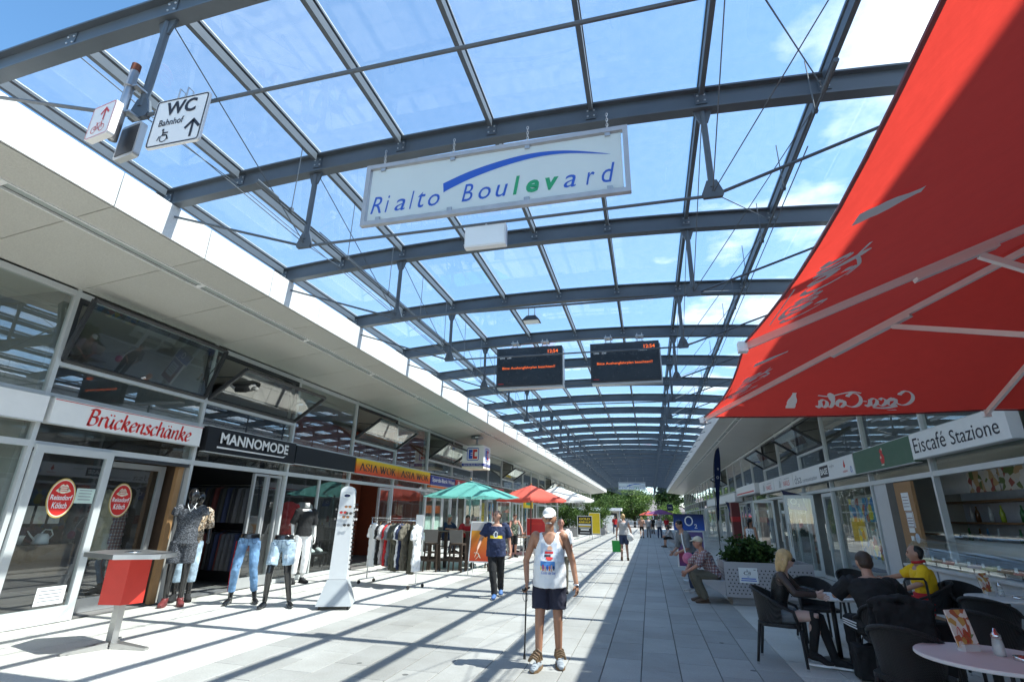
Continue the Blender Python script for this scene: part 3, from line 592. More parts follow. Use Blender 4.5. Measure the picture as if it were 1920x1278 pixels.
# ------------------------------------------------------------------ departure boards
emis('led', (1., .16, .02), .55); M('screen', (.02, .023, .026), .25, var=.1, spec=.6)
for nm_, x0, x1, z0, z1 in (('left', -3.60, -1.89, 4.70, 5.72), ('right', -1.18, .48, 4.71, 5.70)):
    t = thing('departure_board', 'black electronic departure board, the %s one of the pair under the roof' % nm_, 'display', ((x0+x1)/2, 12.3, z0), group='departure boards')
    y = 12.18; w, h = x1-x0, z1-z0
    B(MB().box(x0, x1, y, y+.2, z0, z1), 'housing', MATS['darkframe'], t, world=True)
    B(MB().box(x0+.04, x1-.04, y-.004, y-.0005, z0+.04, z1-.04), 'screen', MATS['screen'], t, world=True)
    B(MB().box(x0+.02, x1+.03, y+.03, y+.23, z0-.05, z0-.003).box(x1+.003, x1+.03, y+.03, y+.23, z0-.003, z1-.06), 'trim', MATS['alu'], t, world=True)
    A = (1, 0, 0), (0, 0, 1)
    B(flat(MB(), join2([fit2(T('Linie', 0, .02), x0+.09, x0+.22, z0+h*.72), fit2(T('Ziel', 0, .02), x0+.28, x0+.39, z0+h*.72), fit2(T('Abfahrt', 0, .02), x1-.5, x1-.29, z0+h*.755), fit2(T('Bahnsteig', 0, .02), x1-.25, x1-.05, z0+h*.755)]), (0, y-.007, 0), *A), 'lettering', MATS['white_paint'], t, world=True)
    B(flat(MB(), join2([fit2(T('12:54', 0, .015), x1-.36, x1-.1, z0+h*.82, z0+h*.91), fit2(T('Bitte Aushangfahrplan beachten!!', 0, .004), x0+.16, x1-.18, z0+h*.42, z0+h*.50)]), (0, y-.007, 0), *A), 'led_text', MATS['led'], t, world=True)
    B(flat(MB(), rect2(x0+.06, x0+.2, z0+.06, z0+.075), (0, y-.007, 0), *A), 'maker_mark', MATS['red_ink'], t, world=True)
    for a in (.27, .73):
        xc = x0+w*a; B(MB().box(xc-.1, xc+.1, y+.05, y+.13, z1, z1+.03).tube([(xc-.06, y+.09, z1+.02), (xc-.06, y+.09, 5.94)], .012, 6).tube([(xc+.06, y+.09, z1+.02), (xc+.06, y+.09, 5.94)], .012, 6).box(xc-.1, xc+.1, y+.06, y+.3, 5.86, 5.885), 'bracket', MATS['galv'], t, world=True)
# ------------------------------------------------------------------ sign posts on the first strut
def rrect(w, h, r, n=5):
    out = []
    for cx_, cy_, a in ((w/2-r, h/2-r, 0), (-w/2+r, h/2-r, 90), (-w/2+r, -h/2+r, 180), (w/2-r, -h/2+r, 270)):
        for k in range(n): th = rd(a+90*k/(n-1)); out.append((cx_+r*cos(th), cy_+r*sin(th)))
    return out
def frame2(w, h, r, t_): a = rrect(w, h, r); b = rrect(w-2*t_, h-2*t_, max(r-t_, .005)); n = len(a); return a+b, [(k, (k+1) % n, n+(k+1) % n, n+k) for k in range(n)]
def arrow(x, y, s): return join2([rect2(x-.06*s, x+.06*s, y-.5*s, y+.38*s), poly2([(x-.42*s, y+.05*s), (x, y+.5*s), (x, y+.30*s), (x-.34*s, y-.06*s)]), poly2([(x, y+.5*s), (x+.42*s, y+.05*s), (x+.34*s, y-.06*s), (x, y+.30*s)])])
def plate(name, label, c, w, h, rz, depth=.02):
    t = thing(name, label, 'sign', (c[0], c[1], c[2]-h/2), rz)
    B(MB().prism(rrect(w, h, .03), (0, 0, h/2), (1,0,0), (0,0,1), (0,1,0), depth), 'plate', MATS['white_paint'], t); return t
yS = 2.47
t = plate('direction_sign', 'white sign with black letters WC Bahnhof, wheelchair symbol and arrow', (-3.42, yS, 4.52), .52, .47, 0)
def on(t, vf, mat, name='print', lift=.003, h=.47): return B(flat(MB(), vf, (0, -lift, h/2), (1,0,0), (0,0,1)), name, MATS[mat], t)
on(t, frame2(.505, .455, .028, .011), 'dark_ink', 'border'); on(t, fit2(T('WC', .0, .03), -.15, .15, .065, .20), 'dark_ink', 'lettering'); on(t, fit2(T('Bahnhof', 0, .01), -.18, .06, -.035, .03), 'dark_ink', 'lettering')
on(t, arrow(.165, -.10, .18), 'dark_ink', 'arrow'); on(t, place2(join2([ring2(-.10, -.15, .045, .045, .009, 16), poly2(ellipse(-.125, -.055, .014, .014, 8)), nib([[(-.122,-.07),(-.115,-.12),(-.07,-.12),(-.045,-.17)], [(-.12,-.09),(-.06,-.09)]], .016, 0, .014, False), nib([[(-.15,-.12),(-.17,-.17)]], .012, 0, .01)]), -.01, -.03, .85), 'dark_ink', 'wheelchair_symbol')
for d in (-.06, .02): B(MB().tube([(d, .0, .47), (d, .0, .56), (d, .05, .56), (d, .05, .45)], .006, 6), 'hook', MATS['galv'], t)
t = plate('cycle_sign', 'white sign with red arrow and red bicycle on the grey post', (-4.08, 2.36, 4.56), .30, .33, rd(-8), .05)
on(t, frame2(.285, .315, .028, .005), 'red_ink', 'border', .003, .33); on(t, arrow(.03, .06, .13), 'red_ink', 'arrow', .003, .33)
on(t, join2([ring2(-.055, -.085, .035, .035, .006, 14), ring2(.045, -.085, .035, .035, .006, 14), nib([[(-.055,-.085),(-.025,-.03),(.03,-.03),(-.005,-.085),(-.055,-.085)], [(.045,-.085),(.025,-.015),(.045,-.01)], [(-.005,-.085),(-.03,-.02),(-.045,-.02)]], .006, 0, .006, False)]), 'red_ink', 'bicycle_symbol', .003, .33)
t = plate('rear_sign', 'dark back of a second sign facing away on the grey post', (-3.97, 2.52, 4.47), .26, .33, rd(-8), .05); t.children[0].data.materials[0] = MATS['alu']
B(MB().box(-.11, .11, -.004, .0, .03, .30), 'dark_back', MATS['darkframe'], t)
t = thing('sign_post', 'short grey pipe with rusty end clamped to the first roof strut', 'post', (-4.06, 2.47, 4.45))
B(MB().tube([(0, 0, 0), (0, 0, .72)], .034, 10), 'pipe', MATS['galv'], t, smooth=True); M('rust', (.16, .05, .025), .8); B(MB().tube([(0, 0, .72), (0, 0, .79)], .036, 10), 'end_cap', MATS['rust'], t)
for z in (.28, .55): B(MB().tube([(.035*cos(a)+(.06 if abs(a) > 9 else 0), .035*sin(a), z) for a in [k*pi/5 for k in range(10)]], .009, 5, closed=True).box(.03, .09, -.01, .1, z-.008, z+.008), 'clamp', MATS['galv'], t)
# ------------------------------------------------------------------ small lamps under the roof
M('lamp_white', (.78, .80, .80), .35, var=.03)
t = thing('light_box', 'white box lamp hung under the boulevard sign', 'lamp', (-1.60, 4.83, 4.46))
B(MB().box(-.24, .24, -.04, .04, 0, .26), 'housing', MATS['lamp_white'], t); B(MB().box(-.225, .225, -.048, -.0405, .015, .235), 'diffuser', MATS['frosted'], t); B(MB().box(-.012, .012, -.012, .012, .26, .31), 'bracket', MATS['galv'], t)
t = thing('floodlight', 'small dark floodlight hanging from a tension rod', 'lamp', (-1.62, 7.36, 4.52))
B(MB().add([(-.14,-.10,.0),(.14,-.10,.0),(.14,.10,.0),(-.14,.10,.0),(-.07,-.05,.09),(.07,-.05,.09),(.07,.05,.09),(-.07,.05,.09)], [(3,2,1,0),(4,5,6,7),(0,1,5,4),(1,2,6,5),(2,3,7,6),(3,0,4,7)]), 'housing', MATS['darkframe'], t)
B(MB().box(-.12, .12, -.08, .08, -.012, -.001), 'lens', MATS['frosted'], t); B(MB().tube([(-.05, 0, .09), (-.05, 0, .25), (.05, 0, .25), (.05, 0, .09)], .008, 6), 'bracket', MATS['galv'], t)
# ------------------------------------------------------------------ bank cube
t = thing('bank_sign', 'white bank cube with blue and red EC symbol hanging from the eaves', 'sign', (-7.45, 22.4, 3.52))
B(MB().box(-.5, .5, -.5, .5, .22, 1.0), 'cube', MATS['white_paint'], t); B(MB().box(-.505, .505, -.505, .505, .1, .22), 'blue_band', MATS['blue_panel'], t); B(MB().box(-.5, .5, -.5, .5, 0, .1), 'base', MATS['cream'], t)
B(MB().lathe([(.35, 1.0), (.3, 1.06), (.1, 1.1), (.05, 1.1), (.05, 1.32), (.28, 1.36), (.3, 1.42)], n=16), 'mount', MATS['galv'], t)
for k, (A, o) in enumerate((((1,0,0), (0,-.507,0)), ((0,1,0), (.507,0,0)))):
    f_ = lambda vf, m_, n_: B(flat(MB(), vf, o, A, (0,0,1)), n_, MATS[m_], t)
    f_(place2(frame2(.56, .56, .08, .03), 0, .62), 'blue_ink', 'symbol_border')
    f_(join2([poly2([(-.2,.42),(-.02,.42),(-.02,.82),(-.2,.82)])]), 'blue_ink', 'symbol_e'); f_(join2([rect2(.0,.2,.42,.52), rect2(.0,.2,.72,.82), rect2(.0,.08,.52,.72)]), 'red_ink', 'symbol_c')
    B(flat(MB(), join2([rect2(-.11,-.02,.56,.59), rect2(-.11,-.02,.65,.68)]), Vector(o)*1.004, A, (0,0,1)), 'symbol_cut', MATS['white_paint'], t)
    B(flat(MB(), fit2(T('Sparda-Bank West', 0, .01), -.42, .42, .13, .19), Vector(o)*1.004, A, (0,0,1)), 'lettering', MATS['white_paint'], t)
# ================================================================== FIGURES
M('skin', (.47, .255, .175), .5, var=.07, scale=9, sub=.0); M('skin_tan', (.40, .195, .115), .5, var=.09, scale=9); M('skin_pale', (.58, .38, .31), .5, var=.06, scale=9); M('skin_red', (.46, .215, .15), .5, var=.1, scale=9)
M('eye', (.03, .02, .015), .2); M('brow', (.06, .04, .03), .8); M('lip', (.30, .09, .07), .5); M('mannequin_black', (.012, .012, .013), .16, var=.1, spec=.6, coat=.4); M('mannequin_white', (.74, .72, .68), .35)
PEND = []; CUTS = {}; WTEX = bpy.data.textures.new('wrinkle', 'CLOUDS'); WTEX.noise_scale = .085; WTEX.noise_depth = 2
def lerp(a, b, t): return a+(b-a)*t
def headmesh(mb, Mx, k=1., face=True):
    n, m = 30, 22; v = []; f = []
    bumps = [((0,-1,-.14), .034, .16), ((0,-1,.02), .010, .15), ((.36,-.9,.10), -.016, .18), ((-.36,-.9,.10), -.016, .18), ((0,-.95,.32), .005, .35), ((0,-.8,-.85), .010, .3), ((0,-1,-.52), .006, .2), ((.6,-.75,-.12), .004, .3), ((-.6,-.75,-.12), .004, .3)]
    bumps = [(Vector(d).normalized(), a, s) for d, a, s in bumps]
    def pt(d):
        x, y, z = d; w = 1-.26*max(0, -z)**1.4*(1 if y < .3 else .6); p = Vector((.077*x*w, (.097 if y > 0 else .088)*y*(1-.06*max(0, -z)), .118*z))
        if z < -.3 and y > 0: p.y *= 1-.35*(-z-.3)
        if face:
            for q, a, s in bumps:
                e = (d-q).length
                if e < 3*s: p += d*a*math.exp(-(e/s)**2)
        return p
    for i in range(1, m):
        t = pi*i/m
        for j in range(n): a = 2*pi*j/n; v.append(pt(Vector((sin(t)*cos(a), sin(t)*sin(a), cos(t)))))
    v += [pt(Vector((0,0,1))), pt(Vector((0,0,-1)))]; q = len(v)-2
    for i in range(m-2):
        for j in range(n): f.append((i*n+j, (i+1)*n+j, (i+1)*n+(j+1) % n, i*n+(j+1) % n))
    for j in range(n): f.append((q, j, (j+1) % n)); f.append((q+1, (m-2)*n+(j+1) % n, (m-2)*n+j))
    mb.add([Mx @ (p*k) for p in v], f)
    if face:
        for s in (-1, 1):
            e = MB().ell((s*.079*k, .012*k, -.002*k), .013*k, .022*k, .034*k, 8, 6); mb.add([Mx @ Vector(p) for p in e.v], e.f)
def hand(mb, wr, d, side_, k=1., curl=.5, fist=False):
    d = Vector(d).normalized(); up = Vector(side_); a = (up-d*up.dot(d)).normalized(); nrm = d.cross(a)          # a: towards the thumb, nrm: back of the hand / palm axis
    wr = Vector(wr); L = .088*k
    mb.tube([wr-d*.02*k, wr+d*.02*k, wr+d*L*.55, wr+d*L], [(.024*k, .019*k), (.030*k, .018*k), (.038*k, .016*k), (.036*k, .013*k)], 8) if False else None
    ring = []
    for t_, w_, h_ in ((-.25, .025, .020), (.1, .029, .018), (.55, .039, .016), (1.0, .037, .012)):
        c = wr+d*L*t_; ring.append([c+a*w_*k*cos(x)+nrm*h_*k*sin(x) for x in [i*pi/4 for i in range(8)]])
    f = []
    for i in range(3):
        for j in range(8): f.append((i*8+j, i*8+(j+1) % 8, (i+1)*8+(j+1) % 8, (i+1)*8+j))
    f += [tuple(range(8))[::-1], tuple(range(24, 32))]; mb.add([p for r_ in ring for p in r_], f)
    for i, (o, ln) in enumerate(((.028, .068), (.010, .078), (-.010, .072), (-.028, .056))):
        c = curl+.12*i; p0 = wr+d*L*.94+a*o*k; d1 = d*cos(c*.6)+nrm*sin(c*.6); d2 = d*cos(c*1.5)+nrm*sin(c*1.5); d3 = d*cos(c*2.3)+nrm*sin(c*2.3)
        p1 = p0+d1*ln*k*.45; p2 = p1+d2*ln*k*.32; p3 = p2+d3*ln*k*.25
        mb.tube([p0-d*.012*k, p1, p2, p3], [.0088*k, .0086*k, .0078*k, .006*k], 6)
    t0 = wr+d*L*.25+a*.026*k; d1 = (d*.55+a*.75+nrm*.25).normalized(); t1 = t0+d1*.036*k; t2 = t1+(d*.85+a*.25+nrm*.45).normalized()*.032*k
    mb.tube([t0-d1*.012*k, t0, t1, t2], [.012*k, .0115*k, .010*k, .0075*k], 6)
class Fig:
    """figure in its own frame: faces -y, feet on z = 0, person's left is +x"""
    def __init__(s, name, label, cat, loc, rz, h=1.72, fat=1., group=None, wide=1., lean=0., sit=None, head=(0, 0), vox=.011, belly=0.):
        s.t = thing(name, label, cat, loc, rz, group); s.h = h; s.k = k = h/1.75; s.fat = fat; s.wide = wide; s.vox = vox; s.belly = belly
        V = lambda x, y, z: Vector((x*k, y*k, z*k))
        pz = sit if sit else .95*k
        s.pel = Vector((0, 0, pz)); up = Vector((0, -sin(lean), cos(lean))); s.up = up
        s.chest = s.pel+up*.50*k; s.neck = s.pel+up*.562*k; s.hdir = head
        s.hc = s.neck+Vector((0, -sin(lean*.55)*.15*k-.020*k, .118*k*cos(lean*.4)))
        s.J = {}
        for q, sg in (('R', -1), ('L', 1)):
            sh = s.chest+V(sg*.175*wide, 0, 0)-up*.02*k
            s.J['sh'+q] = sh; s.J['el'+q] = sh+V(sg*.055, .03, -.285); s.J['wr'+q] = sh+V(sg*.07, -.03, -.535)
            s.J['hip'+q] = s.pel+V(sg*.088, 0, -.02)
            if sit:
                s.J['kn'+q] = s.pel+V(sg*.11, -.43, .02); s.J['an'+q] = Vector((sg*.11*k, -.45*k, .085*k))
            else:
                s.J['kn'+q] = V(sg*.10, -.02, .50); s.J['an'+q] = V(sg*.10, .02, .085)
            s.J['to'+q] = s.J['an'+q]+V(sg*.03, -.16, -.055)
    def set(s, **kw):
        for a, b in kw.items(): s.J[a] = Vector(b)
        return s
    def torso(s, mb, infl=0., t0=-.14, t1=1.12, top=None):
        k, f, w = s.k, s.fat, s.wide; P, U = s.pel, s.up; L = .49*k
        prof = [(-.16, .10, .085), (-.06, .155, .115), (.06, .165, .122), (.2, .150, .112), (.34, .143, .106), (.5, .152, .112), (.68, .168*w, .122), (.84, .172*w, .115), (.89, .168*w, .108), (.96, .150*w, .092), (1.05, .095, .072), (1.13, .058, .058), (1.3, .054, .056)]
        pts = []; rs = []
        for t_, a, b in prof:
            if t_ < t0-1e-6 or t_ > t1+1e-6: continue
            bl = s.belly*math.exp(-((t_-.28)/.22)**2)
            pts.append(P+U*L*t_+Vector((0, -bl*.55*k, 0))); rs.append(((a*f+bl*.35)*k+infl, (b*f+bl*.6)*k+infl))
        mb.tube(pts, rs, 18); return pts
    def limb(s, mb, ch, rs, infl=0., n=12, upto=None):
        pts = [s.J[c] if isinstance(c, str) else Vector(c) for c in ch]; out = []; rr = []
        tot = len(pts)-1; sub = 4; lim = (upto if upto is not None else tot)*sub
        for i in range(tot*sub+1):
            if i > lim+1e-6: break
            a, u = divmod(i, sub); a2 = min(a+1, tot); out.append(pts[a].lerp(pts[a2], u/sub)); r_ = lerp(rs[a], rs[a2], u/sub)
            rr.append(r_*s.k+infl)
        mb.tube(out, rr, n); return out
    LEG = [.085, .058, .040]; ARM = [.050, .041, .028]
    def legr(s, infl=0): return [.088*s.fat, .058, .040]
    def body(s, mat, face=True, hands=True, arms=True, legs=True, torso=True, head=True, curl=(.5, .5), thumbs=None, hd=None):
        mb = MB(); k = s.k
        if torso: s.torso(mb)
        if legs:
            for q in 'RL':
                s.limb(mb, ['hip'+q, 'kn'+q, 'an'+q], [.085*s.fat, .056, .036])
                kn, an = s.J['kn'+q], s.J['an'+q]; d = an-kn; back = Vector((0, .022*k, 0)); mb.tube([kn+d*.05, kn+d*.3+back, kn+d*.62+back*.3], [.045*k, .052*k, .036*k], 10)
                s.foot(mb, q, .0)
        if arms:
            for q, sg in (('R', -1), ('L', 1)):
                mb.ell(s.J['sh'+q]-Vector((sg*.012*k, 0, .01*k)), .062*k, .058*k, .062*k)
                s.limb(mb, ['sh'+q, 'el'+q, 'wr'+q], [.049*(.6+.4*s.fat), .040, .027])
        if head:
            mb.tube([s.neck-s.up*.05*k, s.neck+(s.hc-s.neck)*.55], [.060*k, .050*k], 12)
            s.Hm = Matrix.Translation(s.hc) @ Matrix.Rotation(s.hdir[0], 4, 'Z') @ Matrix.Rotation(s.hdir[1], 4, 'X'); headmesh(mb, s.Hm, k, face)
        o = B(mb, 'body', mat, s.t); hm = MB()
        if arms and hands:
            for i, (q, sg) in enumerate((('R', -1), ('L', 1))):
                d = (hd or {}).get(q) or (s.J['wr'+q]-s.J['el'+q]).normalized()+Vector((0, 0, -.25)); th = (thumbs or {}).get(q, Vector((-sg*.35, -1, .1)))
                hand(hm, s.J['wr'+q], d, th, k, curl[i])
                s.J['ha'+q] = s.J['wr'+q]+Vector(d).normalized()*.09*k
        PEND.append((o, s.vox, 2, 0., hm)); s.b = o
        if head and face:
            e = MB()
            for sg in (-1, 1): e.ell((sg*.031*k, -.083*k, .012*k), .011*k, .008*k, .0075*k, 8, 6)
            e.xf(s.Hm); B(e, 'eyes', MATS['eye'], s.t)
            e = MB()
            for sg in (-1, 1): e.tube([(sg*.013*k, -.093*k, .031*k), (sg*.030*k, -.091*k, .036*k), (sg*.048*k, -.079*k, .031*k)], [.0045*k, .0055*k, .003*k], 6)
            e.xf(s.Hm); B(e, 'eyebrows', MATS['brow'], s.t)
            e = MB().tube([(-.024*k, -.084*k, -.058*k), (0, -.0935*k, -.056*k), (.024*k, -.084*k, -.058*k)], [.003*k, .006*k, .003*k], 6); e.xf(s.Hm); B(e, 'mouth', MATS['lip'], s.t)
        return s
    def foot(s, mb, q, infl=0.):
        k = s.k; an, to = s.J['an'+q], s.J['to'+q]; d = to-an; fl = Vector((d.x, d.y, 0)).normalized(); low = an+Vector((0, 0, -.045*k))
        mb.tube([low-fl*.055*k, low-fl*.02*k, an.lerp(to, .45)+Vector((0, 0, -.005*k)), to+Vector((0, 0, .008*k)), to+fl*.065*k], [(.026*k+infl, .026*k+infl), (.034*k+infl, .04*k+infl), (.038*k+infl, .036*k+infl), (.043*k+infl, .026*k+infl), (.022*k+infl, .016*k+infl)], 10)
    def shoes(s, mat, sole='white_paint', name='shoe'):
        for q in 'RL':
            mb = MB(); s.foot(mb, q, .008); an = s.J['an'+q]; mb.tube([an+Vector((0,0,-.02)), an+Vector((0,0,.03))], [.05*s.k, .047*s.k], 10)
            o = B(mb, name, mat, s.t, smooth=True); PEND.append((o, .009, 2, 0., None))
            to = s.J['to'+q]; d = to-an; fl = Vector((d.x, d.y, 0)).normalized(); sd = Vector((-fl.y, fl.x, 0)); k = s.k; a0 = an-fl*.075*k; zb = min(an.z, to.z+.055*k)-.085*k+.002
            out = [(0,.028),(.06,.038),(.16,.046),(.23,.045),(.275,.02)]; P = [a0+fl*x*k*1.03+sd*w*k for x, w in out]+[a0+fl*x*k*1.03-sd*w*k for x, w in out[::-1]]
            m2 = MB(); n = len(P); m2.add([(p.x, p.y, zb) for p in P]+[(p.x, p.y, zb+.022*k) for p in P], [tuple(range(n))[::-1], tuple(range(n, 2*n))]+[(i, (i+1) % n, n+(i+1) % n, n+i) for i in range(n)])
            B(m2, 'sole', MATS[sole], o)
        return s
    def top(s, mat, sleeve=.5, hem=-.1, loose=.014, name='shirt', neck=1.03, wr=.010):
        mb = MB(); k = s.k; s.torso(mb, loose, hem, neck if sleeve > 0 else 1.05)
        if hem < .12:                                       # cloth hangs straight down from the fullest point
            bl = s.belly; L_ = .49*k; U = s.up; r0_ = ((.152*s.fat+bl*.33)*k+loose, (.113*s.fat+bl*.56)*k+loose); c0 = s.pel+U*L_*.30+Vector((0, -bl*.5*k, 0)); c1 = s.pel+U*L_*hem+Vector((0, -bl*.35*k, -.01)); r1_ = (max(r0_[0], .165*s.fat*k+loose)+.006, max(r0_[1]*.97, .122*s.fat*k+loose)+.004)
            mb.tube([c0+U*.04, c0, c0.lerp(c1, .5), c1], [(r0_[0]*.9, r0_[1]*.9), r0_, (lerp(r0_[0], r1_[0], .5), lerp(r0_[1], r1_[1], .5)), r1_], 20)
        for q, sg in (('R', -1), ('L', 1)):
            if sleeve > 0:
                mb.ell(s.J['sh'+q]-Vector((sg*.02*k, 0, .005*k)), .062*k+loose*.4, .060*k+loose*.4, .060*k+loose*.4)
                s.limb(mb, ['sh'+q, 'el'+q, 'wr'+q], [.050, .049 if sleeve < 1 else .044, .034], loose+(.007 if sleeve < 1 else 0), upto=sleeve*2)
        o = B(mb, name, mat, s.t); PEND.append((o, (.010 if s.vox < .01 else .013) if sleeve > 0 else .008, 3, wr, None))
        if sleeve <= 0:                                     # neck scoop and arm holes cut out of the vest
            C, U, Wd = s.chest.copy(), s.up.copy(), s.wide; Fw = Vector((0, -U.z, U.y))
            def cut(p):
                q = p-C; v_, f_, x = q.dot(U)/k, q.dot(Fw)/k, abs(q.x)/k
                if f_ > 0 and v_ > -.115+.115*(x/.082)**2: return True
                if f_ <= 0 and v_ > -.03+.08*(x/.085)**2: return True
                return v_ > -.17 and x > .118*Wd+max(0, -.06-v_)*.42
            CUTS[o] = cut
        return o
    def pants(s, mat, length=2., loose=.012, name='trousers', wr=.008, flare=0., slim=1.):
        mb = MB(); k = s.k; s.torso(mb, loose*.7, -.16, .14)
        for q in 'RL': s.limb(mb, ['hip'+q, 'kn'+q, 'an'+q], [.092*s.fat*(.6+.4*slim), .066*slim+flare, .05*slim+flare], loose, upto=length)
        o = B(mb, name, mat, s.t); PEND.append((o, .010 if s.vox < .01 else .013, 3, wr, None)); return o
    def hair(s, mat, style='short', name='hair'):
        mb = MB(); k = s.k
        if style == 'cap':
            mb.ell((0, .012, .054), .087, .102, .080, 16, 10); mb.tube([(0, -.07, .050), (0, -.115, .044), (0, -.155, .030)], [(.075, .012), (.07, .009), (.05, .006)], 12)
        elif style == 'bald': mb.ell((0, .035, .005), .083, .075, .07, 16, 10)
        elif style == 'receding': mb.ell((0, .034, .03), .083, .085, .088, 16, 10); mb.ell((0, .045, -.01), .08, .06, .07)
        elif style == 'short': mb.ell((0, .016, .036), .084, .098, .092, 16, 10); mb.ell((0, .045, -.01), .078, .06, .07)
        elif style == 'bob': mb.ell((0, .018, .03), .092, .104, .10, 16, 10); mb.tube([(0, .03, .0), (0, .05, -.08), (0, .055, -.17)], [(.092, .085), (.095, .07), (.075, .045)], 14); [mb.tube([(sg*.075, -.03, .05), (sg*.088, -.02, -.05), (sg*.075, .0, -.15)], [.02, .03, .022], 8) for sg in (-1, 1)]
        elif style == 'tail': mb.ell((0, .016, .036), .085, .1, .092, 16, 10); mb.tube([(0, .09, .03), (0, .13, -.02), (0, .12, -.14), (0, .11, -.26)], [.03, .034, .03, .012], 8)
        mb.xf(s.Hm @ Matrix.Scale(k, 4)); o = B(mb, name, mat, s.t); PEND.append((o, .008, 2, .004 if style != 'cap' else 0., None)); return s
def finish_figures():
    dg = None
    for o, vx, it, wr, hm in PEND:
        m = o.modifiers.new('r', 'REMESH'); m.mode = 'VOXEL'; m.voxel_size = vx; m.use_smooth_shade = True
        sm = o.modifiers.new('s', 'SMOOTH'); sm.factor = .5; sm.iterations = it
        if wr: d = o.modifiers.new('d', 'DISPLACE'); d.texture = WTEX; d.strength = wr*2.0; d.mid_level = .42; d.texture_coords = 'LOCAL'
    dg = bpy.context.evaluated_depsgraph_get()
    for o, vx, it, wr, hm in PEND:
        me = bpy.data.meshes.new_from_object(o.evaluated_get(dg)); mat = o.data.materials[0]
        if o in CUTS:
            c_ = CUTS.pop(o); v = [p_.co.copy() for p_ in me.vertices]; bad = [c_(p_) for p_ in v]; f = [tuple(q.vertices) for q in me.polygons if not any(bad[i] for i in q.vertices)]; me = bpy.data.meshes.new('vest'); me.from_pydata(v, [], f); me.update()
        if hm and hm.v:
            v = [tuple(p.co) for p in me.vertices]; n = len(v); f = [tuple(q.vertices) for q in me.polygons]+[tuple(n+i for i in q) for q in hm.f]; me = bpy.data.meshes.new('body'); me.from_pydata(v+hm.v, [], f); me.update()
        me.shade_smooth(); me.materials.clear(); me.materials.append(mat); o.modifiers.clear(); o.data = me
    PEND.clear()
def project(o, vf, y, off=.003, name='print', mat=None, parent=None, ext=0):   # flat print laid on the front of a garment
    bv = BVHTree.FromPolygons([p.co for p in o.data.vertices], [tuple(q.vertices) for q in o.data.polygons]); v = []
    for x, z in vf[0]:
        h = bv.ray_cast(Vector((x, y, z)), Vector((0, 1 if y < 0 else -1, 0))); p = h[0] if h[0] else Vector((x, 0, z)); v.append(p+Vector((0, -off if y < 0 else off, 0)))
    return B(MB().add(v, vf[1]), name, mat, parent or o)
def grid2(x0, x1, y0, y1, nx=6, ny=6, inside=None):
    v = [(lerp(x0, x1, i/nx), lerp(y0, y1, j/ny)) for j in range(ny+1) for i in range(nx+1)]
    f = [(j*(nx+1)+i, j*(nx+1)+i+1, (j+1)*(nx+1)+i+1, (j+1)*(nx+1)+i) for j in range(ny) for i in range(nx)]
    if inside: f = [q for q in f if inside(*[sum(v[i][c] for i in q)/4 for c in (0, 1)])]
    return v, f
# ================================================================== PEOPLE
M('white_cotton', (.80, .80, .80), .8, var=.03, bump=.1); M('navy_cotton', (.018, .028, .075), .85, var=.15, bump=.15); M('navy_shorts', (.022, .022, .04), .85, var=.15, bump=.15)
M('black_cloth', (.012, .012, .013), .85, var=.2, bump=.15); M('grey_cloth', (.17, .18, .19), .85, var=.12, bump=.15); M('light_grey', (.45, .43, .42), .85, var=.06, bump=.1)
M('denim_dark', (.028, .045, .10), .8, var=.2, scale=25, bump=.2); M('denim', (.15, .28, .46), .8, var=.55, scale=7, bump=.2, bscale=160); M('denim_pale', (.38, .50, .60), .8, var=.5, scale=8, bump=.2, bscale=160)
M('khaki', (.13, .115, .085), .85, var=.1, bump=.15); M('red_cloth', (.50, .02, .025), .85, var=.1, bump=.1); M('yellow_cloth', (.86, .52, .01), .85, var=.08, bump=.1); M('leather_brown', (.10, .055, .03), .5); M('blue_shoe', (.06, .14, .34), .6)
M('blond', (.50, .33, .15), .5, var=.25, scale=30, bump=.3); M('brown_hair', (.05, .03, .02), .5, var=.25, scale=30, bump=.3); M('black_hair', (.012, .011, .011), .4, var=.25, scale=30, bump=.3); M('grey_hair', (.4, .38, .36), .6, var=.2); M('cap_white', (.74, .72, .69), .8, var=.04); M('cap_beige', (.62, .54, .40), .8)
patch_mat('camo_green', [(.30, .36, .26), (.03, .04, .03), (.16, .2, .12), (.5, .5, .4)], 16, noise_mix=True); patch_mat('melange', [(.015, .018, .022), (.05, .055, .065), (.15, .16, .18), (.03, .033, .04)], 70, stretch=(1, 1, 2.5)); patch_mat('camo_tan', [(.45, .32, .2), (.05, .04, .03), (.62, .52, .4), (.2, .13, .08)], 14, noise_mix=True); patch_mat('dots', [(.72, .72, .72), (.75, .75, .74), (.2, .2, .22), (.7, .7, .7)], 45)
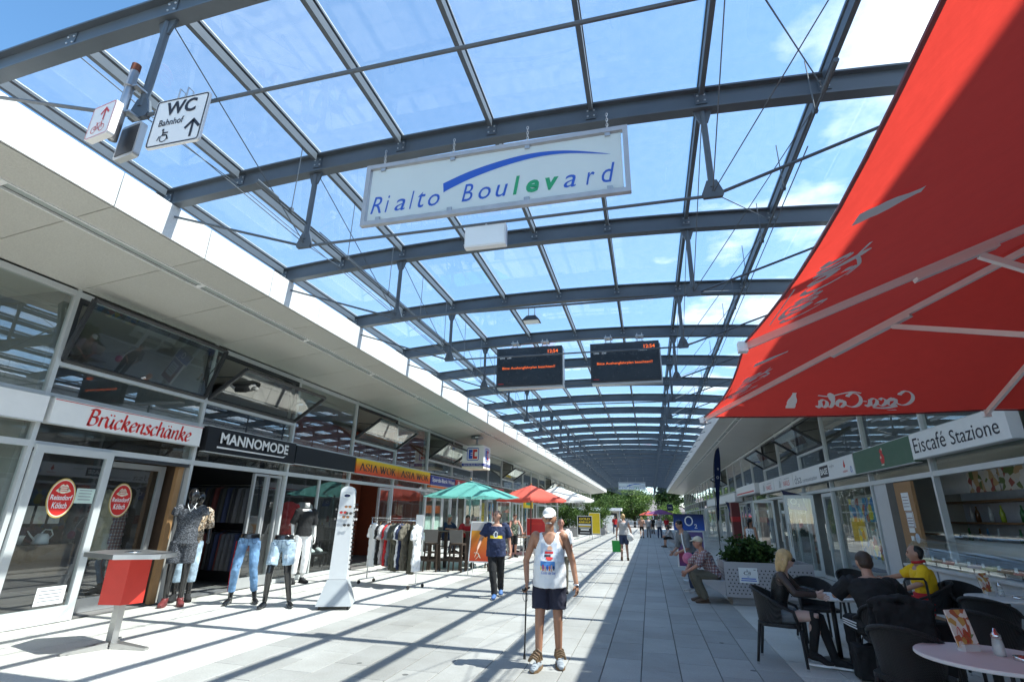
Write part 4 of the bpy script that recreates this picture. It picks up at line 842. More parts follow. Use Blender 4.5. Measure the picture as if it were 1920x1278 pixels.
def plaid(name):
    m, n, l, p = nm(name); MATS[name] = m; p.inputs['Roughness'].default_value = .85; t = n.new('ShaderNodeTexCoord'); s = n.new('ShaderNodeSeparateXYZ'); l.new(t.outputs['Object'], s.inputs[0]); prev = None
    ad = n.new('ShaderNodeMath'); ad.operation = 'ADD'; l.new(s.outputs[0], ad.inputs[0]); l.new(s.outputs[1], ad.inputs[1]); base = (.62, .55, .5, 1)
    for src, fr, ph, w, col in ((ad.outputs[0], 17, 0, .42, (.20, .05, .05, 1)), (s.outputs[2], 17, .3, .42, (.20, .05, .05, 1)), (ad.outputs[0], 17, .5, .16, (.07, .05, .12, 1)), (s.outputs[2], 17, .75, .16, (.07, .05, .12, 1))):
        a = n.new('ShaderNodeMath'); a.operation = 'MULTIPLY_ADD'; a.inputs[1].default_value = fr; a.inputs[2].default_value = ph; l.new(src, a.inputs[0]); b = n.new('ShaderNodeMath'); b.operation = 'FRACT'; l.new(a.outputs[0], b.inputs[0]); c = n.new('ShaderNodeMath'); c.operation = 'LESS_THAN'; c.inputs[1].default_value = w; l.new(b.outputs[0], c.inputs[0])
        d = n.new('ShaderNodeMath'); d.operation = 'MULTIPLY'; d.inputs[1].default_value = .75; l.new(c.outputs[0], d.inputs[0]); mx = n.new('ShaderNodeMixRGB'); l.new(d.outputs[0], mx.inputs[0]); mx.inputs[2].default_value = col
        if prev: l.new(prev, mx.inputs[1])
        else: mx.inputs[1].default_value = base
        prev = mx.outputs[0]
    l.new(prev, p.inputs['Base Color']); return m
plaid('plaid')
m, n, l, p = nm('mesh_top'); MATS['mesh_top'] = m; p.inputs['Base Color'].default_value = (.012, .012, .012, 1); p.inputs['Alpha'].default_value = .72
# ---- old man with a cane, nearest
A = Fig('person', 'elderly man in white cap and printed tank top standing with a cane', 'person', (-1.2, 6.55, 0), .14, 1.70, 1.02, wide=1.04, belly=.085, head=(-.05, .12), vox=.0075)
k = A.k
A.set(elR=(-.285, .03, 1.10), wrR=(-.265, -.07, .865), elL=(.275, .05, 1.10), wrL=(.315, -.02, .86), knR=(-.115, -.07, .485), anR=(-.125, -.11, .085), toR=(-.165, -.26, .03), knL=(.095, -.02, .485), anL=(.10, .06, .085), toL=(.125, -.10, .03))
A.body(MATS['skin_tan'], curl=(1.1, .55), hd={'R': Vector((-.05, -.25, -1)), 'L': Vector((.1, -.2, -1))}, thumbs={'R': Vector((.5, -1, .2)), 'L': Vector((-.5, -1, .1))})
A_top = A.top(MATS['white_cotton'], 0, -.17, .014, 'tank_top', wr=.008); A.pants(MATS['navy_shorts'], .82, .022, 'shorts', wr=.010, flare=.012)
A.hair(MATS['cap_white'], 'cap', 'cap')
mo = MB(); mo.tube([(-.035, -.088, -.045), (0, -.098, -.036), (.035, -.088, -.045)], [.008, .011, .008], 8); mo.xf(A.Hm); B(mo, 'moustache', MATS['grey_hair'], A.t, smooth=True)
gh = MB().ell((.0, .045, -.02), .081, .055, .05, 12, 8); gh.xf(A.Hm); B(gh, 'hair', MATS['grey_hair'], A.t, smooth=True)
wt = MB().tube([A.J['wrL']+Vector((.033*cos(a), .033*sin(a), .004*sin(a)-.0)) for a in [i*pi/8 for i in range(16)]], (.009), 6, closed=True); B(wt, 'wrist_watch', MATS['chrome'], A.t, smooth=True)
M('sandal', (.16, .095, .045), .6); M('sock', (.30, .33, .36), .9)
for q in 'RL':
    sk = MB(); A.foot(sk, q, .003); an = A.J['an'+q]; o = B(sk, 'sock', MATS['sock'], A.t, smooth=True); PEND.append((o, .008, 1, 0., None))
    to = A.J['to'+q]; fl = Vector(((to-an).x, (to-an).y, 0)).normalized(); sd = Vector((-fl.y, fl.x, 0)); a0 = an-fl*.08
    out = [(0,.03),(.06,.042),(.16,.05),(.24,.05),(.29,.022)]; P = [a0+fl*x+sd*w for x, w in out]+[a0+fl*x-sd*w for x, w in out[::-1]]; n_ = len(P)
    so_ = B(MB().add([(p_.x, p_.y, .002) for p_ in P]+[(p_.x, p_.y, .028) for p_ in P], [tuple(range(n_))[::-1], tuple(range(n_, 2*n_))]+[(i, (i+1) % n_, n_+(i+1) % n_, n_+i) for i in range(n_)]), 'sandal', MATS['sandal'], A.t)
    for x, hh in ((.115, .104), (.18, .088), (.235, .074), (.268, .060)):
        c = a0+fl*x; B(MB().tube([c+sd*.05+Vector((0,0,.02)), c+sd*.04+Vector((0,0,hh*.8)), c+Vector((0,0,hh+.006)), c-sd*.04+Vector((0,0,hh*.8)), c-sd*.05+Vector((0,0,.02))], [(.014, .006)]*5, 6), 'strap', MATS['sandal'], so_)
    B(MB().tube([an+Vector((.046*cos(a), .046*sin(a)*1.1, .01)) for a in [i*pi/6 for i in range(12)]], .007, 6, closed=True), 'strap', MATS['sandal'], so_)
# ---- man in navy t-shirt
N = Fig('person', 'man in navy printed t-shirt and black trousers walking past the rust coloured board', 'person', (-3.2, 11.2, 0), .22, 1.70, 1.06, wide=1.08, belly=.05, head=(-.75, .0), vox=.009)
N.set(elR=(-.33, -.02, 1.12), wrR=(-.38, -.20, .93), elL=(.27, .08, 1.10), wrL=(.30, .02, .85), knR=(-.05, -.16, .50), anR=(.0, -.20, .085), toR=(-.01, -.36, .03), knL=(.10, .06, .49), anL=(.10, .30, .13), toL=(.11, .16, .04))
N.body(MATS['skin'], curl=(.7, .9)); N_top = N.top(MATS['navy_cotton'], .48, -.26, .028, 't_shirt', wr=.018); N.pants(MATS['black_cloth'], 2., .014, wr=.01).name; N.hair(MATS['brown_hair'], 'receding'); N.shoes(MATS['blue_shoe'])
# ---- woman walking away with a green bag
Wm = Fig('person', 'woman seen from behind in grey top and denim shorts carrying a green bag', 'person', (-1.05, 22.2, 0), pi+.05, 1.74, 1.05, wide=.95, vox=.011)
Wm.set(knR=(-.10, -.10, .50), anR=(-.12, .02, .085), toR=(-.13, -.13, .03), knL=(.10, -.02, .49), anL=(.11, .22, .13), toL=(.12, .10, .05), elL=(.26, .04, 1.12), wrL=(.29, -.04, .88), elR=(-.27, .03, 1.14), wrR=(-.32, -.03, .90))
Wm.body(MATS['skin']); Wm.top(MATS['light_grey'], 0.06, .02, .014, 'top', wr=.008); Wm.pants(MATS['denim_dark'], .86, .014, 'denim_shorts'); Wm.hair(MATS['blond'], 'short'); Wm.shoes(MATS['leather_brown'], 'leather_brown', 'sandal')
# ---- seated girl at the café table
G = Fig('person', 'blond woman in black mesh top seated in profile at the café table', 'person', (1.45, 7.63, 0), 1.28, 1.66, .88, wide=.9, lean=.26, sit=.53, head=(-.12, .22), vox=.0085)
G.set(elR=(-.25, -.25, .80), wrR=(-.16, -.46, .795), elL=(.23, -.27, .80), wrL=(.06, -.46, .795), knR=(-.10, -.42, .55), anR=(-.06, -.34, .17), toR=(-.06, -.47, .06), knL=(.10, -.44, .53), anL=(.04, -.55, .10), toL=(.04, -.70, .04))
G.body(MATS['skin_pale'], curl=(.4, .4)); G.top(MATS['mesh_top'], 1., .12, .008, 'mesh_top', wr=.003); G.top(MATS['black_cloth'], 0, .10, .006, 'camisole', wr=.003); G.pants(MATS['grey_cloth'], .52, .014, 'shorts'); G.hair(MATS['blond'], 'bob'); G.shoes(MATS['black_cloth'])
for q in 'RL': sk = MB(); G.limb(sk, [G.J['kn'+q].lerp(G.J['hip'+q], .12), 'kn'+q, 'an'+q], [.066, .062, .042], .004); B(sk, 'knee_sock', MATS['black_cloth'], G.t, smooth=True)
gl = MB().tube([(-.06, -.088, .014), (-.03, -.102, .012), (0, -.108, .016), (.03, -.102, .012), (.06, -.088, .014)], [(.006, .016)]*5, 8); gl.xf(G.Hm); B(gl, 'sunglasses', MATS['black_cloth'], G.t)
# ---- man in black at the café table
Bm = Fig('person', 'man in black t-shirt leaning over the café table, back to the camera', 'person', (2.38, 7.02, 0), pi-.12, 1.80, 1.1, wide=1.1, lean=.52, sit=.54, head=(.15, .25), vox=.0085)
Bm.set(elR=(-.34, -.36, .80), wrR=(-.14, -.52, .79), elL=(.36, -.30, .80), wrL=(.12, -.50, .79), knR=(-.20, -.42, .54), anR=(-.14, -.60, .085), toR=(-.15, -.76, .03), knL=(.24, -.36, .54), anL=(.22, -.44, .085), toL=(.25, -.60, .03))
Bm.body(MATS['skin'], curl=(.5, .5)); Bm.top(MATS['black_cloth'], .55, -.05, .020, 't_shirt', wr=.016); Bm_p = Bm.pants(MATS['black_cloth'], 2., .018, wr=.01); Bm.hair(MATS['brown_hair'], 'short'); Bm.shoes(MATS['black_cloth'])
for i in range(3):
    h_, kn_ = Bm.J['hipL'], Bm.J['knL']; off = Vector((.118, 0, .03-.028*i)); B(MB().tube([h_.lerp(kn_, .2)+off+Vector((.0, 0, .0)), h_.lerp(kn_, .55)+off*.94, h_.lerp(kn_, .9)+off*.8], [(.006, .008)]*3, 6), 'side_stripe', MATS['white_cotton'], Bm.t)
# ---- courier in yellow shirt
Cm = Fig('person', 'man in yellow shirt with red collar seated by the ice cream counter', 'person', (3.86, 9.45, 0), -1.75, 1.76, 1.08, wide=1.06, lean=.06, sit=.50, head=(-.1, .0), vox=.009)
Cm.set(elR=(-.28, -.20, .86), wrR=(-.28, -.46, .80), elL=(.27, -.12, .80), wrL=(.14, -.34, .68), knR=(-.14, -.44, .52), anR=(-.18, -.46, .085), toR=(-.2, -.62, .03), knL=(.18, -.44, .52), anL=(.2, -.40, .085), toL=(.24, -.56, .03))
Cm.body(MATS['skin'], curl=(.9, .6)); Cm.top(MATS['yellow_cloth'], .5, .1, .022, 'shirt', wr=.014); Cm.pants(MATS['red_cloth'], .95, .022, 'shorts'); Cm.hair(MATS['black_hair'], 'receding'); Cm.shoes(MATS['black_cloth'])
cl = MB().tube([Cm.neck+Vector((.075*cos(a), .072*sin(a), .012+.012*sin(a))) for a in [i*pi/8 for i in range(16)]], (.02), 6, closed=True); B(cl, 'collar', MATS['red_cloth'], Cm.t, smooth=True)
bd = MB(); Cm.torso(bd, .050, .06, .36); B(bd, 'shirt_panel', MATS['red_cloth'], Cm.t, smooth=True)
# ---- plaid shirt man on the bench
Pm = Fig('person', 'elderly man in checked shirt and beige cap sitting on the planter bench', 'person', (1.23, 12.25, 0), -1.40, 1.76, 1.0, wide=1.02, lean=.42, sit=.50, head=(.1, .0), vox=.0095)
Pm.set(elR=(-.24, -.42, .70), wrR=(-.10, -.56, .56), elL=(.24, -.40, .70), wrL=(.06, -.58, .57), knR=(-.13, -.44, .54), anR=(-.12, -.26, .085), toR=(-.13, -.42, .03), knL=(.13, -.44, .54), anL=(.10, -.24, .085), toL=(.12, -.40, .03))
Pm.body(MATS['skin_red'], curl=(.9, .9)); Pm.top(MATS['plaid'], .55, -.02, .020, 'checked_shirt', wr=.012); Pm.pants(MATS['khaki'], 2., .018, wr=.012); Pm.hair(MATS['cap_beige'], 'cap', 'cap'); Pm.shoes(MATS['leather_brown'], 'leather_brown')
bl = MB(); Pm.torso(bl, .024, .0, .07); B(bl, 'belt', MATS['black_cloth'], Pm.t)
# ---- person with pink bag behind the bench
K = Fig('person', 'person in grey top and jeans with a pink bag bending behind the bench', 'person', (.90, 13.7, 0), -1.1, 1.62, .98, lean=.42, head=(.2, .2), vox=.011)
K.set(elR=(-.22, -.22, .96), wrR=(-.12, -.40, .86), elL=(.22, -.20, .96), wrL=(.12, -.40, .86))
K.body(MATS['skin']); K.top(MATS['grey_cloth'], .5, -.05, .018, 'shirt'); K.pants(MATS['denim_dark'], 2., .012, 'jeans'); K.hair(MATS['black_hair'], 'short'); K.shoes(MATS['light_grey'])
# ---- woman by the right shop front
D = Fig('person', 'woman with dark ponytail in dotted white dress by the right shop front', 'person', (3.15, 19.0, 0), 2.4, 1.66, .95, wide=.92, vox=.012)
D.body(MATS['skin_tan']); dr = MB(); D.torso(dr, .016, -.16, 1.0); dr.tube([D.pel+Vector((0,0,.05)), Vector((0,0,.72)), Vector((0,0,.42))], [(.17, .13), (.21, .17), (.25, .21)], 16); o = B(dr, 'dress', MATS['dots'], D.t); PEND.append((o, .013, 3, .01, None)); D.hair(MATS['black_hair'], 'tail'); D.shoes(MATS['black_cloth'], 'black_cloth')
# ---- man in white shirt hidden behind the old man
H = Fig('person', 'white shirted person half hidden behind the old man with the cane', 'person', (-2.0, 12.4, 0), .1, 1.56, 1.1, wide=1.08, head=(.2, .1), vox=.012)
H.body(MATS['skin_red']); H.top(MATS['white_cotton'], .5, -.2, .025, 'shirt'); H.pants(MATS['khaki'], 2.); H.hair(MATS['grey_hair'], 'bald'); H.shoes(MATS['black_cloth'], 'black_cloth')
# ---- walkers far off
WALK = [((-3.45, 55.5), .3, 'red_cloth', 'denim_dark', 'brown_hair', 1.0, 'person in red shirt walking towards the camera far down the boulevard'),
        ((-.70, 46.5), pi, 'skin', 'black_cloth', 'blond', .9, 'far walker with bare back and black shorts, leftmost of the far group'),
        ((-.15, 48.2), pi+.1, 'light_grey', 'grey_cloth', 'grey_hair', 1.1, 'far walker in pale shirt in the middle of the distant group'),
        ((.75, 47.6), pi-.2, 'light_grey', 'denim_dark', 'black_hair', 1.0, 'far walker in jeans with dark hair at the right of the group'),
        ((.25, 58.5), pi, 'black_cloth', 'black_cloth', 'black_hair', 1.0, 'farthest dark clothed walker between the distant walkers'),
        ((1.62, 57.0), .4, 'red_cloth', 'black_cloth', 'brown_hair', 1.0, 'far person with long brown hair standing by the violet parasol')]
for i, ((x, y), rz, tp, bt, hr, ft, lab) in enumerate(WALK):
    f = Fig('person', lab, 'person', (x, y, 0), rz, 1.70, ft, group='distant walkers', vox=.02); sg = 1 if i % 2 else -1
    f.set(knR=(-.1, -.09*sg, .5), anR=(-.1, -.16*sg if sg > 0 else .2, .085), knL=(.1, .05*sg, .49), anL=(.1, .2*sg if sg > 0 else -.16, .1)); f.J['toR'] = f.J['anR']+Vector((-.02, -.15, -.05)); f.J['toL'] = f.J['anL']+Vector((.02, -.15, -.05))
    f.body(MATS['skin'], face=False); f.top(MATS[tp], .5, -.05, .018); f.pants(MATS[bt], .85 if i == 1 else 2.); f.hair(MATS[hr], 'bob' if i in (5, 1) else 'short'); f.shoes(MATS['black_cloth'], 'black_cloth')
f = Fig('person', 'person in grey jacket sitting on a far bench on the right', 'person', (1.2, 33.3, 0), -1.3, 1.68, 1., lean=.35, sit=.5, vox=.016); f.set(elR=(-.24, -.3, .75), wrR=(-.1, -.45, .62), elL=(.24, -.3, .75), wrL=(.1, -.45, .62)); f.body(MATS['skin'], face=False); f.top(MATS['light_grey'], 1., -.02, .02, 'jacket'); f.pants(MATS['black_cloth'], 1.3); f.hair(MATS['brown_hair'], 'bob'); f.shoes(MATS['leather_brown'], 'leather_brown')
# ---- guests of the left cafés
SEAT = [((-5.75, 16.6), .5, 'red_cloth', 'black_cloth', 'brown_hair', 'man in red sitting behind the tall wooden table', .82, 'short'),
        ((-7.0, 18.0), 1.2, 'navy_cotton', 'denim_dark', 'grey_hair', 'grey haired guest in blue sitting behind the clothes rail', .82, 'short'),
        ((-6.6, 24.6), 1.4, 'black_cloth', 'denim_dark', 'black_hair', 'dark haired guest in black seated under the red parasol', .5, 'short'),
        ((-7.1, 25.6), .4, 'red_cloth', 'denim_dark', 'brown_hair', 'guest in red under the red parasol, farthest back of that table', .5, 'bob'),
        ((-5.5, 25.8), -.9, 'black_cloth', 'black_cloth', 'black_hair', 'guest in black seated behind the red advertising board', .5, 'short'),
        ((-6.0, 27.4), .2, 'white_cotton', 'denim_dark', 'grey_hair', 'grey haired guest in white seated deep under the parasols', .5, 'short')]
for (x, y), rz, tp, bt, hr, lab, st, hs in SEAT:
    f = Fig('person', lab, 'person', (x, y, 0), rz, 1.70, 1., lean=.2, sit=st, vox=.013, group='seated café guests')
    z = st
    f.set(elR=(-.25, -.22, z+.30), wrR=(-.15, -.44, z+.28), elL=(.25, -.22, z+.30), wrL=(.15, -.44, z+.28))
    if st > .6: f.set(anR=(-.1, -.3, .42), anL=(.1, -.3, .42), toR=(-.1, -.45, .38), toL=(.1, -.45, .38))
    f.body(MATS['skin_red'], face=True); f.top(MATS[tp], .5, -.02, .018); f.pants(MATS[bt], 2.); f.hair(MATS[hr], hs); f.shoes(MATS['black_cloth'], 'black_cloth')
f = Fig('person', 'person in camouflage tank top standing at a café table', 'person', (-5.45, 21.6, 0), .6, 1.68, 1., lean=.22, head=(.1, .3), vox=.011)
f.set(elR=(-.26, -.22, 1.10), wrR=(-.22, -.42, .92), elL=(.26, -.24, 1.10), wrL=(.22, -.44, .92)); f.body(MATS['skin_red']); f.top(MATS['camo_green'], 0, -.1, .016, 'tank_top'); f.pants(MATS['black_cloth'], 1., .02, 'shorts'); f.hair(MATS['brown_hair'], 'short'); f.shoes(MATS['black_cloth'], 'black_cloth')
# ================================================================== MANNEQUINS
def legs_only(label, loc, rz, mat, length, k=1.14):
    f = Fig('mannequin', label, 'mannequin', loc, rz, 1.75*k, .92, group='leg mannequins in front of the fashion shop', vox=.009)
    f.set(hipR=f.J['hipR'], knR=Vector((-.12, -.09, .50))*k, anR=Vector((-.15, .03, .085))*k, toR=Vector((-.17, -.13, .03))*k, knL=Vector((.13, -.02, .50))*k, anL=Vector((.20, .06, .085))*k, toL=Vector((.26, -.08, .03))*k)
    mb = MB(); f.torso(mb, 0, -.16, .2)
    for q in 'RL':
        f.limb(mb, ['hip'+q, 'kn'+q, 'an'+q], [.080, .054, .036]); kn, an = f.J['kn'+q], f.J['an'+q]; d = an-kn; bk = Vector((0, .022*k, 0)); mb.tube([kn+d*.05, kn+d*.3+bk, kn+d*.62+bk*.3], [.045*k, .052*k, .036*k], 10); f.foot(mb, q)
    o = B(mb, 'body', MATS['mannequin_black'], f.t); PEND.append((o, .009, 2, 0., None)); f.pants(MATS[mat], length, .007 if length > 1 else .014, 'jeans' if length > 1 else 'denim_shorts', wr=.011, slim=.84 if length > 1 else 1.)
    f.jeans = f.t.children[-1]; return f
J1 = legs_only('black leg mannequin wearing long blue jeans with a side stripe', (-7.28, 8.68, 0), .5, 'denim', 1.86)
J2 = legs_only('black leg mannequin wearing pale ripped denim shorts', (-6.47, 8.58, 0), .45, 'denim_pale', .92)
for s_, c_ in ((0, 'red_cloth'), (.012, 'navy_cotton')):
    pts = [J1.J['hipR']+Vector((-.122, .01+s_, .0)), J1.J['hipR'].lerp(J1.J['knR'], .5)+Vector((-.10, .01+s_, 0)), J1.J['knR']+Vector((-.082, .01+s_, 0)), J1.J['knR'].lerp(J1.J['anR'], .5)+Vector((-.073, .01+s_, 0)), J1.J['anR']+Vector((-.066, .01+s_, .1))]
    B(MB().tube(pts, [(.006, .005)]*5, 6), 'side_stripe', MATS[c_], J1.t)
F1 = Fig('mannequin', 'black male mannequin in grey mottled shirt and shorts with a necklace', 'mannequin', (-8.2, 8.12, 0), .75, 1.98, .95, wide=1.02, head=(.2, 0), vox=.0095)
F1.body(MATS['mannequin_black'], face=False, hands=False, arms=False)
F1.set(elR=F1.J['shR']+Vector((-.04, .02, -.16)), wrR=F1.J['shR']+Vector((-.05, .02, -.2)), elL=F1.J['shL']+Vector((.04, .02, -.16)), wrL=F1.J['shL']+Vector((.05, .02, -.2)))
F1.top(MATS['melange'], .40, -.1, .016, 't_shirt', wr=.01); F1.pants(MATS['melange'], .88, .022, 'shorts', wr=.01, flare=.01)
B(MB().tube([F1.neck+Vector((-.07, -.02, .0)), F1.neck+Vector((-.05, -.115, -.06)), F1.neck+Vector((0, -.155, -.15)), F1.neck+Vector((.05, -.115, -.06)), F1.neck+Vector((.07, -.02, .0))], .006, 6), 'necklace', MATS['white_paint'], F1.t)
M('maroon', (.16, .03, .03), .5); F1.shoes(MATS['maroon'], 'maroon', 'shoe')
F2 = Fig('mannequin', 'black mannequin in tan camouflage shirt and pale jeans behind the grey one', 'mannequin', (-8.47, 8.55, 0), .75, 1.94, .92, head=(.3, 0), vox=.010)
F2.body(MATS['mannequin_black'], face=False, hands=False); F2.top(MATS['camo_tan'], .6, -.1, .016, 't_shirt'); F2.pants(MATS['denim_pale'], 1.7, .014, 'jeans'); F2.shoes(MATS['black_cloth'], 'black_cloth')
F3 = Fig('mannequin', 'headless white mannequin in black shirt with an orange stripe', 'mannequin', (-8.15, 11.5, 0), 1.0, 1.98, .92, vox=.0105)
F3.set(elR=F3.J['shR']+Vector((-.07, .06, -.3)), wrR=F3.J['shR']+Vector((-.06, -.02, -.58)))
F3.body(MATS['mannequin_white'], face=False, hands=True, head=False, curl=(.3, .3)); F3.top(MATS['black_cloth'], .5, -.05, .014, 'shirt'); F3.pants(MATS['white_cotton'], 1.8, .012); F3.shoes(MATS['black_cloth'], 'black_cloth')
B(MB().tube([F3.neck-F3.up*.02, F3.neck+F3.up*.09], [.062, .055], 12), 'neck', MATS['mannequin_white'], F3.t, smooth=True)
finish_figures()
# ---- seams and pockets of the denim
M('seam', (.05, .09, .17), .8); M('copper', (.4, .2, .08), .4, .8); M('denim_worn', (.62, .68, .72), .85, var=.2, scale=40)
for f in (J1, J2):
    kk = f.k; zt_ = zc0 = (f.pel+f.up*.49*kk*.10).z; jm = f.jeans; jm.name = 'jeans'
    st = [[(-.0, zt_-.02), (.002, zt_-.10), (-.012, zt_-.17)], [(-.15, zt_-.07), (-.12, zt_-.115), (-.075, zt_-.10), (-.06, zt_-.03)], [(.15, zt_-.07), (.12, zt_-.115), (.075, zt_-.10), (.06, zt_-.03)], [(-.16, zt_-.012), (-.08, zt_-.03), (0, zt_-.035), (.08, zt_-.03), (.16, zt_-.012)]]
    project(jm, nib(st, .009, 0, .008), -1, .003, 'seam', MATS['seam'], f.t)
    if f is J2: project(jm, join2([grid2(-.13, -.07, zt_-.38, zt_-.30, 5, 4, lambda x, y: abs(x+.10) < .026), grid2(.07, .13, zt_-.33, zt_-.27, 5, 4)]), -1, .003, 'worn_patch', MATS['denim_worn'], f.t)
    else: project(jm, nib([[(-.18, zt_-.46), (-.10, zt_-.47), (-.10, zt_-.62), (-.18, zt_-.61)]], .008, 0, .008, False), -1, .003, 'pocket_seam', MATS['seam'], f.t)
# ---- prints on the shirts
def zc(f, t_): return (f.pel+f.up*.49*f.k*t_).z
z0 = zc(A, .36); pr = lambda vf, m_, nme='print', off=.003: project(A_top, vf, -1, off, nme, MATS[m_], A.t)
M('sky_print', (.55, .60, .68), .8); M('print_blue', (.10, .28, .62), .8); M('print_skin', (.75, .42, .28), .8)
pr(grid2(-.10, .12, z0+.02, z0+.24, 8, 8, lambda x, y: (x+.0)**2/.0121+(y-z0-.14)**2/.0121 < 1), 'sky_print')
pr(grid2(-.10, .07, z0-.06, z0+.02, 8, 4), 'print_blue', off=.004)
for i, c in enumerate(('yellow_ink', 'red_ink', 'print_skin', 'blue_ink', 'orange_panel', 'print_skin', 'dark_ink')):
    x_ = -.10+i*.025; pr(grid2(x_, x_+.014, z0-.075-.006*(i % 3), z0-.03+.012*(i % 2), 1, 3), c, off=.006)
pr(grid2(-.05, .05, z0+.10, z0+.125, 5, 2), 'red_ink', off=.006); pr(grid2(-.055, .02, z0+.065, z0+.09, 5, 2), 'dark_ink', off=.006); pr(grid2(-.035, .045, z0+.03, z0+.065, 5, 3, lambda x, y: (x-.005)**2/.0016+(y-z0-.05)**2/.0004 < 1), 'red_ink', off=.006); pr(grid2(-.02, .04, z0+.14, z0+.2, 5, 4, lambda x, y: abs(x-.01) < (z0+.2-y)*.7), 'print_skin', off=.006)
pr(fit2(T('Costa del Sol', .15, .01), -.09, .075, z0-.118, z0-.088), 'blue_ink', 'lettering')
z0 = zc(N, .62); pr = lambda vf, m_, nme='print', off=.003: project(N_top, vf, -1, off, nme, MATS[m_], N.t)
pr(grid2(-.13, .13, z0-.075, z0-.02, 10, 3), 'yellow_ink'); pr(grid2(-.065, .05, z0-.06, z0+.065, 8, 8, lambda x, y: (x+.008)**2/.0026+(y-z0)**2/.0036 < 1), 'white_paint', off=.005); pr(grid2(-.02, .01, z0-.045, z0+.04, 2, 4), 'navy_cotton', off=.007)
# ================================================================== FURNITURE AND GOODS
M('steel_brushed', (.50, .50, .49), .32, .85, var=.08, scale=5); M('red_lacquer', (.62, .045, .03), .4, var=.06); M('tower_white', (.68, .69, .69), .4, var=.04); M('tower_grey', (.42, .44, .45), .45, var=.04)
M('wood_dark', (.055, .036, .024), .6, var=.3, scale=7, bump=.25, bscale=40); M('rattan_grey', (.16, .15, .14), .7, var=.2, scale=60, bump=.6, bscale=90); M('table_white', (.72, .70, .69), .5, var=.03); M('rubber', (.02, .02, .02), .7); M('table_edge', (.62, .61, .60), .4)
def wicker(name, col, sc):
    m, n, l, p = nm(name); MATS[name] = m; p.inputs['Base Color'].default_value = col+(1,); p.inputs['Roughness'].default_value = .5; t = n.new('ShaderNodeTexCoord'); hs = []
    for ax, dr in (('X', 'BANDS'), ('Z', 'BANDS')):
        w = n.new('ShaderNodeTexWave'); w.wave_type = dr; w.bands_direction = ax; w.inputs['Scale'].default_value = sc; l.new(t.outputs['Object'], w.inputs['Vector']); hs.append(w)
    mx = n.new('ShaderNodeMath'); mx.operation = 'MAXIMUM'; l.new(hs[0].outputs['Fac'], mx.inputs[0]); l.new(hs[1].outputs['Fac'], mx.inputs[1])
    b = n.new('ShaderNodeBump'); b.inputs['Strength'].default_value = .9; b.inputs['Distance'].default_value = .006; l.new(mx.outputs[0], b.inputs['Height']); l.new(b.outputs[0], p.inputs['Normal']); return m
wicker('wicker', (.016, .015, .015), 28); wicker('wicker_grey', (.22, .22, .21), 22); M('frame_black', (.012, .012, .012), .4)
def cafe_chair(label, loc, rz, mat='wicker', group='black wicker café chairs'):
    t = thing('wicker_chair', label, 'chair', (loc[0], loc[1], 0), rz, group); R = .255
    def zt(a): return .81-.19*(abs(a)/1.9)**2
    v = []; n = 18; m = 5
    for lay in (0, .016):
        for j in range(m+1):
            for i in range(n+1):
                a = lerp(-1.85, 1.85, i/n); u = j/m; r = lerp(.215, R, u)-lay; z = lerp(.43, zt(a), u); v.append((r*sin(a), r*cos(a)*1.0+.0, z))
    f = []; q = (n+1)*(m+1)
    for j in range(m):
        for i in range(n):
            a = j*(n+1)+i; f += [(a, a+1, a+n+2, a+n+1), (q+a+n+1, q+a+n+2, q+a+1, q+a)]
    B(MB().add(v, f), 'back_shell', MATS[mat], t, smooth=True)
    hoop = [(-.275, -.25, .0+.40), (-.285, -.20, .60)]+[(R*1.04*sin(a), R*1.04*cos(a), zt(a)+.008) for a in [lerp(-1.8, 1.8, i/16) for i in range(17)]]+[(.285, -.20, .60), (.275, -.25, .40)]
    B(MB().tube(hoop, (.019), 8), 'arm_rail', MATS[mat], t, smooth=True)
    B(MB().prism(rrect(.50, .47, .12), (0, -.02, .415), (1,0,0), (0,1,0), (0,0,1), .035), 'seat', MATS[mat], t)
    for sx_ in (-1, 1):
        for (a, b) in (((sx_*.275, -.25, .42), (sx_*.28, -.27, .03)), ((sx_*.20, .19, .43), (sx_*.23, .25, .03))):
            lg = B(MB().tube([a, b], [.019, .016], 8), 'leg', MATS[mat], t, smooth=True); B(MB().tube([b, (b[0], b[1], .002)], .0175, 8), 'foot_cap', MATS['chrome'], lg)
    return t
def cafe_table(label, loc, r, h=.73, items=True, group='round white café tables'):
    t = thing('round_table', label, 'table', (loc[0], loc[1], 0), 0, group)
    B(MB().lathe([(r-.006, h-.026), (r, h-.02), (r, h-.006), (r-.005, h)], n=40), 'table_top', MATS['table_white'], t, smooth=False)
    B(MB().tube([(0, 0, .03), (0, 0, h-.027)], .03, 12), 'column', MATS['frame_black'], t, smooth=True); B(MB().lathe([(.22, .001), (.22, .012), (.05, .04), (.03, .05)], n=24), 'base', MATS['frame_black'], t); return t
cafe_table('white round table in the front right corner with menu and sugar', (2.30, 4.86), .46); cafe_table('white round table between the blond woman and the man in black', (2.16, 7.92), .36); cafe_table('white round table at the right edge by the counter', (4.38, 8.62), .42); cafe_table('white round table with a cup in front of the yellow shirted man', (3.42, 10.05), .36)
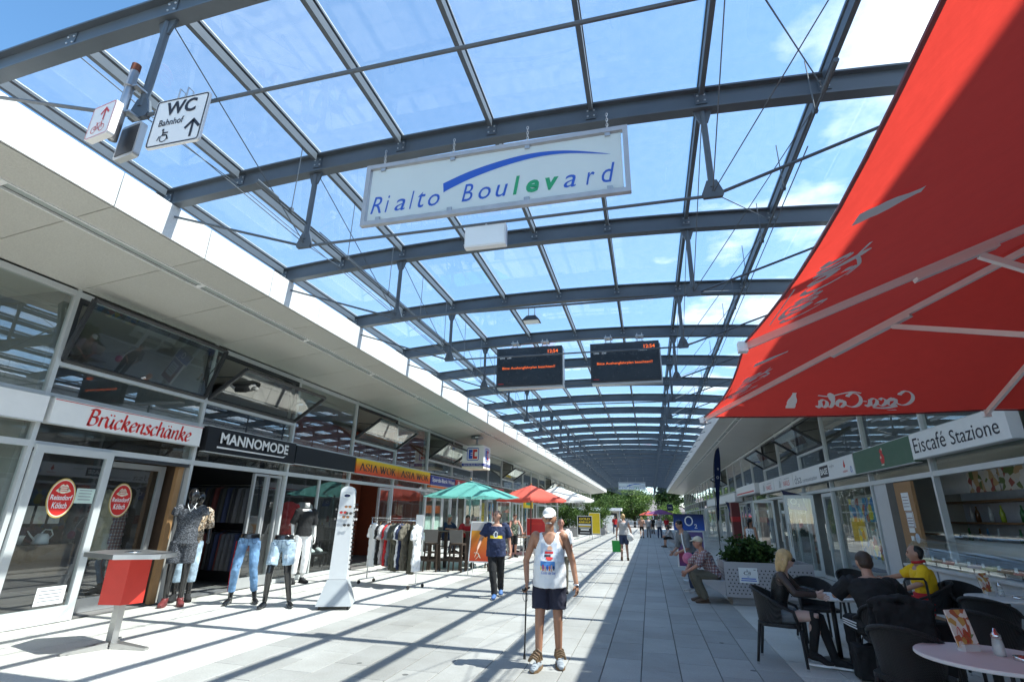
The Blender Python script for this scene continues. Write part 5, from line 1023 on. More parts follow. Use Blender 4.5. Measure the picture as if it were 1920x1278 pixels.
for lab, p_, rz in (('black wicker chair the blond woman sits in', (1.45, 7.63), 1.30), ('black wicker chair under the man in black, jacket over its back', (2.42, 6.95), pi-.12), ('empty black wicker chair behind the small table', (2.25, 9.0), .1), ('large empty black wicker chair nearest the camera', (2.0, 5.46), 2.5),
        ('empty black wicker chair beside the suitcase', (3.15, 6.62), 2.2), ('black wicker chair of the yellow shirted man', (3.9, 9.45), -1.75), ('empty black wicker chair behind the cup table', (3.35, 10.75), .1), ('black wicker chair behind the right edge table', (4.3, 9.35), .2), ('black wicker chair in front of the right edge table', (3.75, 7.75), 2.3)): cafe_chair(lab, p_, rz)
# menu, sugar, ashtray, cup, papers
patch_mat('menu_print', [(.75, .70, .62), (.45, .12, .05), (.72, .66, .58), (.6, .35, .1), (.2, .28, .1), (.78, .74, .68)], 22)
def menu(label, x, y, rz, h=.73):
    t = thing('menu_stand', label, 'menu', (x, y, h), rz); B(MB().box(-.07, .07, -.03, .03, 0, .045), 'holder', MATS['table_edge'], t)
    for i, (d, m_) in enumerate(((-.012, 'menu_print'), (.0, 'paper'), (.012, 'maroon'))): B(MB().box(-.10+.01*i, .10+.01*i, d-.002, d+.002, .02, .27), 'card', MATS[m_], t, rot=(rd(-12), 0, 0))
    B(flat(MB(), join2([nib([[(-.08,.10),(-.05,.15),(-.03,.09),(0,.14),(.03,.08)], [(-.07,.05),(-.03,.09),(0,.05)]], .008, 30, .004)]), (0, -.0215, .01), (1,0,0), (0,.2,.98)), 'script_print', MATS['red_ink'], t); return t
menu('upright ice cream menu with fruit pictures on the front table', 2.24, 5.03, rd(28)); menu('upright menu on the right edge table', 4.30, 8.8, rd(30))
def sugar(label, x, y, h=.73):
    t = thing('sugar_shaker', label, 'sugar shaker', (x, y, h)); B(MB().lathe([(.032, 0), (.036, .01), (.034, .07), (.028, .105), (.026, .11)], n=14), 'jar', glassmat('jar_glass', (.85, .87, .88), 1.2, dirt=.35) if 'jar_glass' not in MATS else MATS['jar_glass'], t, smooth=True); B(MB().lathe([(.029, .001), (.031, .06)], n=12), 'sugar', MATS['white_paint'], t, smooth=True); B(MB().lathe([(.029, .111), (.03, .135), (.014, .15), (.008, .175)], n=14), 'chrome_top', MATS['chrome'], t, smooth=True)
sugar('glass sugar shaker with chrome top on the front table', 2.38, 4.93); sugar('glass sugar shaker on the right edge table', 4.42, 8.78)
def ashtray(label, x, y): t = tag(B(MB().lathe([(.04, 0), (.055, .005), (.058, .03), (.05, .03), (.042, .012), (.001, .011)], n=18), 'ashtray', MATS['chrome'], loc=(x, y, .73), smooth=True), label, 'ashtray')
ashtray('metal ashtray at the edge of the front table', 2.44, 4.78); ashtray('metal ashtray on the right edge table', 4.45, 8.5)
t = thing('coffee_cup', 'white coffee cup on saucer by the yellow shirted man', 'cup', (3.56, 9.98, .73)); B(MB().lathe([(.02, .012), (.036, .03), (.042, .065), (.038, .065), (.03, .03), (.001, .02)], n=16), 'cup', MATS['white_paint'], t, smooth=True); B(MB().lathe([(.03, 0), (.07, .01), (.07, .013), (.001, .009)], n=18), 'saucer', MATS['white_paint'], t); B(MB().tube([(.04, 0, .055), (.062, 0, .05), (.06, 0, .03), (.035, 0, .028)], .005, 6), 'handle', MATS['white_paint'], t)
for lab, x, y, a, m_ in (('open magazine lying on the small table', 2.12, 7.86, .3, 'paper'), ('white sheet of paper on the small table edge', 2.28, 8.02, -.4, 'paper'), ('folded paper under the blond womans hand', 1.98, 7.98, .7, 'sky_print')):
    o = tag(B(MB().box(-.10, .10, -.14, .14, 0, .004), 'paper_sheet', MATS[m_], loc=(x, y, .7305+.005*(m_ == 'sky_print')), rot=(0, 0, a)), lab, 'paper')
t = thing('suitcase', 'black suitcase with raised handle among the café chairs', 'suitcase', (2.98, 7.42, 0), .3)
B(MB().cbox(-.2, .2, -.12, .12, .05, .58, .02), 'shell', MATS['black_cloth'], t); B(MB().tube([(-.13, .08, .55), (-.13, .08, .97), (-.11, .08, 1.0), (.11, .08, 1.0), (.13, .08, .97), (.13, .08, .55)], .013, 8), 'handle', MATS['frame_black'], t)
for sx_ in (-1, 1):
    w_ = MB().lathe([(.03, -.012), (.03, .012)], n=12); w_.xf(Matrix.Translation((sx_*.15, .09, .031)) @ Matrix.Rotation(pi/2, 4, 'Y')); B(w_, 'wheel', MATS['rubber'], t)
jk = MB(); jk.tube([(-.28, 0, .82), (0, -.01, .885), (.28, 0, .82)], [(.05, .03), (.06, .035), (.05, .03)], 10); jk.box(-.29, .29, .01, .045, .22, .83).box(-.25, .25, -.06, -.035, .45, .82)
o = tag(B(jk, 'jacket', MATS['black_cloth'], loc=(2.45, 6.68, 0), rot=(0, 0, -.1)), 'black jacket draped over the chair back of the man in black', 'jacket'); PEND.append((o, .014, 3, .03, None))
t = thing('backpack', 'black bag standing on the floor under the chair of the man in black', 'bag', (2.25, 7.15, 0)); bp_ = MB().box(-.16, .16, -.1, .1, .01, .34); o = B(bp_, 'bag_body', MATS['black_cloth'], t); PEND.append((o, .02, 4, .02, None)); B(MB().tube([(-.07, 0, .33), (-.05, 0, .41), (.05, 0, .41), (.07, 0, .33)], .01, 6), 'handle', MATS['black_cloth'], t)
# cane of the old man, bags of the walkers
t = thing('walking_cane', 'black walking cane held by the old man', 'cane', (-1.55, 6.78, 0)); hx = A.t.matrix_basis @ (A.J['haR']); hx = hx-Vector((-1.55, 6.78, 0)); hx.z += .01
B(MB().tube([(0, 0, .03), hx], .0095, 8), 'shaft', MATS['frame_black'], t, smooth=True); B(MB().tube([hx+Vector((.02, .06, .02)), hx+Vector((0, 0, .012)), hx+Vector((-.02, -.09, .01))], .014, 8), 'handle', MATS['frame_black'], t, smooth=True); B(MB().lathe([(.017, .001), (.016, .03), (.011, .05)], n=10), 'rubber_tip', MATS['rubber'], t)
B(MB().tube([hx+Vector((-.03*sin(a), -.05-.02*cos(a), -.06+.06*cos(a))) for a in [i*pi/6 for i in range(12)]], .003, 5, closed=True), 'wrist_strap', MATS['frame_black'], t)
M('bag_green', (.02, .30, .05), .6, var=.1)
hb = Wm.t.matrix_basis @ Wm.J['haL']; t = thing('shopping_bag', 'green shopping bag carried by the woman walking away', 'bag', (hb.x, hb.y, .30)); g_ = MB(); zt_ = hb.z-.30
g_.add([(-.05,-.16,0),(.05,-.16,0),(.05,.16,0),(-.05,.16,0),(-.03,-.19,.42),(.03,-.19,.42),(.03,.19,.42),(-.03,.19,.42)], [(3,2,1,0),(0,1,5,4),(1,2,6,5),(2,3,7,6),(3,0,4,7),(4,5,6,7)]); g_.xf(Matrix.Rotation(rd(70), 4, 'Z')); B(g_, 'bag_body', MATS['bag_green'], t); B(MB().tube([(-.03, .1, .41), (0, .03, zt_), (.0, -.03, zt_), (.03, -.1, .41)], .008, 6), 'handle', MATS['bag_green'], t)
t = thing('shoulder_bag', 'white shoulder bag of the woman walking away', 'bag', (-.80, 22.05, .74)); o = B(MB().ell((0, 0, .13), .13, .06, .15, 14, 10), 'bag_body', MATS['cap_white'], t); PEND.append((o, .015, 2, .02, None)); B(MB().tube([(0, 0, .26), (-.10, -.06, .50), (-.33, -.06, .78), (-.38, .1, .80)], .008, 6), 'strap', MATS['cap_white'], t)
M('bag_pink', (.62, .16, .28), .5, var=.2, scale=12); t = thing('pink_bag', 'round pink bag with white strap hanging by the bench', 'bag', (.80, 13.28, .62)); B(MB().ell((0, 0, .13), .13, .09, .13, 18, 12), 'bag_body', MATS['bag_pink'], t, smooth=True); B(MB().tube([(-.05, 0, .24), (-.09, .05, .46), (-.10, .16, .66)], .014, 6), 'strap', MATS['white_paint'], t)
# ------------------------------------------------------------------ red bar table
t = thing('bar_table', 'red bar table with steel top and cross feet outside the tavern', 'table', (-6.45, 5.62, 0), rd(-14))
hexa = [(-.62, -.02), (-.40, -.36), (.30, -.36), (.60, .02), (.36, .36), (-.34, .36)]
B(MB().prism(hexa, (0, 0, 1.02), (1,0,0), (0,1,0), (0,0,1), .055), 'table_top', MATS['steel_brushed'], t); B(MB().lathe([(.09, 1.076), (.09, 1.082), (.07, 1.085), (.001, 1.083)], n=20), 'ash_insert', MATS['chrome'], t, smooth=True)
o8 = [(.25*cos(a)*1.15, .25*sin(a)) for a in [pi/6+i*pi/3 for i in range(6)]]; B(MB().prism(o8, (0, 0, .50), (1,0,0), (0,1,0), (0,0,1), .518), 'red_body', MATS['red_lacquer'], t)
B(MB().bar((0, 0, .06), (0, 0, .50), .13, .07), 'leg', MATS['steel_brushed'], t)
for a in (20, 145, 265): d = Vector((cos(rd(a)), sin(rd(a)), 0)); B(MB().add([d*.05+Vector((-d.y, d.x, 0))*.06+Vector((0,0,.07)), d*.05-Vector((-d.y, d.x, 0))*.06+Vector((0,0,.07)), d*.5-Vector((-d.y, d.x, 0))*.035+Vector((0,0,.025)), d*.5+Vector((-d.y, d.x, 0))*.035+Vector((0,0,.025)), d*.05+Vector((-d.y, d.x, 0))*.06, d*.05-Vector((-d.y, d.x, 0))*.06, d*.5-Vector((-d.y, d.x, 0))*.035, d*.5+Vector((-d.y, d.x, 0))*.035], [(0,1,2,3),(7,6,5,4),(0,4,5,1),(1,5,6,2),(2,6,7,3),(3,7,4,0)]), 'foot', MATS['steel_brushed'], t, loc=(0, 0, .002))
# ------------------------------------------------------------------ sunglasses tower
t = thing('sunglasses_tower', 'tall white rotating sunglasses stand on grey wheeled base', 'display stand', (-5.52, 9.0, 0), rd(24)); TW = t
def frus(a, b, z0, z1): return MB().add([(-a,-a,z0),(a,-a,z0),(a,a,z0),(-a,a,z0),(-b,-b,z1),(b,-b,z1),(b,b,z1),(-b,b,z1)], [(3,2,1,0),(4,5,6,7),(0,1,5,4),(1,2,6,5),(2,3,7,6),(3,0,4,7)])
B(frus(.30, .17, .06, .47), 'base', MATS['tower_grey'], t); B(frus(.155, .125, .475, 1.96), 'column', MATS['tower_white'], t)
hd_ = MB(); P = [(-.125, 0)]+[(.125*-cos(a), .02+.09*sin(a)) for a in [i*pi/8 for i in range(9)]]+[(.125, 0)]; hd_.prism(P, (0, -.125, 1.962), (1,0,0), (0,0,1), (0,1,0), .25); B(hd_, 'rounded_head', MATS['white_paint'], t)
B(flat(MB(), poly2(ellipse(0, 1.90, .06, .034)), (0, -.1295, 0), (1,0,0), (0,0,1)), 'oval_badge', MATS['navy'], t); B(flat(MB(), ring2(0, 1.90, .064, .038, .006), (0, -.131, 0), (1,0,0), (0,0,1)), 'badge_rim', MATS['chrome'], t)
for sx_ in (-1, 1):
    for sy_ in (-1, 1): w_ = MB().lathe([(.03, -.015), (.03, .015)], n=12); w_.xf(Matrix.Translation((sx_*.24, sy_*.24, .032)) @ Matrix.Rotation(pi/2, 4, 'Y')); B(w_, 'wheel', MATS['rubber'], t)
pg = MB()
for i in range(15):
    z = .62+i*.075; w_ = lerp(.155, .125, (z-.47)/1.5)
    for sx_ in (-1, 1): pg.box(sx_*w_, sx_*(w_+.05), -.02, .0, z, z+.022) if sx_ > 0 else pg.box(-w_-.05, -w_, -.02, .0, z, z+.022)
pgo = B(pg, 'peg', MATS['rubber'], t); pgo['kind'] = 'stuff'
M('lens_dark', (.015, .012, .012), .08, spec=.8); M('lens_amber', (.30, .10, .02), .1, spec=.8)
def shades(label, x, z, mat, a=0., side=False):
    yo = -lerp(.155, .125, (z-.47)/1.5)-.03; c = Matrix.Rotation(rd(24), 4, 'Z') @ Vector((x, yo, z)) + Vector((-5.52, 9.0, 0)); rz_ = rd(24)
    if side: c = Matrix.Rotation(rd(24), 4, 'Z') @ Vector(((-yo+.02)*side, -.03, z)) + Vector((-5.52, 9.0, 0)); rz_ = rd(24)+rd(70)*side
    t = thing('sunglasses', label, 'sunglasses', c, rz_, 'sunglasses on the display stand')
    for s_ in (-1, 1): B(MB().prism(ellipse(s_*.034, 0, .028, .021, 12), (0, -.003, 0), (1,0,0), (0,0,1), (0,1,0), .005), 'lens', MATS[mat], t)
    B(MB().tube([(-.065, .002, .012), (-.034, 0, .024), (0, -.002, .012), (.034, 0, .024), (.065, .002, .012)], .0035, 5).tube([(-.065, .002, .012), (-.068, .05, .01)], .003, 5).tube([(.065, .002, .012), (.068, .05, .01)], .003, 5), 'frame', MATS['lens_dark'], t)
for lab, x, z, m_ in (('brown sunglasses at the top right of the stand front', .04, 1.70, 'lens_amber'), ('red sunglasses below the badge at the left of the stand', -.035, 1.60, 'red_ink'), ('dark sunglasses right of the red pair on the stand', .065, 1.585, 'lens_dark'), ('amber sunglasses third row of the stand', .02, 1.52, 'lens_amber'), ('dark sunglasses alone lowest on the stand front', .05, 1.38, 'lens_dark')): shades(lab, x, z, m_)
for i in range(4):
    for sd_, w_ in ((-1, 'left'), (1, 'right')): shades('%s sunglasses on the %s edge of the display stand' % (('topmost', 'second', 'third', 'lowest')[i], w_), 0, 1.74-.085*i, 'lens_dark' if (i+sd_) % 2 else 'light_grey', side=sd_)
# ------------------------------------------------------------------ clothes rail
ra, rb = Vector((-6.75, 12.2, 0)), Vector((-5.2, 11.72, 0)); dr_ = (rb-ra).normalized(); sd_ = Vector((-dr_.y, dr_.x, 0)); ang = math.atan2(dr_.y, dr_.x); LEN = (rb-ra).length
t = thing('clothes_rail', 'chrome clothes rail on wheels in front of the wok restaurant', 'clothes rail', ra, ang); RZ = 1.44
B(MB().tube([(0, 0, RZ), (LEN, 0, RZ)], .014, 8), 'rail', MATS['chrome'], t, smooth=True); B(MB().tube([(0, 0, RZ+.05), (LEN, 0, RZ+.05)], .008, 8), 'upper_rail', MATS['chrome'], t)
for x in (.03, LEN-.03):
    B(MB().tube([(x, 0, .09), (x, 0, RZ+.06)], .013, 8), 'post', MATS['chrome'], t, smooth=True); ft_ = B(MB().tube([(x, -.24, .1), (x, .24, .1)], .012, 8), 'foot_bar', MATS['chrome'], t)
    for y in (-.24, .24): w_ = MB().lathe([(.022, -.012), (.042, -.012), (.042, .012), (.022, .012)], n=14); w_.xf(Matrix.Translation((x, y, .044)) @ Matrix.Rotation(pi/2, 4, 'Y')); B(w_, 'wheel', MATS['rubber'], ft_)
t = tag(B(MB().box(-.09, .09, -.003, .003, 0, .26), 'price_card', MATS['paper'], loc=tuple(rb+Vector((-.02, -.03, 1.32))), rot=(0, 0, ang+.3)), 'white price card hooked on the end of the clothes rail', 'price card')
M('hanger_wood', (.42, .24, .10), .5); M('olive', (.09, .085, .06), .85, var=.1)
def garment(label, x, yaw_, mat, L, w=.40, trim=None):
    p_ = ra+dr_*x; t = thing('garment', label, 'garment', (p_.x, p_.y, RZ-.08-L), ang+yaw_, 'clothes on the rail')
    z1 = L; mb = MB(); mb.tube([(0, 0, z1+.0), (0, 0, z1-.05), (0, 0, z1-.22), (0, 0, z1-.5*L), (0, 0, .02)], [(.06, .035), (w*.5, .05), (w*.52, .06), (w*.5, .065), (w*.56, .075)], 16)
    for s_ in (-1, 1): mb.tube([(s_*w*.42, 0, z1-.06), (s_*(w*.5+.07), 0, z1-.20), (s_*(w*.5+.11), 0, z1-.34)], [.055, .06, .065], 8)
    o = B(mb, 'cloth', MATS[mat], t); PEND.append((o, .014, 3, .03, None))
    B(MB().tube([(-w*.42, 0, z1-.05), (0, 0, z1+.03), (w*.42, 0, z1-.05)], .010, 6).tube([(0, 0, z1+.03), (0, 0, z1+.085)], .003, 5), 'hanger', MATS['hanger_wood'], t)
    if trim: B(MB().tube([(.085*cos(a), .05*sin(a), z1-.012-.02*(sin(a) < 0)) for a in [i*pi/6 for i in range(12)]], .012, 6, closed=True), 'neck_trim', MATS[trim], t)
for lab, x, y_, m_, L, tr_ in (('long white shirt with red neck trim at the left end of the rail', .12, -.45, 'white_cotton', 1.0, 'red_cloth'), ('black shirt next to the white one on the rail', .36, -1.1, 'black_cloth', .95, None), ('pale grey shirt between black and red on the rail', .50, -1.25, 'light_grey', .92, None), ('bright red dress on the rail', .62, -1.15, 'red_cloth', .96, None), ('grey shirt right of the red dress', .74, -1.3, 'grey_cloth', .95, None), ('olive garment in the middle of the rail', .84, -1.25, 'olive', 1.02, None), ('dark olive coat near the middle of the rail', .93, -1.3, 'olive', 1.05, None), ('white shirt right of the olive garments', 1.02, -1.2, 'white_cotton', .96, None), ('dark navy shirt beside the second white one', 1.10, -1.3, 'navy_cotton', 1.0, None), ('brown grey shirt right of the navy one', 1.2, -1.3, 'khaki', 1.02, None), ('charcoal dress facing front near the right end', 1.40, -.7, 'olive', 1.08, None), ('white shirt last on the right end of the rail', 1.55, -1.2, 'white_cotton', 1.02, None)): garment(lab, x, y_, m_, L, .38, tr_)
# ------------------------------------------------------------------ tall tables and stools of the wok restaurant
def bar_stool(label, x, y, rz):
    t = thing('bar_stool', label, 'stool', (x, y, 0), rz, 'bar stools at the tall tables')
    B(MB().box(-.19, .19, -.19, .19, .73, .78), 'seat', MATS['wood_dark'], t); B(MB().add([(-.19,.17,.80),(.19,.17,.80),(.21,.24,1.16),(-.21,.24,1.16),(-.19,.195,.80),(.19,.195,.80),(.21,.265,1.16),(-.21,.265,1.16)], [(3,2,1,0),(4,5,6,7),(0,1,5,4),(1,2,6,5),(2,3,7,6),(3,0,4,7)]), 'backrest', MATS['rattan_grey'], t)
    for sx_ in (-1, 1):
        for sy_ in (-1, 1): B(MB().bar((sx_*.17, sy_*.17, .735), (sx_*.20, sy_*.20, .002), .04), 'leg', MATS['wood_dark'], t)
    for z_, q_ in ((.28, .19), (.5, .18)): B(MB().box(-q_, q_, -q_-.012, -q_+.012, z_, z_+.035), 'rung', MATS['wood_dark'], t); B(MB().box(-q_, q_, q_-.012, q_+.012, z_, z_+.035), 'rung', MATS['wood_dark'], t)
def tall_table(label, x, y, rz):
    t = thing('tall_table', label, 'table', (x, y, 0), rz, 'tall wooden tables')
    for i in range(5): B(MB().box(-.42+i*.17, -.42+i*.17+.16, -.40, .40, 1.06, 1.10), 'plank', MATS['wood_dark'], t)
    for sx_ in (-1, 1):
        for sy_ in (-1, 1): B(MB().box(sx_*.36-.045, sx_*.36+.045, sy_*.34-.045, sy_*.34+.045, .002, 1.058), 'leg', MATS['wood_dark'], t)
    for sy_ in (-1, 1): B(MB().box(-.315, .315, sy_*.34-.02, sy_*.34+.02, .25, .33), 'stretcher', MATS['wood_dark'], t)
tall_table('tall dark wooden table at the left behind the clothes rail', -6.95, 15.9, .1); tall_table('tall dark wooden table in the middle of the stools', -6.0, 16.1, .05); tall_table('tall dark wooden table nearest the orange board', -5.15, 16.3, .05)
bar_stool('bar stool in front, left one behind the clothes rail', -6.35, 15.3, pi+.1); bar_stool('bar stool in front, middle one with grey back', -5.62, 15.5, pi); bar_stool('bar stool at the left tall table', -7.3, 15.1, pi+.4); bar_stool('bar stool behind the tall tables on the right', -5.0, 17.1, .1); bar_stool('bar stool of the man in red', -5.75, 16.72, .4); bar_stool('bar stool of the grey haired guest', -7.0, 18.1, 1.2)
# ------------------------------------------------------------------ boards
ramp_mat('rust_poster', [(0, (.50, .05, .015)), (.55, (.62, .17, .02)), (1, (.72, .40, .03))], 2, .0, 1.0)
def aboard(label, x, y, rz, w, h, poster, z0=.36, tilt=9, cap=None, name='sandwich_board', group=None):
    t = thing(name, label, 'sign board', (x, y, 0), rz, group); H = z0+h; ti = rd(tilt)
    p_ = MB().box(-w/2, w/2, -.02, .0, z0, H); fr_ = B(p_, 'frame_panel', MATS['white_paint'], t, rot=(-ti, 0, 0), loc=(0, -.02, 0))
    o = B(MB().box(-w/2+.035, w/2-.035, -.004, -.0005, 0, h-.07), 'poster', MATS[poster], fr_, loc=(0, -.02, z0+.035))
    if cap: B(MB().box(-w/2+.035, w/2-.035, -.006, -.0045, h-.07-cap, h-.07), 'poster_head', MATS['light_grey'], fr_, loc=(0, -.02, z0+.035))
    for s_ in (-1, 1):
        B(MB().tube([(s_*(w/2-.03), -.03, z0+.01), (s_*(w/2-.03), -.06, .012)], .012, 6), 'leg', MATS['alu'], t); B(MB().tube([(s_*(w/2-.03), .02+H*sin(ti), H*cos(ti)-.02), (s_*(w/2-.03), .42, .012)], .012, 6), 'leg', MATS['alu'], t)
    return t, fr_
tb, fr_ = aboard('leaning advertising board with rust to yellow poster beside the walking man', -4.62, 14.72, .05, .80, 1.10, 'rust_poster', .34, 10, .22)
B(flat(MB(), nib([[(-.22,.1),(-.15,.22),(-.05,.08)], [(-.18,.05),(-.08,.16)], [(-.1,.62),(-.06,.72)], [(0,.62),(.04,.74)]], .02, 40, .012), (0, -.027, .375), (1,0,0), (0,0,1)), 'poster_marks', MATS['cream'], fr_)
tb, fr_ = aboard('black and yellow board lettered GOLD ANKAUF far down on the left', -4.68, 40.0, .05, 1.1, 1.35, 'black_paint', .30, 2); Q = lambda vf, m_, lf=.028: B(flat(MB(), vf, (0, -lf, .335), (1,0,0), (0,0,1)), 'lettering', MATS[m_], fr_)
Q(join2([fit2(T('GOLD', 0, .03), -.40, .40, 1.02, 1.18), fit2(T('ANKAUF', 0, .03), -.44, .44, .80, .95)]), 'yellow_ink'); Q(join2([rect2(-.45, .45, .64, .73), rect2(-.4, .4, .46, .5), rect2(-.3, .3, .3, .4), rect2(-.35, .35, .12, .16)]), 'white_paint'); Q(rect2(-.45, .45, .54, .6), 'yellow_ink', .030)
aboard('yellow board standing behind the black gold board', -4.3, 43.5, .05, .9, 1.6, 'yellow_ink', .3, 2); aboard('narrow white board at the far left by the planter', -4.6, 62.0, .1, 1.4, 1.7, 'paper', .1, 8)
tb, fr_ = aboard('red advertising board under the red parasol', -5.05, 24.2, .1, .9, .78, 'red_panel', .72, 0); B(flat(MB(), rect2(-.3, .3, .45, .55), (0, -.028, .755), (1,0,0), (0,0,1)), 'pale_band', MATS['red_lacquer'], fr_)
# left café seats under the red parasol
for lab, p_, rz in (('grey wicker chair nearest the passage under the red parasol', (-4.95, 22.9), -1.9), ('grey wicker chair beside the camouflage shirt', (-6.1, 23.2), 1.5), ('grey wicker chair of the dark haired guest', (-6.6, 24.65), 1.4), ('grey wicker chair of the guest in red', (-7.1, 25.65), .4), ('grey wicker chair behind the red board', (-5.5, 25.85), -.9), ('grey wicker chair deep under the parasols', (-6.0, 27.45), .2)): cafe_chair(lab, p_, rz, 'wicker_grey', 'grey wicker chairs of the left café')
M('table_brown', (.20, .12, .07), .5)
for lab, x, y in (('brown café table in front of the camouflage shirt', -5.55, 22.7), ('brown café table under the red parasol', -6.2, 25.0), ('brown café table deep under the white parasol', -6.0, 28.2)):
    t = thing('square_table', lab, 'table', (x, y, 0), 0, 'brown café tables'); B(MB().cbox(-.38, .38, -.38, .38, .71, .74, .005), 'table_top', MATS['table_brown'], t)
    for sx_ in (-1, 1):
        for sy_ in (-1, 1): B(MB().tube([(sx_*.33, sy_*.33, .71), (sx_*.33, sy_*.33, .002)], .018, 8), 'leg', MATS['alu'], t)
# ------------------------------------------------------------------ parasols
cloth2('canopy_green', (.16, .47, .42), .38); cloth2('canopy_red', (.78, .16, .12), .4); cloth2('canopy_white', (.80, .79, .76), .4); cloth2('canopy_violet', (.30, .12, .28), .35)
def parasol(label, x, y, r, zr, za, mat, n=8, rz=.2, val=.0, pole='galv'):
    t = thing('parasol', label, 'parasol', (x, y, 0), rz, 'café parasols'); sub = 6
    for i in range(n):
        a0, a1 = 2*pi*i/n, 2*pi*(i+1)/n; v = []; f = []
        for j in range(sub+1):
            u = j/sub; rr = .03+(r-.03)*u; z = za-(za-zr)*(u**1.08)
            for q in range(4):
                w_ = q/3; p0, p1 = Vector((cos(a0), sin(a0), 0)), Vector((cos(a1), sin(a1), 0)); d = p0.lerp(p1, w_); sg = 4*w_*(1-w_)*u; v.append((d.x*rr*(1-.03*sg), d.y*rr*(1-.03*sg), z-.035*sg))
        for j in range(sub):
            for q in range(3): f.append((j*4+q, j*4+q+1, j*4+q+5, j*4+q+4))
        if val:
            b_ = len(v)
            for q in range(4): p_ = v[sub*4+q]; v.append((p_[0], p_[1], p_[2]-val))
            f += [(sub*4+q, sub*4+q+1, b_+q+1, b_+q) for q in range(3)]
        B(MB().add(v, f), 'canopy_panel', MATS[mat], t, smooth=True)
        B(MB().bar((.05*cos(a0), .05*sin(a0), za-.06), ((r-.02)*cos(a0), (r-.02)*sin(a0), zr-.015), .018, .022), 'rib', MATS['hanger_wood' if pole != 'galv' else 'alu'], t)
        B(MB().bar((.04*cos(a0), .04*sin(a0), zr-.12), (.5*r*cos(a0), .5*r*sin(a0), (za+zr)/2-.06), .012, .014), 'stretcher', MATS['alu'], t)
    B(MB().tube([(0, 0, .05), (0, 0, za+.01)], .026, 10), 'pole', MATS[pole], t, smooth=True); B(MB().ell((0, 0, za+.06), .035, .035, .05, 10, 8), 'finial', MATS['hanger_wood'], t, smooth=True); B(MB().lathe([(.3, .001), (.3, .05), (.05, .08), (.04, .3)], n=18), 'base', MATS['galv'], t)
parasol('sea green parasol above the tall tables', -5.95, 17.4, 1.72, 2.17, 2.70, 'canopy_green', 6, .1); parasol('red parasol with fringe of print above the left café', -5.25, 24.0, 1.62, 2.32, 2.93, 'canopy_red', 8, .2, .10, 'maroon'); parasol('white parasol behind the red one on the left', -4.75, 28.4, 1.95, 2.45, 3.1, 'canopy_white', 8, .1, .10)
parasol('small violet and red parasol far away on the right', 1.15, 61, 1.6, 2.0, 2.5, 'canopy_violet', 8); parasol('small orange parasol far away left of the violet one', -.1, 66, 1.2, 1.9, 2.35, 'canopy_red', 8, .4)
# big red parasol overhead
cloth2('canopy_cola', (.86, .072, .05), .48, .05); M('rib_white', (.76, .75, .74), .45, var=.04)
cx_, cy_, hw, ze_, zA = 3.0, 3.05, 2.4, 2.60, 3.56
t = thing('large_parasol', 'big square red parasol with white ribs and lettering overhead on the right', 'parasol', (cx_, cy_, 0)); CP = t
def zpl(x, y): return zA-(zA-ze_)*max(abs(x), abs(y))/hw
for i in range(4):
    a = i*pi/2; Rm = Matrix.Rotation(a, 3, 'Z'); 
    for half in (-1, 1):
        v = []; f = []; n_ = 10
        for j in range(n_+1):
            for q in range(n_+1):
                x = -hw*j/n_; y = half*hw*(j/n_)*(q/n_); sag = .03*sin(pi*q/n_)*(j/n_)
                p_ = Rm @ Vector((x+.05*sin(pi*q/n_)*(j == n_), y, zpl(x, y)-sag)); v.append(tuple(p_))
        for j in range(n_):
            for q in range(n_): f.append((j*(n_+1)+q, j*(n_+1)+q+1, (j+1)*(n_+1)+q+1, (j+1)*(n_+1)+q))
        B(MB().add(v, f), 'canopy_panel', MATS['canopy_cola'], t, smooth=True)
for i in range(8):
    a = i*pi/4; L_ = hw*(1 if i % 2 == 0 else 2**.5); d = Vector((cos(a), sin(a), 0)); p0 = d*.08+Vector((0,0,zA-.08)); p1 = d*(L_+.01)+Vector((0,0,ze_-.035))
    rb_ = B(MB().bar(p0, p1, .026, .04), 'rib', MATS['rib_white'], t); B(MB().bar(p1-d*.02, p1+d*.03, .05, .06), 'rib_end', MATS['rib_white'], rb_)
    m_ = p0.lerp(p1, .46)-Vector((0,0,.04)); B(MB().bar(d*.09+Vector((0,0,2.42)), m_, .03, .034), 'strut', MATS['rib_white'], t); B(MB().bar(p0.lerp(p1, .42)-Vector((0,0,.03)), p0.lerp(p1, .60)-Vector((0,0,.03)), .05, .02), 'rib_sleeve', MATS['rib_white'], rb_)
B(MB().tube([(0, 0, .03), (0, 0, zA+.05)], .045, 16), 'pole', MATS['rib_white'], t, smooth=True); B(MB().lathe([(.11, 2.36), (.11, 2.48), (.06, 2.5)], n=18), 'slider', MATS['rib_white'], t); B(MB().box(-.5, .5, -.5, .5, .002, .08), 'base', MATS['galv'], t)
for i in range(4):
    Rm = Matrix.Rotation(i*pi/2, 3, 'Z'); B(MB().tube([Rm @ Vector((-hw+.05*sin(pi*abs(u_)), u_*hw, ze_-.008-.03*sin(pi*abs(u_)))) for u_ in [q*.1-1 for q in range(21)]], .007, 5), 'hem', MATS['maroon'], t)
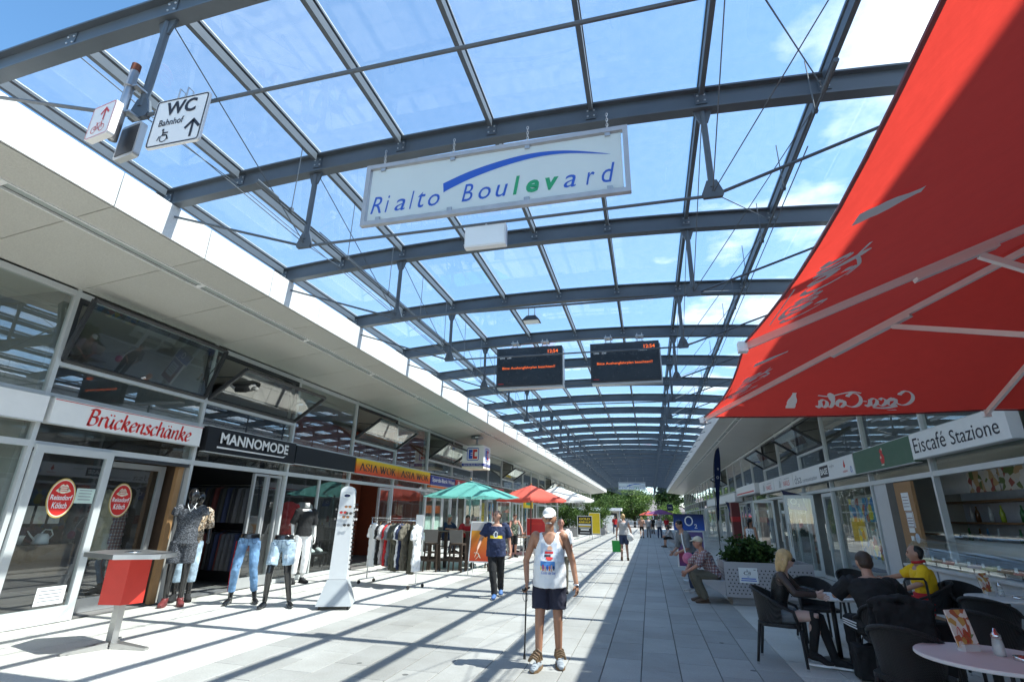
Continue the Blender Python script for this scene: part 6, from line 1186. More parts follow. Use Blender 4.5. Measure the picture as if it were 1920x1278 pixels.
# script lettering, drawn with a broad pen, printed on the upper side and seen mirrored from below
CC = {'C': [[(.62,.92),(.50,1.02),(.30,.95),(.12,.68),(.06,.34),(.16,.06),(.38,-.02),(.60,.10),(.72,.26)], [(.62,.92),(.66,.80),(.56,.76)]], 'o': [[(.22,.56),(.08,.42),(.06,.16),(.18,.0),(.32,.10),(.36,.36),(.26,.54),(.22,.40),(.40,.40)]], 'c': [[(.34,.46),(.24,.56),(.08,.40),(.06,.14),(.18,.0),(.36,.14)]], 'a': [[(.36,.50),(.22,.56),(.08,.40),(.06,.14),(.16,.0),(.28,.14),(.38,.54)], [(.38,.54),(.34,.14),(.42,.0),(.52,.12)]], 'l': [[(.06,.2),(.28,.62),(.36,.92),(.28,1.0),(.18,.72),(.16,.2),(.24,.0),(.38,.12)]], '-': [[(.02,.36),(.18,.40)]]}
CW = {'C': .66, 'o': .40, 'c': .36, 'a': .46, 'l': .34, '-': .22}
def script():
    x = 0; out = []
    for ch in 'Coca-Cola': out.append(place2(nib(CC[ch], .20, 30, .06), x, 0, 1, .12)); x += CW[ch]
    out.append(nib([[(.55,-.10),(1.0,-.22),(1.55,-.10),(1.35,-.18),(1.0,-.16),(.6,-.02)]], .10, 70, .02)); out.append(nib([[(2.35,1.0),(2.75,1.12),(3.2,.98),(3.6,.82),(4.1,.9)]], .09, 70, .02)); return join2(out)
BOT = [(-.5,0),(.5,0),(.56,.2),(.5,.45),(.56,.62),(.5,.9),(.3,1.2),(.2,1.5),(.24,1.62),(-.24,1.62),(-.2,1.5),(-.3,1.2),(-.5,.9),(-.56,.62),(-.5,.45),(-.56,.2)]
BOT = [(x*.55, y) for x, y in BOT]
M('print_white', (.88, .87, .87), .7, var=.03)
def on_canopy(side, vf, u0, v0, s_, name):               # u along the hem as read from outside, v up the slope from the hem
    v = []
    for x, y in vf[0]:
        u = u0+x*s_; w_ = v0+y*s_; r_ = hw-w_
        P_ = Vector((-r_, -u, 0)) if side == 'left' else Vector((-u, r_, 0)) ; z = zA-(zA-ze_)*r_/hw-.03*sin(pi*min(1, abs(u)/max(r_, .01)))*(r_/hw)-.014
        v.append((P_.x, P_.y, z))
    B(MB().add(v, vf[1]), name, MATS['print_white'], CP)
sc = script(); btl = poly2(BOT)
for u_ in (.12, -1.78): on_canopy('left', sc, u_, .17, .195, 'script_print'); on_canopy('left', btl, u_+1.12, .17, .14, 'bottle_print'); on_canopy('left', rect2(0, .5, 0, .008), u_+.1, .09, 1., 'small_print_line')
for u_ in (.64, -1.7): on_canopy('far', sc, u_, .17, .195, 'script_print'); on_canopy('far', btl, u_+1.0, .16, .14, 'bottle_print'); on_canopy('far', rect2(0, .5, 0, .008), u_+.1, .09, 1., 'small_print_line')
finish_figures()
# ================================================================== RIGHT SIDE: planters, stands, flags
M('perforated', (.40, .38, .39), .45, .3, var=.05, scale=4); M('plinth', (.30, .29, .29), .7, var=.1); M('soil', (.05, .035, .025), .95)
for i, c in enumerate(((.045, .085, .022), (.07, .12, .03), (.03, .06, .018), (.10, .17, .045), (.14, .22, .05))):
    m = cloth2('leaf%d' % i, c, .25, .25, 3); m.node_tree.nodes['Principled BSDF'].inputs['Roughness'].default_value = .5
def leaves(n, rx, ry, rz, size, seed, flat_=.0, hollow=.35, clumps=18):
    r = random.Random(seed); mb = MB(); cl = []
    for _ in range(clumps):
        d = Vector((r.gauss(0,1), r.gauss(0,1), r.gauss(0,1))).normalized()*(r.uniform(hollow, 1))**.6; cl.append((Vector((d.x*rx, d.y*ry, d.z*rz)), r.uniform(.22, .42)))
    for _ in range(n):
        c, s = r.choice(cl); p = c+Vector((r.gauss(0, .5)*s*rx, r.gauss(0, .5)*s*ry, r.gauss(0, .45)*s*rz)); a = Vector((r.gauss(0,1), r.gauss(0,1), r.gauss(0,.6))).normalized(); b = a.cross(Vector((r.gauss(0,1), r.gauss(0,1), r.gauss(0,1)))).normalized(); L = size*r.uniform(.6, 1.3); w = L*.3
        mb.add([p, p+a*L*.5+b*w, p+a*L, p+a*L*.5-b*w], [(0,1,2,3)])
    return mb
def bush(t, c, rx, ry, rz, n, size, seed, cols=(0, 1, 2), nm_='foliage'):
    for i, q in enumerate(cols): B(leaves(n//len(cols), rx, ry, rz, size, seed*7+i), nm_, MATS['leaf%d' % q], t, loc=c)
def planter(label, x0, x1, y0, y1, seed, holes=True, bench=True, sticker=False):
    t = thing('planter', label, 'planter', (x0, y0, 0)); w, d = x1-x0, y1-y0
    B(MB().box(.12, w-.12, .12, d-.12, .002, .15), 'plinth', MATS['plinth'], t); B(MB().box(0, w, 0, .03, .15, .80).box(0, w, d-.03, d, .15, .80).box(0, .03, .03, d-.03, .15, .80).box(w-.03, w, .03, d-.03, .15, .80).box(.03, w-.03, .03, d-.03, .15, .72), 'box', MATS['perforated'], t)
    B(MB().box(.03, w-.03, .03, d-.03, .721, .74), 'soil', MATS['soil'], t)
    if holes:
        h = MB(); n_ = int(w/.075)
        for i in range(n_):
            for j in range(8):
                x = .06+i*.075+(.0375 if j % 2 else 0); z = .22+j*.062
                if x < w-.04: v = [(x+.014*cos(a), -.0015, z+.014*sin(a)) for a in [q*pi/4 for q in range(8)]]; h.add(v, [tuple(range(8))])
        for i in range(int(d/.075)):
            for j in range(8): y = .06+i*.075; z = .22+j*.062; h.add([(-.0015, y+.014*cos(a), z+.014*sin(a)) for a in [q*pi/4 for q in range(8)]], [tuple(range(8))])
        o = B(h, 'perforation', MATS['rubber'], t); o['kind'] = 'stuff'
    if bench:
        B(MB().box(-.44, -.004, .0, d, .40, .445), 'bench_seat', MATS['perforated'], t)
        for y in (.01, d/2, d-.05): B(MB().prism([(-.44, .398), (-.004, .398), (-.004, .18), (-.06, .18)], (0, y, 0), (1,0,0), (0,0,1), (0,1,0), .03), 'bench_bracket', MATS['perforated'], t)
    B(MB().tube([(w*.32, d*.45, .72), (w*.34, d*.45, 1.0)], .03, 6), 'stem', MATS['wood_dark'], t); bush(t, (w*.34, d*.45, .96), w*.27, d*.34, .26, 4200, .085, seed)
    if sticker:
        B(MB().box(.27, .62, -.008, -.003, .42, .70), 'notice', MATS['paper'], t)
        B(flat(MB(), join2([place2(frame2(.12, .06, .012, .008), .43, .60), rect2(.36, .38, .59, .61), rect2(.425, .435, .63, .67), rect2(.44, .48, .595, .605), rect2(.55, .59, .66, .67)]), (0, -.0095, 0), (1,0,0), (0,0,1)), 'camera_symbol', MATS['dark_ink'], t)
        B(flat(MB(), join2([rect2(.42, .46, .53, .54), rect2(.31, .58, .49, .51), rect2(.30, .59, .455, .472)]), (0, -.0095, 0), (1,0,0), (0,0,1)), 'text_lines', MATS['blue_ink'], t)
    return t
planter('perforated grey planter with bench and dark shrub beside the seated men', 1.40, 3.05, 12.0, 13.1, 3, sticker=True)
planter('perforated grey planter with bench far along on the right', 1.40, 2.9, 32.7, 33.9, 4, holes=False)
def box_planter(label, x, y, w, d, h, r, n, seed, cols):
    t = thing('planter', label, 'planter', (x, y, 0)); B(MB().box(-w/2, w/2, -d/2, d/2, .002, h), 'box', MATS['plinth'], t); B(MB().box(-w/2+.05, w/2-.05, -d/2+.05, d/2-.05, h, h+.02), 'soil', MATS['soil'], t); B(MB().tube([(0, 0, h), (.05, 0, h+r)], .05, 8), 'stem', MATS['wood_dark'], t); bush(t, (0, 0, h+r*.95), r*1.1, r, r, n, .16, seed, cols)
box_planter('concrete planter with round green bush far down on the left', -5.2, 54.5, 2.0, 1.6, .8, 1.25, 4500, 5, (1, 3, 4)); box_planter('planter with low green plant behind the gold board', -6.6, 45, 1.6, 1.4, .7, .95, 3000, 6, (0, 1, 3)); box_planter('planter with yellow flowers in front of the far bush', -4.9, 51.5, 1.6, 1.0, .6, .4, 1500, 8, (3, 4))
# phone company stand and flags
ramp_mat('o2_blue', [(0, (.02, .09, .42)), (1, (.005, .008, .05))], 2, 0, .42); ramp_mat('violet_poster', [(0, (.16, .05, .20)), (.35, (.30, .03, .05)), (.6, (.16, .10, .26)), (1, (.12, .08, .22))], 2, 0, .85)
def o2mark(t, o, ax, s): B(flat(MB(), join2([ring2(0, 0, .13*s, .15*s, .035*s, 24), place2(fit2(T('2', 0, .01), 0, .09*s, 0, .13*s), .16*s, -.22*s)]), o, ax, (0,0,1)), 'logo', MATS['white_paint'], t)
t = thing('display_stand', 'blue and violet phone company display stand behind the bench', 'display stand', (1.03, 15.6, 0), rd(3))
B(MB().box(-.25, .25, -.2, .2, .002, .06), 'foot', MATS['tower_grey'], t); B(MB().box(-.06, .06, -.03, .03, .06, .40), 'post', MATS['tower_grey'], t); B(MB().box(-.36, .36, -.04, .04, .38, 1.30), 'frame', MATS['tower_white'], t); B(MB().box(-.33, .33, -.006, 0, 0, .86), 'poster', MATS['violet_poster'], t, loc=(0, -.0405, .41)); B(MB().box(-.40, .40, -.03, .03, 0, .42), 'header', MATS['o2_blue'], t, loc=(0, 0, 1.312)); o2mark(t, (0, -.034, 1.55), (1,0,0), .85)
B(flat(MB(), join2([rect2(-.18, .26, .62, 1.14)]), (0, -.049, 0), (1,0,0), (0,0,1)), 'poster_sheet', MATS['sky_print'], t); B(flat(MB(), join2([rect2(-.13, .2, 1.02-.09*i, 1.06-.09*i) for i in range(4)]), (0, -.052, 0), (1,0,0), (0,0,1)), 'poster_lines', MATS['grey_ink'], t)
t = thing('feather_flag', 'tall narrow dark blue feather flag by the right row', 'flag', (2.74, 24.0, 0)); pl = spline([(0,0,.05),(.0,0,2.2),(.06,0,3.6),(.20,0,4.35),(.36,0,4.56)], 5); B(MB().tube(pl, .014, 6), 'pole', MATS['frame_black'], t, smooth=True)
sail = spline([(.02,0,1.6),(.05,0,3.0),(.10,0,3.8),(.22,0,4.38),(.36,0,4.56)], 5); ed = spline([(.06,.02,1.5),(.20,.05,2.6),(.32,.03,3.4),(.38,0,4.1),(.37,0,4.56)], 5); cloth2('flag_navy', (.012, .02, .06), .2); n_ = len(sail); B(MB().add(sail+ed, [(i, i+1, n_+i+1, n_+i) for i in range(n_-1)]), 'sail', MATS['flag_navy'], t, smooth=True); B(MB().lathe([(.22, .001), (.22, .04), (.03, .06)], n=16), 'base', MATS['galv'], t)
B(flat(MB(), join2([ring2(.19, 3.3, .05, .06, .02, 16), ring2(.24, 3.65, .035, .045, .02, 16)]), (0, -.02, 0), (1,0,0), (0,0,1)), 'logo', MATS['light_grey'], t)
for lab, x, y in (('blue phone company flag on the right shop front, nearer one', 4.62, 19.3), ('blue phone company flag on the right shop front, farther one', 4.62, 33)):
    t = thing('wall_flag', lab, 'flag', (x, y, 1.95), rd(-20), 'blue wall flags'); B(MB().add([(-.32,0,.62),(.25,0,.48),(.36,0,-.02),(-.14,.03,.02)], [(0,3,2,1)]), 'cloth', MATS['o2_blue'], t); B(MB().tube([(-.34, .01, .64), (.46, .01, .52)], .012, 6), 'pole', MATS['alu'], t); B(flat(MB(), join2([ring2(.0, .26, .09, .10, .028, 20), place2(fit2(T('2', 0, .01), 0, .06, 0, .09), .11, .10)]), (0, -.02, 0), (1,0,0), (0,0,1)), 'logo', MATS['white_paint'], t)
t = thing('entrance_column', 'rust red entrance pillar far along the right row', 'pillar', (4.4, 30.5, 0)); B(MB().box(-.2, .2, -.3, .3, .002, 2.45), 'pillar', MATS['maroon'], t); B(MB().box(-.205, .205, -.305, .305, 1.5, 1.75), 'notice_band', MATS['red_panel'], t)
t = thing('square_sign', 'small dark blue square sign on white column at the far right', 'sign', (2.9, 80, 2.6)); B(MB().box(-.4, .4, -.05, .05, 0, .9), 'panel', MATS['navy'], t); B(flat(MB(), rect2(-.25, .25, .35, .5), (0, -.055, 0), (1,0,0), (0,0,1)), 'pale_mark', MATS['light_grey'], t)
# ================================================================== ICE CREAM PARLOUR
M('cork', (.36, .20, .09), .8, var=.15, scale=30); M('counter_white', (.55, .55, .55), .35, var=.05); M('shelf_wood', (.22, .12, .06), .5)
patch_mat('ice_photos', [(.50, .48, .45), (.30, .08, .06), (.55, .50, .42), (.12, .16, .05), (.45, .30, .15), (.6, .58, .56)], 9)
glassmat('clear_glass', (.93, .96, .95), 1.6, dirt=.02)
t = thing('ice_counter', 'white ice cream counter with curved glass front at the right edge', 'counter', (5.0, 9.5, 0)); yA, yB = 6.2, 12.25
B(MB().box(4.75, 5.5, yA, yB, .002, .84), 'body', MATS['counter_white'], t, world=True); B(MB().box(4.70, 5.6, yA, yB, .842, .885), 'counter_top', MATS['table_edge'], t, world=True); B(MB().box(4.73, 4.748, yA, yB, .02, .10), 'kick_strip', MATS['shelf_wood'], t, world=True)
for y in (6.9, 8.3, 9.7, 11.1): B(MB().box(4.738, 4.748, y-.01, y+.01, .1, .84), 'joint', MATS['grey_ink'], t, world=True)
gv = [(4.74, .89), (4.76, 1.05), (4.84, 1.22), (4.98, 1.35), (5.16, 1.42)]; gb = MB(); gb.add([(x, y, z) for x, z in gv for y in (yA+.1, yB-.05)], [(2*i, 2*i+1, 2*i+3, 2*i+2) for i in range(4)]); B(gb, 'glass_front', MATS['clear_glass'], t, world=True, smooth=True)
eg = MB().add([(x, yB-.05, z) for x, z in gv]+[(5.5, yB-.05, 1.42), (5.5, yB-.05, .89)], [(0,1,2,3,4,5,6)]); B(eg, 'glass_end', MATS['clear_glass'], t, world=True); B(MB().bar((5.17, yA+.1, 1.43), (5.17, yB-.04, 1.43), .03), 'top_rail', MATS['chrome'], t, world=True); B(MB().box(5.15, 5.55, yA+.1, yB-.05, 1.45, 1.47), 'top_shelf', MATS['clear_glass'], t, world=True)
for i in range(14):
    y = 6.8+i*.38; tr_ = B(MB().box(4.86, 5.2, y, y+.34, .90, .96), 'ice_tray', MATS['chrome'], t, world=True); B(MB().ell((5.03, y+.17, .965), .15, .15, .05, 12, 8), 'ice', M('ice%d' % (i % 5), ((.65,.6,.5), (.5,.16,.14), (.2,.1,.05), (.62,.58,.3), (.55,.45,.5))[i % 5], .7, bump=.4), tr_); B(MB().box(4.9, 4.905, y+.13, y+.2, .98, 1.05), 'price_tag', MATS['paper'], tr_)
t = thing('notice_board', 'brown board with posted papers beside the ice cream counter', 'notice board', (5.05, 12.4, 0)); B(MB().box(5.0, 5.06, 11.98, 12.72, .9, 2.40), 'board', MATS['cork'], t, world=True)
for y, z, w_, h_, m_ in ((12.30, 2.02, .30, .34, 'paper'), (12.27, 1.68, .30, .30, 'paper'), (12.3, 1.48, .22, .09, 'paper'), (12.34, 1.33, .12, .09, 'paper')): B(MB().box(4.990, 4.999, y-w_/2, y+w_/2, z-h_/2, z+h_/2), 'notice', MATS[m_], t, world=True)
B(flat(MB(), join2([rect2(-12.42, -12.18, 1.92+.06*i, 1.93+.06*i) for i in range(4)]+[place2(frame2(.28, .28, .01, .012), -12.27, 1.68)]+[rect2(-12.38, -12.16, 1.60+.05*i, 1.615+.05*i) for i in range(3)]), (4.988, 0, 0), (0,-1,0), (0,0,1)), 'notice_print', MATS['maroon'], t, world=True); B(flat(MB(), poly2(ellipse(-12.12, 1.34, .09, .09)), (4.986, 0, 0), (0,-1,0), (0,0,1)), 'round_sticker', MATS['sky_print'], t, world=True)
t = thing('dark_post', 'dark post between the notice board and the white pillar', 'post', (5.08, 12.95, 0)); B(MB().box(-.05, .15, -.22, .22, .002, 2.42), 'post', MATS['darkframe'], t)
t = thing('white_pillar', 'pale pillar panel between the parlour and the phone shop', 'pillar', (5.08, 13.52, 0)); B(MB().box(-.04, .15, -.33, .33, .002, 2.42), 'panel', MATS['counter_white'], t)
t = thing('duct', 'white corrugated duct behind the ice cream counter', 'duct', (5.7, 11.6, .9)); du = [(0, .9, .0), (0, .8, .22), (0, .55, .30), (0, -2.5, .30)]; P = spline(du, 12); B(MB().tube(P, [.13+.012*(i % 2) for i in range(len(P))], 12), 'tube', MATS['white_paint'], t, smooth=True)
t = thing('menu_photos', 'row of ice cream photo boards above the counter', 'menu board', (6.0, 10.5, 2.17))
for i in range(5): B(MB().box(5.98, 6.0, 12.95-i*.95-.92, 12.95-i*.95, 2.18, 2.56), 'photo_board', MATS['counter_white' if i == 0 else 'ice_photos'], t, world=True)
t = thing('back_shelf', 'shelf unit with bottles and glasses behind the counter', 'shelf', (6.4, 10.5, 0))
for z in (1.2, 1.62, 2.02): B(MB().box(6.25, 6.6, 6.0, 13.7, z, z+.04), 'shelf_board', MATS['shelf_wood'], t, world=True)
B(MB().box(6.62, 6.7, 6.0, 13.7, .002, 2.6), 'back_panel', MATS['sky_print'], t, world=True)
bc = [M('bottle_%s' % n_, c, .15, spec=.8) for n_, c in (('green', (.03, .16, .05)), ('lime', (.35, .45, .04)), ('clear', (.5, .55, .56)), ('blue', (.12, .30, .5)), ('brown', (.12, .05, .02)), ('white', (.6, .6, .6)))]
bme = [MB().lathe([(.04, 0), (.042, .16), (.03, .2), (.014, .24), (.014, .3)], n=10).mesh('bottle', m_, True) for m_ in bc]; gme = [MB().lathe([(.03, 0), (.035, .12)], n=10).mesh('glass', m_, True) for m_ in (bc[2], bc[5])]
ORD = ('first', 'second', 'third', 'fourth', 'fifth', 'sixth', 'seventh', 'eighth', 'ninth', 'tenth', 'eleventh', 'twelfth', 'thirteenth', 'fourteenth', 'fifteenth')
for i in range(28):
    y = 13.4-i*.2; sh_ = i % 2; q_ = (i*5+i//3) % 6; o = obj('bottle', bme[q_], None, (6.36+.14*random.random(), y, (1.241, 1.661)[sh_])); tag(o, '%s bottle on the %s shelf behind the ice counter, %s from the notice board' % (('green', 'lime', 'clear', 'blue', 'brown', 'white')[q_], ('lower', 'upper')[sh_], ORD[i//2]), 'bottle', 'bottles behind the ice counter')
M('brick_red', (.30, .065, .03), .6, var=.15)
# ================================================================== SHOP INTERIORS
patch_mat('poster_mix', [(.04, .22, .52), (.08, .42, .62), (.62, .60, .55), (.75, .55, .03), (.05, .3, .5), (.5, .48, .46), (.55, .1, .08)], 5.5)
t = thing('window_posters', 'blue and yellow posters behind the phone shop window', 'poster', (5.3, 15.2, 0))
for i in range(4): B(MB().box(5.30, 5.31, 14.05+i*.62, 14.62+i*.62, 1.62, 2.2), 'poster', MATS['poster_mix'], t, world=True)
for i in range(3): B(MB().box(5.40, 5.42, 14.2+i*.8, 14.8+i*.8, .75, 1.45), 'poster', MATS['poster_mix'], t, world=True)
t = thing('phone_display', 'blue shelf display inside the open phone shop door', 'shelf', (6.2, 18.3, 0)); B(MB().box(6.0, 6.4, 17.4, 19.2, 1.0, 1.2).box(6.0, 6.4, 17.4, 19.2, .3, .34), 'shelf_board', MATS['o2_blue'], t, world=True); B(MB().box(6.42, 6.5, 17.2, 19.4, .002, 2.4), 'back_panel', MATS['white_paint'], t, world=True); B(MB().box(6.1, 6.12, 17.9, 18.5, 1.5, 2.1), 'round_sign', MATS['black_paint'], t, world=True)
# left: tavern bay doors
def leaf(nm_, x, y0, y1, fr_='frame', fw_=.11, z1=2.46, par=lrow):
    mb = MB(); mb.box(-.035, .035, y0, y0+fw_, .01, z1).box(-.035, .035, y1-fw_, y1, .01, z1).box(-.035, .035, y0+fw_, y1-fw_, z1-fw_, z1).box(-.035, .035, y0+fw_, y1-fw_, .01, .22)
    d_ = obj(nm_, mb.mesh(nm_, MATS[fr_]), par, (x, 0, 0), world=True); B(MB().add([(0, y0+fw_, .22), (0, y1-fw_, .22), (0, y1-fw_, z1-fw_), (0, y0+fw_, z1-fw_)], [(0,1,2,3)]), 'glass_pane', MATS['shop_glass'], d_); return d_
leaf('door', LX+.07, 5.50, 6.66); leaf('door', LX-.35, 6.75, 8.05, 'alu', .09, 2.36)
B(MB().box(LX-.05, LX+.05, 5.48, 8.2, 2.36, 2.415).box(LX-.32, LX+.04, 6.67, 6.72, .01, 2.36), 'door_surround', MATS['darkframe'], lrow, world=True)
M('wood_post', (.34, .19, .08), .6); B(MB().box(LX-.1, LX-.02, 8.05, 8.17, .01, 2.36), 'wood_post', MATS['wood_post'], lrow, world=True)
for lab, x, y in (('oval red brewery sticker on the left tavern door', LX+.078, 6.04), ('oval red brewery sticker on the recessed tavern door', LX-.343, 7.32)):
    t = thing('door_sticker', lab, 'sticker', (x, y, 1.45), 0, 'brewery stickers'); z = 1.73
    q = lambda vf, m_, dx_, n__: B(flat(MB(), vf, (x+dx_, y, z), (0,1,0), (0,0,1)), n__, MATS[m_], t, world=True)
    q(poly2(ellipse(0, 0, .20, .285)), 'gold_ink', 0, 'oval_rim'); q(poly2(ellipse(0, 0, .185, .265)), 'cream', .002, 'pale_ring'); q(poly2(ellipse(0, 0, .172, .25)), 'red_ink', .004, 'red_field')
    q(join2([poly2(ellipse(0, .13, .07, .07, 16)), poly2([(-.11,.10),(-.05,.16),(-.05,.07)]), poly2([(.11,.10),(.05,.16),(.05,.07)])]), 'cream', .006, 'crest'); q(join2([rect2(-.045, .045, .155, .165), rect2(-.055, .055, .125, .135), rect2(-.045, .045, .095, .105), poly2(ellipse(0, .2, .02, .02, 8))]), 'red_ink', .008, 'crest_lines')
    q(join2([fit2(T('Reissdorf', .1, .02), -.155, .155, -.03, .045), fit2(T('Kölsch', .1, .02), -.105, .105, -.15, -.06)]), 'white_paint', .006, 'lettering')
M('pale_green', (.55, .68, .60), .7)
for lab, y0, y1, z0, z1, m_ in (('pale green notice on the left tavern door', 6.24, 6.52, 1.66, 1.88, 'pale_green'), ('white notice low on the left tavern door', 6.08, 6.48, .26, .50, 'paper')):
    t = thing('door_notice', lab, 'notice', (LX+.075, (y0+y1)/2, z0)); B(MB().box(LX+.072, LX+.075, y0, y1, z0, z1), 'sheet', MATS[m_], t, world=True); B(flat(MB(), join2([rect2(y0+.04, y1-.05, z0+.05+.045*i, z0+.062+.045*i) for i in range(4)]), (LX+.078, 0, 0), (0,1,0), (0,0,1)), 'text_lines', MATS['grey_ink'], t, world=True)
for i in range(4): t = tag(B(MB().box(-.002, .002, 0, .16, 0, .25), 'menu_sheet', MATS['light_grey'], loc=(LX-.25, 5.58+i*.2, 1.36)), 'grey menu sheet number %s of the row behind the tavern glass' % ('one', 'two', 'three', 'four')[i], 'menu', 'menu sheets in the tavern window')
B(MB().box(LX-.75, LX-.22, 5.5, 6.7, .62, 1.06), 'window_sill', MATS['wood_dark'], lrow, world=True)
t = thing('watering_can', 'white watering can on the tavern window sill', 'watering can', (LX-.42, 6.28, 1.062)); B(MB().lathe([(.10, 0), (.105, .02), (.085, .12), (.06, .15)], n=18), 'body', MATS['white_paint'], t, smooth=True); B(MB().tube([(0, -.08, .05), (0, -.16, .12), (0, -.22, .19)], [.02, .013, .01], 8), 'spout', MATS['white_paint'], t, smooth=True); B(MB().tube([(0, -.03, .14), (0, .02, .21), (0, .11, .20), (0, .15, .13), (0, .09, .05)], .010, 8), 'handle', MATS['white_paint'], t, smooth=True)
for lab, y in (('white flower pot on the sill left of the watering can', 5.95), ('pale flower pot at the left end of the tavern sill', 5.68)): t = tag(B(MB().lathe([(.06, 0), (.085, .12), (.09, .13), (.075, .13), (.06, .05), (.001, .05)], n=16), 'flower_pot', MATS['white_paint'], loc=(LX-.42, y, 1.062), smooth=True), lab, 'flower pot')
t = thing('coats', 'coats hanging inside the recessed tavern door', 'coat', (-9.6, 7.4, 0)); 
for y, m_ in ((7.2, 'black_cloth'), (7.6, 'cap_beige'), (7.85, 'plaid')): o = B(MB().tube([(0, y, 1.9), (0, y, 1.8), (0, y, 1.2), (0, y, .75)], [(.05, .05), (.12, .16), (.13, .18), (.16, .22)], 12), 'coat', MATS[m_], t, loc=(-9.6, 0, 0), world=True); PEND.append((o, .03, 3, .05, None))
# fashion shop entrance
leaf('door', LX-.02, 10.05, 10.5, 'alu', .05, 2.40); leaf('door', LX-.06, 10.56, 11.02, 'alu', .05, 2.40)
B(MB().box(LX-.6, LX-.06, 8.4, 10.0, .005, .02), 'entrance_grate', MATS['galv'], lrow, world=True)
gs = [M('cloth_%d' % i, c, .9, var=.2) for i, c in enumerate(((.02, .02, .025), (.03, .04, .09), (.10, .10, .11), (.05, .05, .05), (.12, .03, .03)))]
gm = []
for m_ in gs:
    mb = MB().tube([(0, 0, .82), (0, 0, .78), (0, 0, .5), (0, 0, .02)], [(.02, .03), (.04, .19), (.05, .21), (.06, .24)], 10); gm.append(mb.mesh('hung_garment', m_, True))
for r_, (x, z) in enumerate(((-11.2, 1.25), (-11.2, .3))):
    t = thing('shop_rail', '%s wall rail of dark clothes inside the fashion shop' % ('upper', 'lower')[r_], 'clothes rail', (x, 9.7, z)); B(MB().tube([(x, 8.5, z+.86), (x, 10.9, z+.86)], .012, 6), 'rail', MATS['chrome'], t, world=True)
    for i in range(22): obj('garment', random.choice(gm), t, (x, 8.55+i*.105, z), world=True).rotation_euler = (0, 0, pi/2+random.uniform(-.2, .2))
M('panel_wood', (.075, .045, .028), .6, var=.3, scale=5); M('panel_dark', (.03, .03, .032), .6, var=.2)
for yy, m_, dz in ((8.20, 'panel_wood', 2.9), (11.02, 'panel_dark', 4.8), (13.84, 'panel_dark', 2.9), (19.47, 'brick_red', 4.8)): B(MB().box(-13.7, LX-.16, yy-.02, yy, .01, dz), 'inner_panel', MATS[m_], lrow, world=True)
for r_, z in enumerate((1.30, .28)):
    t = thing('shop_rail', '%s side wall rail of clothes seen through the fashion shop entrance' % ('upper', 'lower')[r_], 'clothes rail', (-10.2, 10.72, z)); B(MB().tube([(-11.8, 10.72, z+.86), (-8.95, 10.72, z+.86)], .012, 6), 'rail', MATS['chrome'], t, world=True)
    for i in range(26): obj('garment', random.choice(gm), t, (-11.75+i*.108, 10.72, z), world=True).rotation_euler = (0, 0, random.uniform(-.25, .25))
# shoe window
t = thing('shoe_bench', 'dark display bench in the shoe window', 'shelf', (-9.1, 12.6, 0)); B(MB().box(-.25, .25, -.85, 1.1, .50, .54), 'shelf_board', MATS['darkframe'], t); 
for y in (-.8, 1.05): B(MB().box(-.2, .2, y-.02, y+.02, .01, .50), 'leg', MATS['darkframe'], t)
def shoe_mesh():
    return MB().tube([(0, .10, .05), (0, .06, .06), (0, -.02, .05), (0, -.1, .035), (0, -.15, .025)], [(.03, .045), (.038, .055), (.04, .05), (.042, .033), (.025, .02)], 10)
sm_ = shoe_mesh().mesh('sneaker', MATS['white_paint'], True)
for i in range(5):
    for s_ in (0, 1): o = obj('sneaker', sm_, None, (-9.0-.04*s_, 12.0+i*.36+s_*.12, .542), (0, 0, 1.2)); tag(o, 'white sneaker on the display bench, %s of the pair at place %s' % (('left', 'right')[s_], ('one', 'two', 'three', 'four', 'five')[i]), 'shoe', 'sneakers in the shop window')
for lab, y, m_ in (('red polo shirt hanging in the shoe window', 11.95, 'red_cloth'), ('pale shirt hanging in the shoe window', 12.5, 'light_grey')):
    t = thing('hung_shirt', lab, 'shirt', (-9.0, y, 1.05), .6); mb = MB().tube([(0, 0, .78), (0, 0, .72), (0, 0, .4), (0, 0, 0)], [(.07, .05), (.2, .08), (.19, .09), (.2, .09)], 14); [mb.tube([(s_*.17, 0, .70), (s_*.27, 0, .5)], .065, 8) for s_ in (-1, 1)]; o = B(mb, 'cloth', MATS[m_], t); PEND.append((o, .016, 3, .02, None)); B(MB().tube([(0, 0, .78), (0, 0, 1.3)], .004, 5), 'cord', MATS['darkframe'], t)
# wok restaurant
M('door_red', (.26, .05, .025), .45, var=.12)
t = thing('restaurant_wall', 'rust red inner wall of the wok restaurant', 'wall', (-11.4, 16.7, 0)); B(MB().box(-.1, .1, -2.6, 2.6, .01, 4.7), 'wall', MATS['brick_red'], t)
leaf('door', LX-.02, 15.85, 16.68, 'alu', .08, 2.40)
t = thing('red_door', 'rust red door inside the wok restaurant entrance', 'door', (-9.3, 14.9, 0)); B(MB().box(-.03, .03, -.55, .55, .01, 2.15), 'leaf', MATS['door_red'], t); B(MB().box(-.05, .05, -.65, -.55, .01, 2.25).box(-.05, .05, .55, .65, .01, 2.25).box(-.05, .05, -.55, .55, 2.15, 2.25), 'frame', MATS['maroon'], t); B(MB().tube([(.06, .42, 1.0), (.06, .42, 1.15)], .012, 8), 'handle', MATS['chrome'], t)
t = thing('bank_poster', 'orange window band on the bank door', 'poster', (LX+.03, 20.6, 1.6)); B(MB().box(LX-.06, LX-.05, 19.75, 21.5, 1.62, 1.92), 'band', MATS['orange_panel'], t, world=True); B(MB().box(LX-.065, LX-.055, 19.75, 21.5, .6, 1.5), 'green_sheet', MATS['pale_green'], t, world=True)
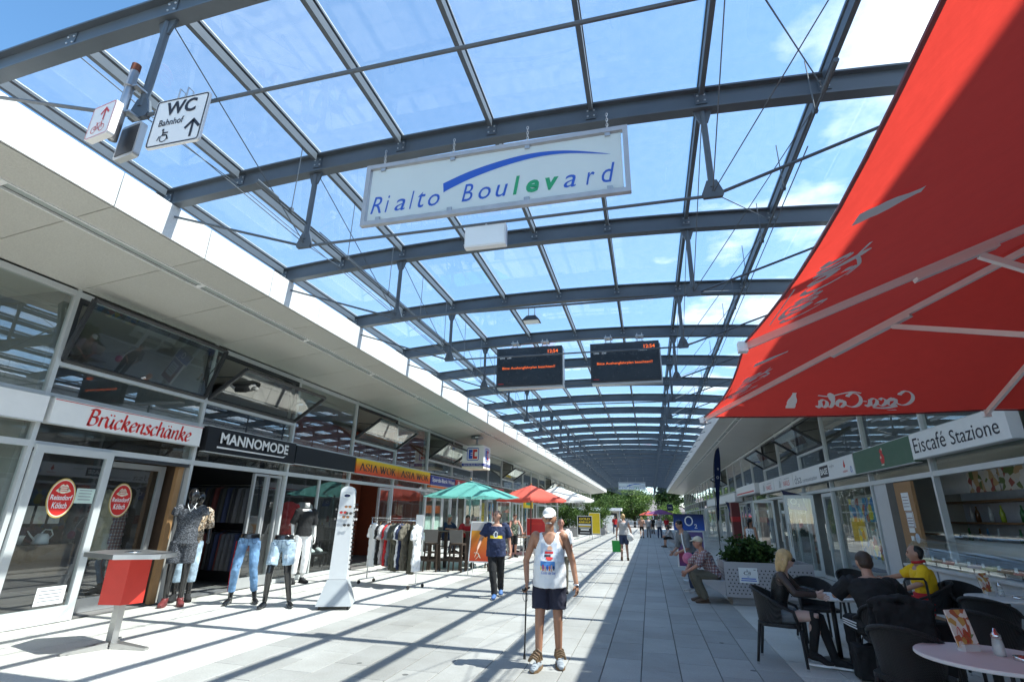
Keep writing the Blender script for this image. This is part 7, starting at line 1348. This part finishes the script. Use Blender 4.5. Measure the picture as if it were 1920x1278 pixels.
for i, y in enumerate((27.5, 29.2, 33.5, 38.2)): t = thing('window_poster', 'coloured poster far along the left windows, %s one' % ('first', 'second', 'third', 'last')[i], 'poster', (LX-.1, y, 1.2)); B(MB().box(-.01, 0, -.4, .4, 0, 1.0), 'sheet', MATS[('yellow_ink', 'poster_mix', 'green_ink', 'poster_mix')[i]], t)
M('shop_white', (.62, .61, .58), .7); M('shop_brown', (.20, .11, .06), .7)
for s_, X_, ys in ((1, LX, (22.6, 25.4, 28.3, 31, 34, 38, 42, 47)), (-1, RX, (21, 24, 27, 30, 36, 41, 46))):
    for i, y in enumerate(ys):
        t = thing('shop_shelf', 'shelf with goods inside the %s shops, %s one counted from the bank or phone sign' % ('left' if s_ > 0 else 'right', ORD[i]), 'shelf', (X_-s_*1.6, y, 0)); B(MB().box(-.2, .2, -.9, .9, .01, 1.9), 'cabinet', MATS[('shop_white', 'shop_brown')[i % 2]], t)
        for q_ in range(3): B(MB().box(s_*.21-.03, s_*.21+.03, -.8+q_*.55, -.35+q_*.55, .4+.45*(q_ % 2), .8+.45*(q_ % 2)), 'goods', MATS[('poster_mix', 'red_panel', 'blue_panel', 'ice_photos')[(i+q_) % 4]], t)
finish_figures()
# ================================================================== BACKGROUND
M('bark', (.09, .065, .045), .9, var=.2, scale=5, bump=.5); M('house_wall', (.55, .52, .48), .85, var=.1); M('roof_tile', (.17, .16, .16), .8, var=.15, scale=1.5, bump=.4, bscale=6); M('window_dark', (.03, .035, .04), .15)
def tree(label, x, y, h, rx, rz, seed, cols, n=7000, size=.42, cat='tree', th=.22):
    r = random.Random(seed); t = thing('tree', label, cat, (x, y, 0), 0, 'trees at the end of the boulevard'); zc_ = h-rz
    B(MB().tube([(0, 0, -.05), (.1, 0, zc_*.5), (0, .1, zc_), (.1, 0, h*.8)], [th, th*.8, th*.55, th*.2], 9), 'trunk', MATS['bark'], t, smooth=True)
    for i in range(6): a = i*1.05+r.random(); p0 = Vector((0, 0, zc_*.75+.25*i*rz*.2)); d = Vector((cos(a)*rx*.7, sin(a)*rx*.7, rz*r.uniform(.2, .7))); B(MB().tube([p0, p0+d*.5+Vector((0,0,.2)), p0+d], [th*.4, th*.25, th*.1], 6), 'limb', MATS['bark'], t)
    for i, q in enumerate(cols): B(leaves(n//len(cols), rx, rx, rz, size, seed*11+i, clumps=26), 'crown', MATS['leaf%d' % q], t, loc=(0, 0, zc_))
    return t
tree('rounded light green tree in the middle of the far end', -2.6, 97, 6.6, 3.4, 2.7, 21, (3, 4, 1), 9000, .34); tree('tall dark tree behind the far kiosk, left of centre', -6.8, 108, 11.0, 3.6, 4.6, 22, (0, 2, 1), 8000); tree('large dark tree at the far left behind the roof end', -12.5, 104, 11.5, 5.0, 5.0, 23, (0, 1, 2), 10000); tree('slim dark tree between the big far trees', -9.4, 118, 12.5, 3.4, 5.0, 24, (2, 0), 6000)
tree('dark green tree on the right of the far house', 4.0, 112, 8.6, 2.6, 3.2, 25, (0, 2), 6500); tree('small bright bush tree at the right far end', 3.2, 93, 3.9, 1.7, 1.6, 26, (3, 4), 4000, .26); tree('far green tree on the extreme left behind the shops', -20, 112, 12, 5.5, 5.2, 27, (0, 1, 3), 8000); tree('far green tree at the extreme right behind the shops', 13, 116, 11, 5, 4.8, 28, (0, 1, 2), 7000); tree('low spreading tree left of the middle at the far end', -6.2, 94, 5.4, 2.6, 2.1, 29, (1, 3, 0), 6000, .3)
w_ = MB(); rr = random.Random(3)
for i in range(34):
    c = leaves(420, 4.6, 3.5, 3.2+rr.random()*1.6, 1.0, 100+i, clumps=9); ox = -75+i*4.6; w_.add([(v[0]+ox, v[1]+150+rr.uniform(-4, 4), v[2]+3.6) for v in c.v], c.f)
o = B(w_, 'far_wood', MATS['leaf0']); o['kind'] = 'stuff'; o['label'] = 'dark band of distant trees closing the view'
t = thing('house', 'pale house with grey tiled hip roof at the far end', 'house', (1.2, 132, 0)); B(MB().box(-7, 7, 0, 9, 0, 3.1), 'wall', MATS['house_wall'], t); rf = B(MB().add([(-7.6,-.6,3.0),(7.6,-.6,3.0),(7.6,9.6,3.0),(-7.6,9.6,3.0),(-4.2,4.5,6.3),(3.4,4.5,6.3)], [(0,1,5,4),(1,2,5),(2,3,4,5),(3,0,4),(3,2,1,0)]), 'roof', MATS['roof_tile'], t); B(MB().box(-1.6, .6, 3.6, 5.4, 5.9, 6.9), 'chimney', MATS['roof_tile'], rf)
for x in (-5, -2.4, .2, 2.8, 5.2): wd = B(MB().box(x-.6, x+.6, -.06, -.01, 1.0, 2.3), 'window', MATS['white_paint'], t); B(MB().box(x-.5, x+.5, -.075, -.065, 1.1, 2.2), 'pane', MATS['window_dark'], wd)
t = thing('kiosk', 'low kiosk with white flat canopy at the far end', 'kiosk', (-9, 90, 0)); B(MB().box(-5, 4.6, -1, 4, 2.55, 3.0), 'roof', MATS['white_paint'], t); B(MB().box(-4.5, 4.0, 1, 3.8, 0, 2.54), 'wall', MATS['inner_wall'], t)
for x in (-4.6, -1.5, 1.5, 4.3): B(MB().tube([(x, -.8, 0), (x, -.8, 2.55)], .06, 8), 'post', MATS['alu'], t)
for i in range(6): B(MB().box(-4.2+i*1.35, -3.0+i*1.35, .97, .995, .4, 2.2), 'window', MATS['window_dark'], t)
t = thing('rail_fence', 'pale metal railing across the far end of the boulevard', 'fence', (-1.5, 86, 0))
for z in (.5, 1.0): B(MB().tube([(-7, 0, z), (6, 0, z)], .03, 6), 'rail', MATS['alu'], t)
for i in range(14): B(MB().tube([(-7+i, 0, 0), (-7+i, 0, 1.05)], .025, 6), 'post', MATS['alu'], t)
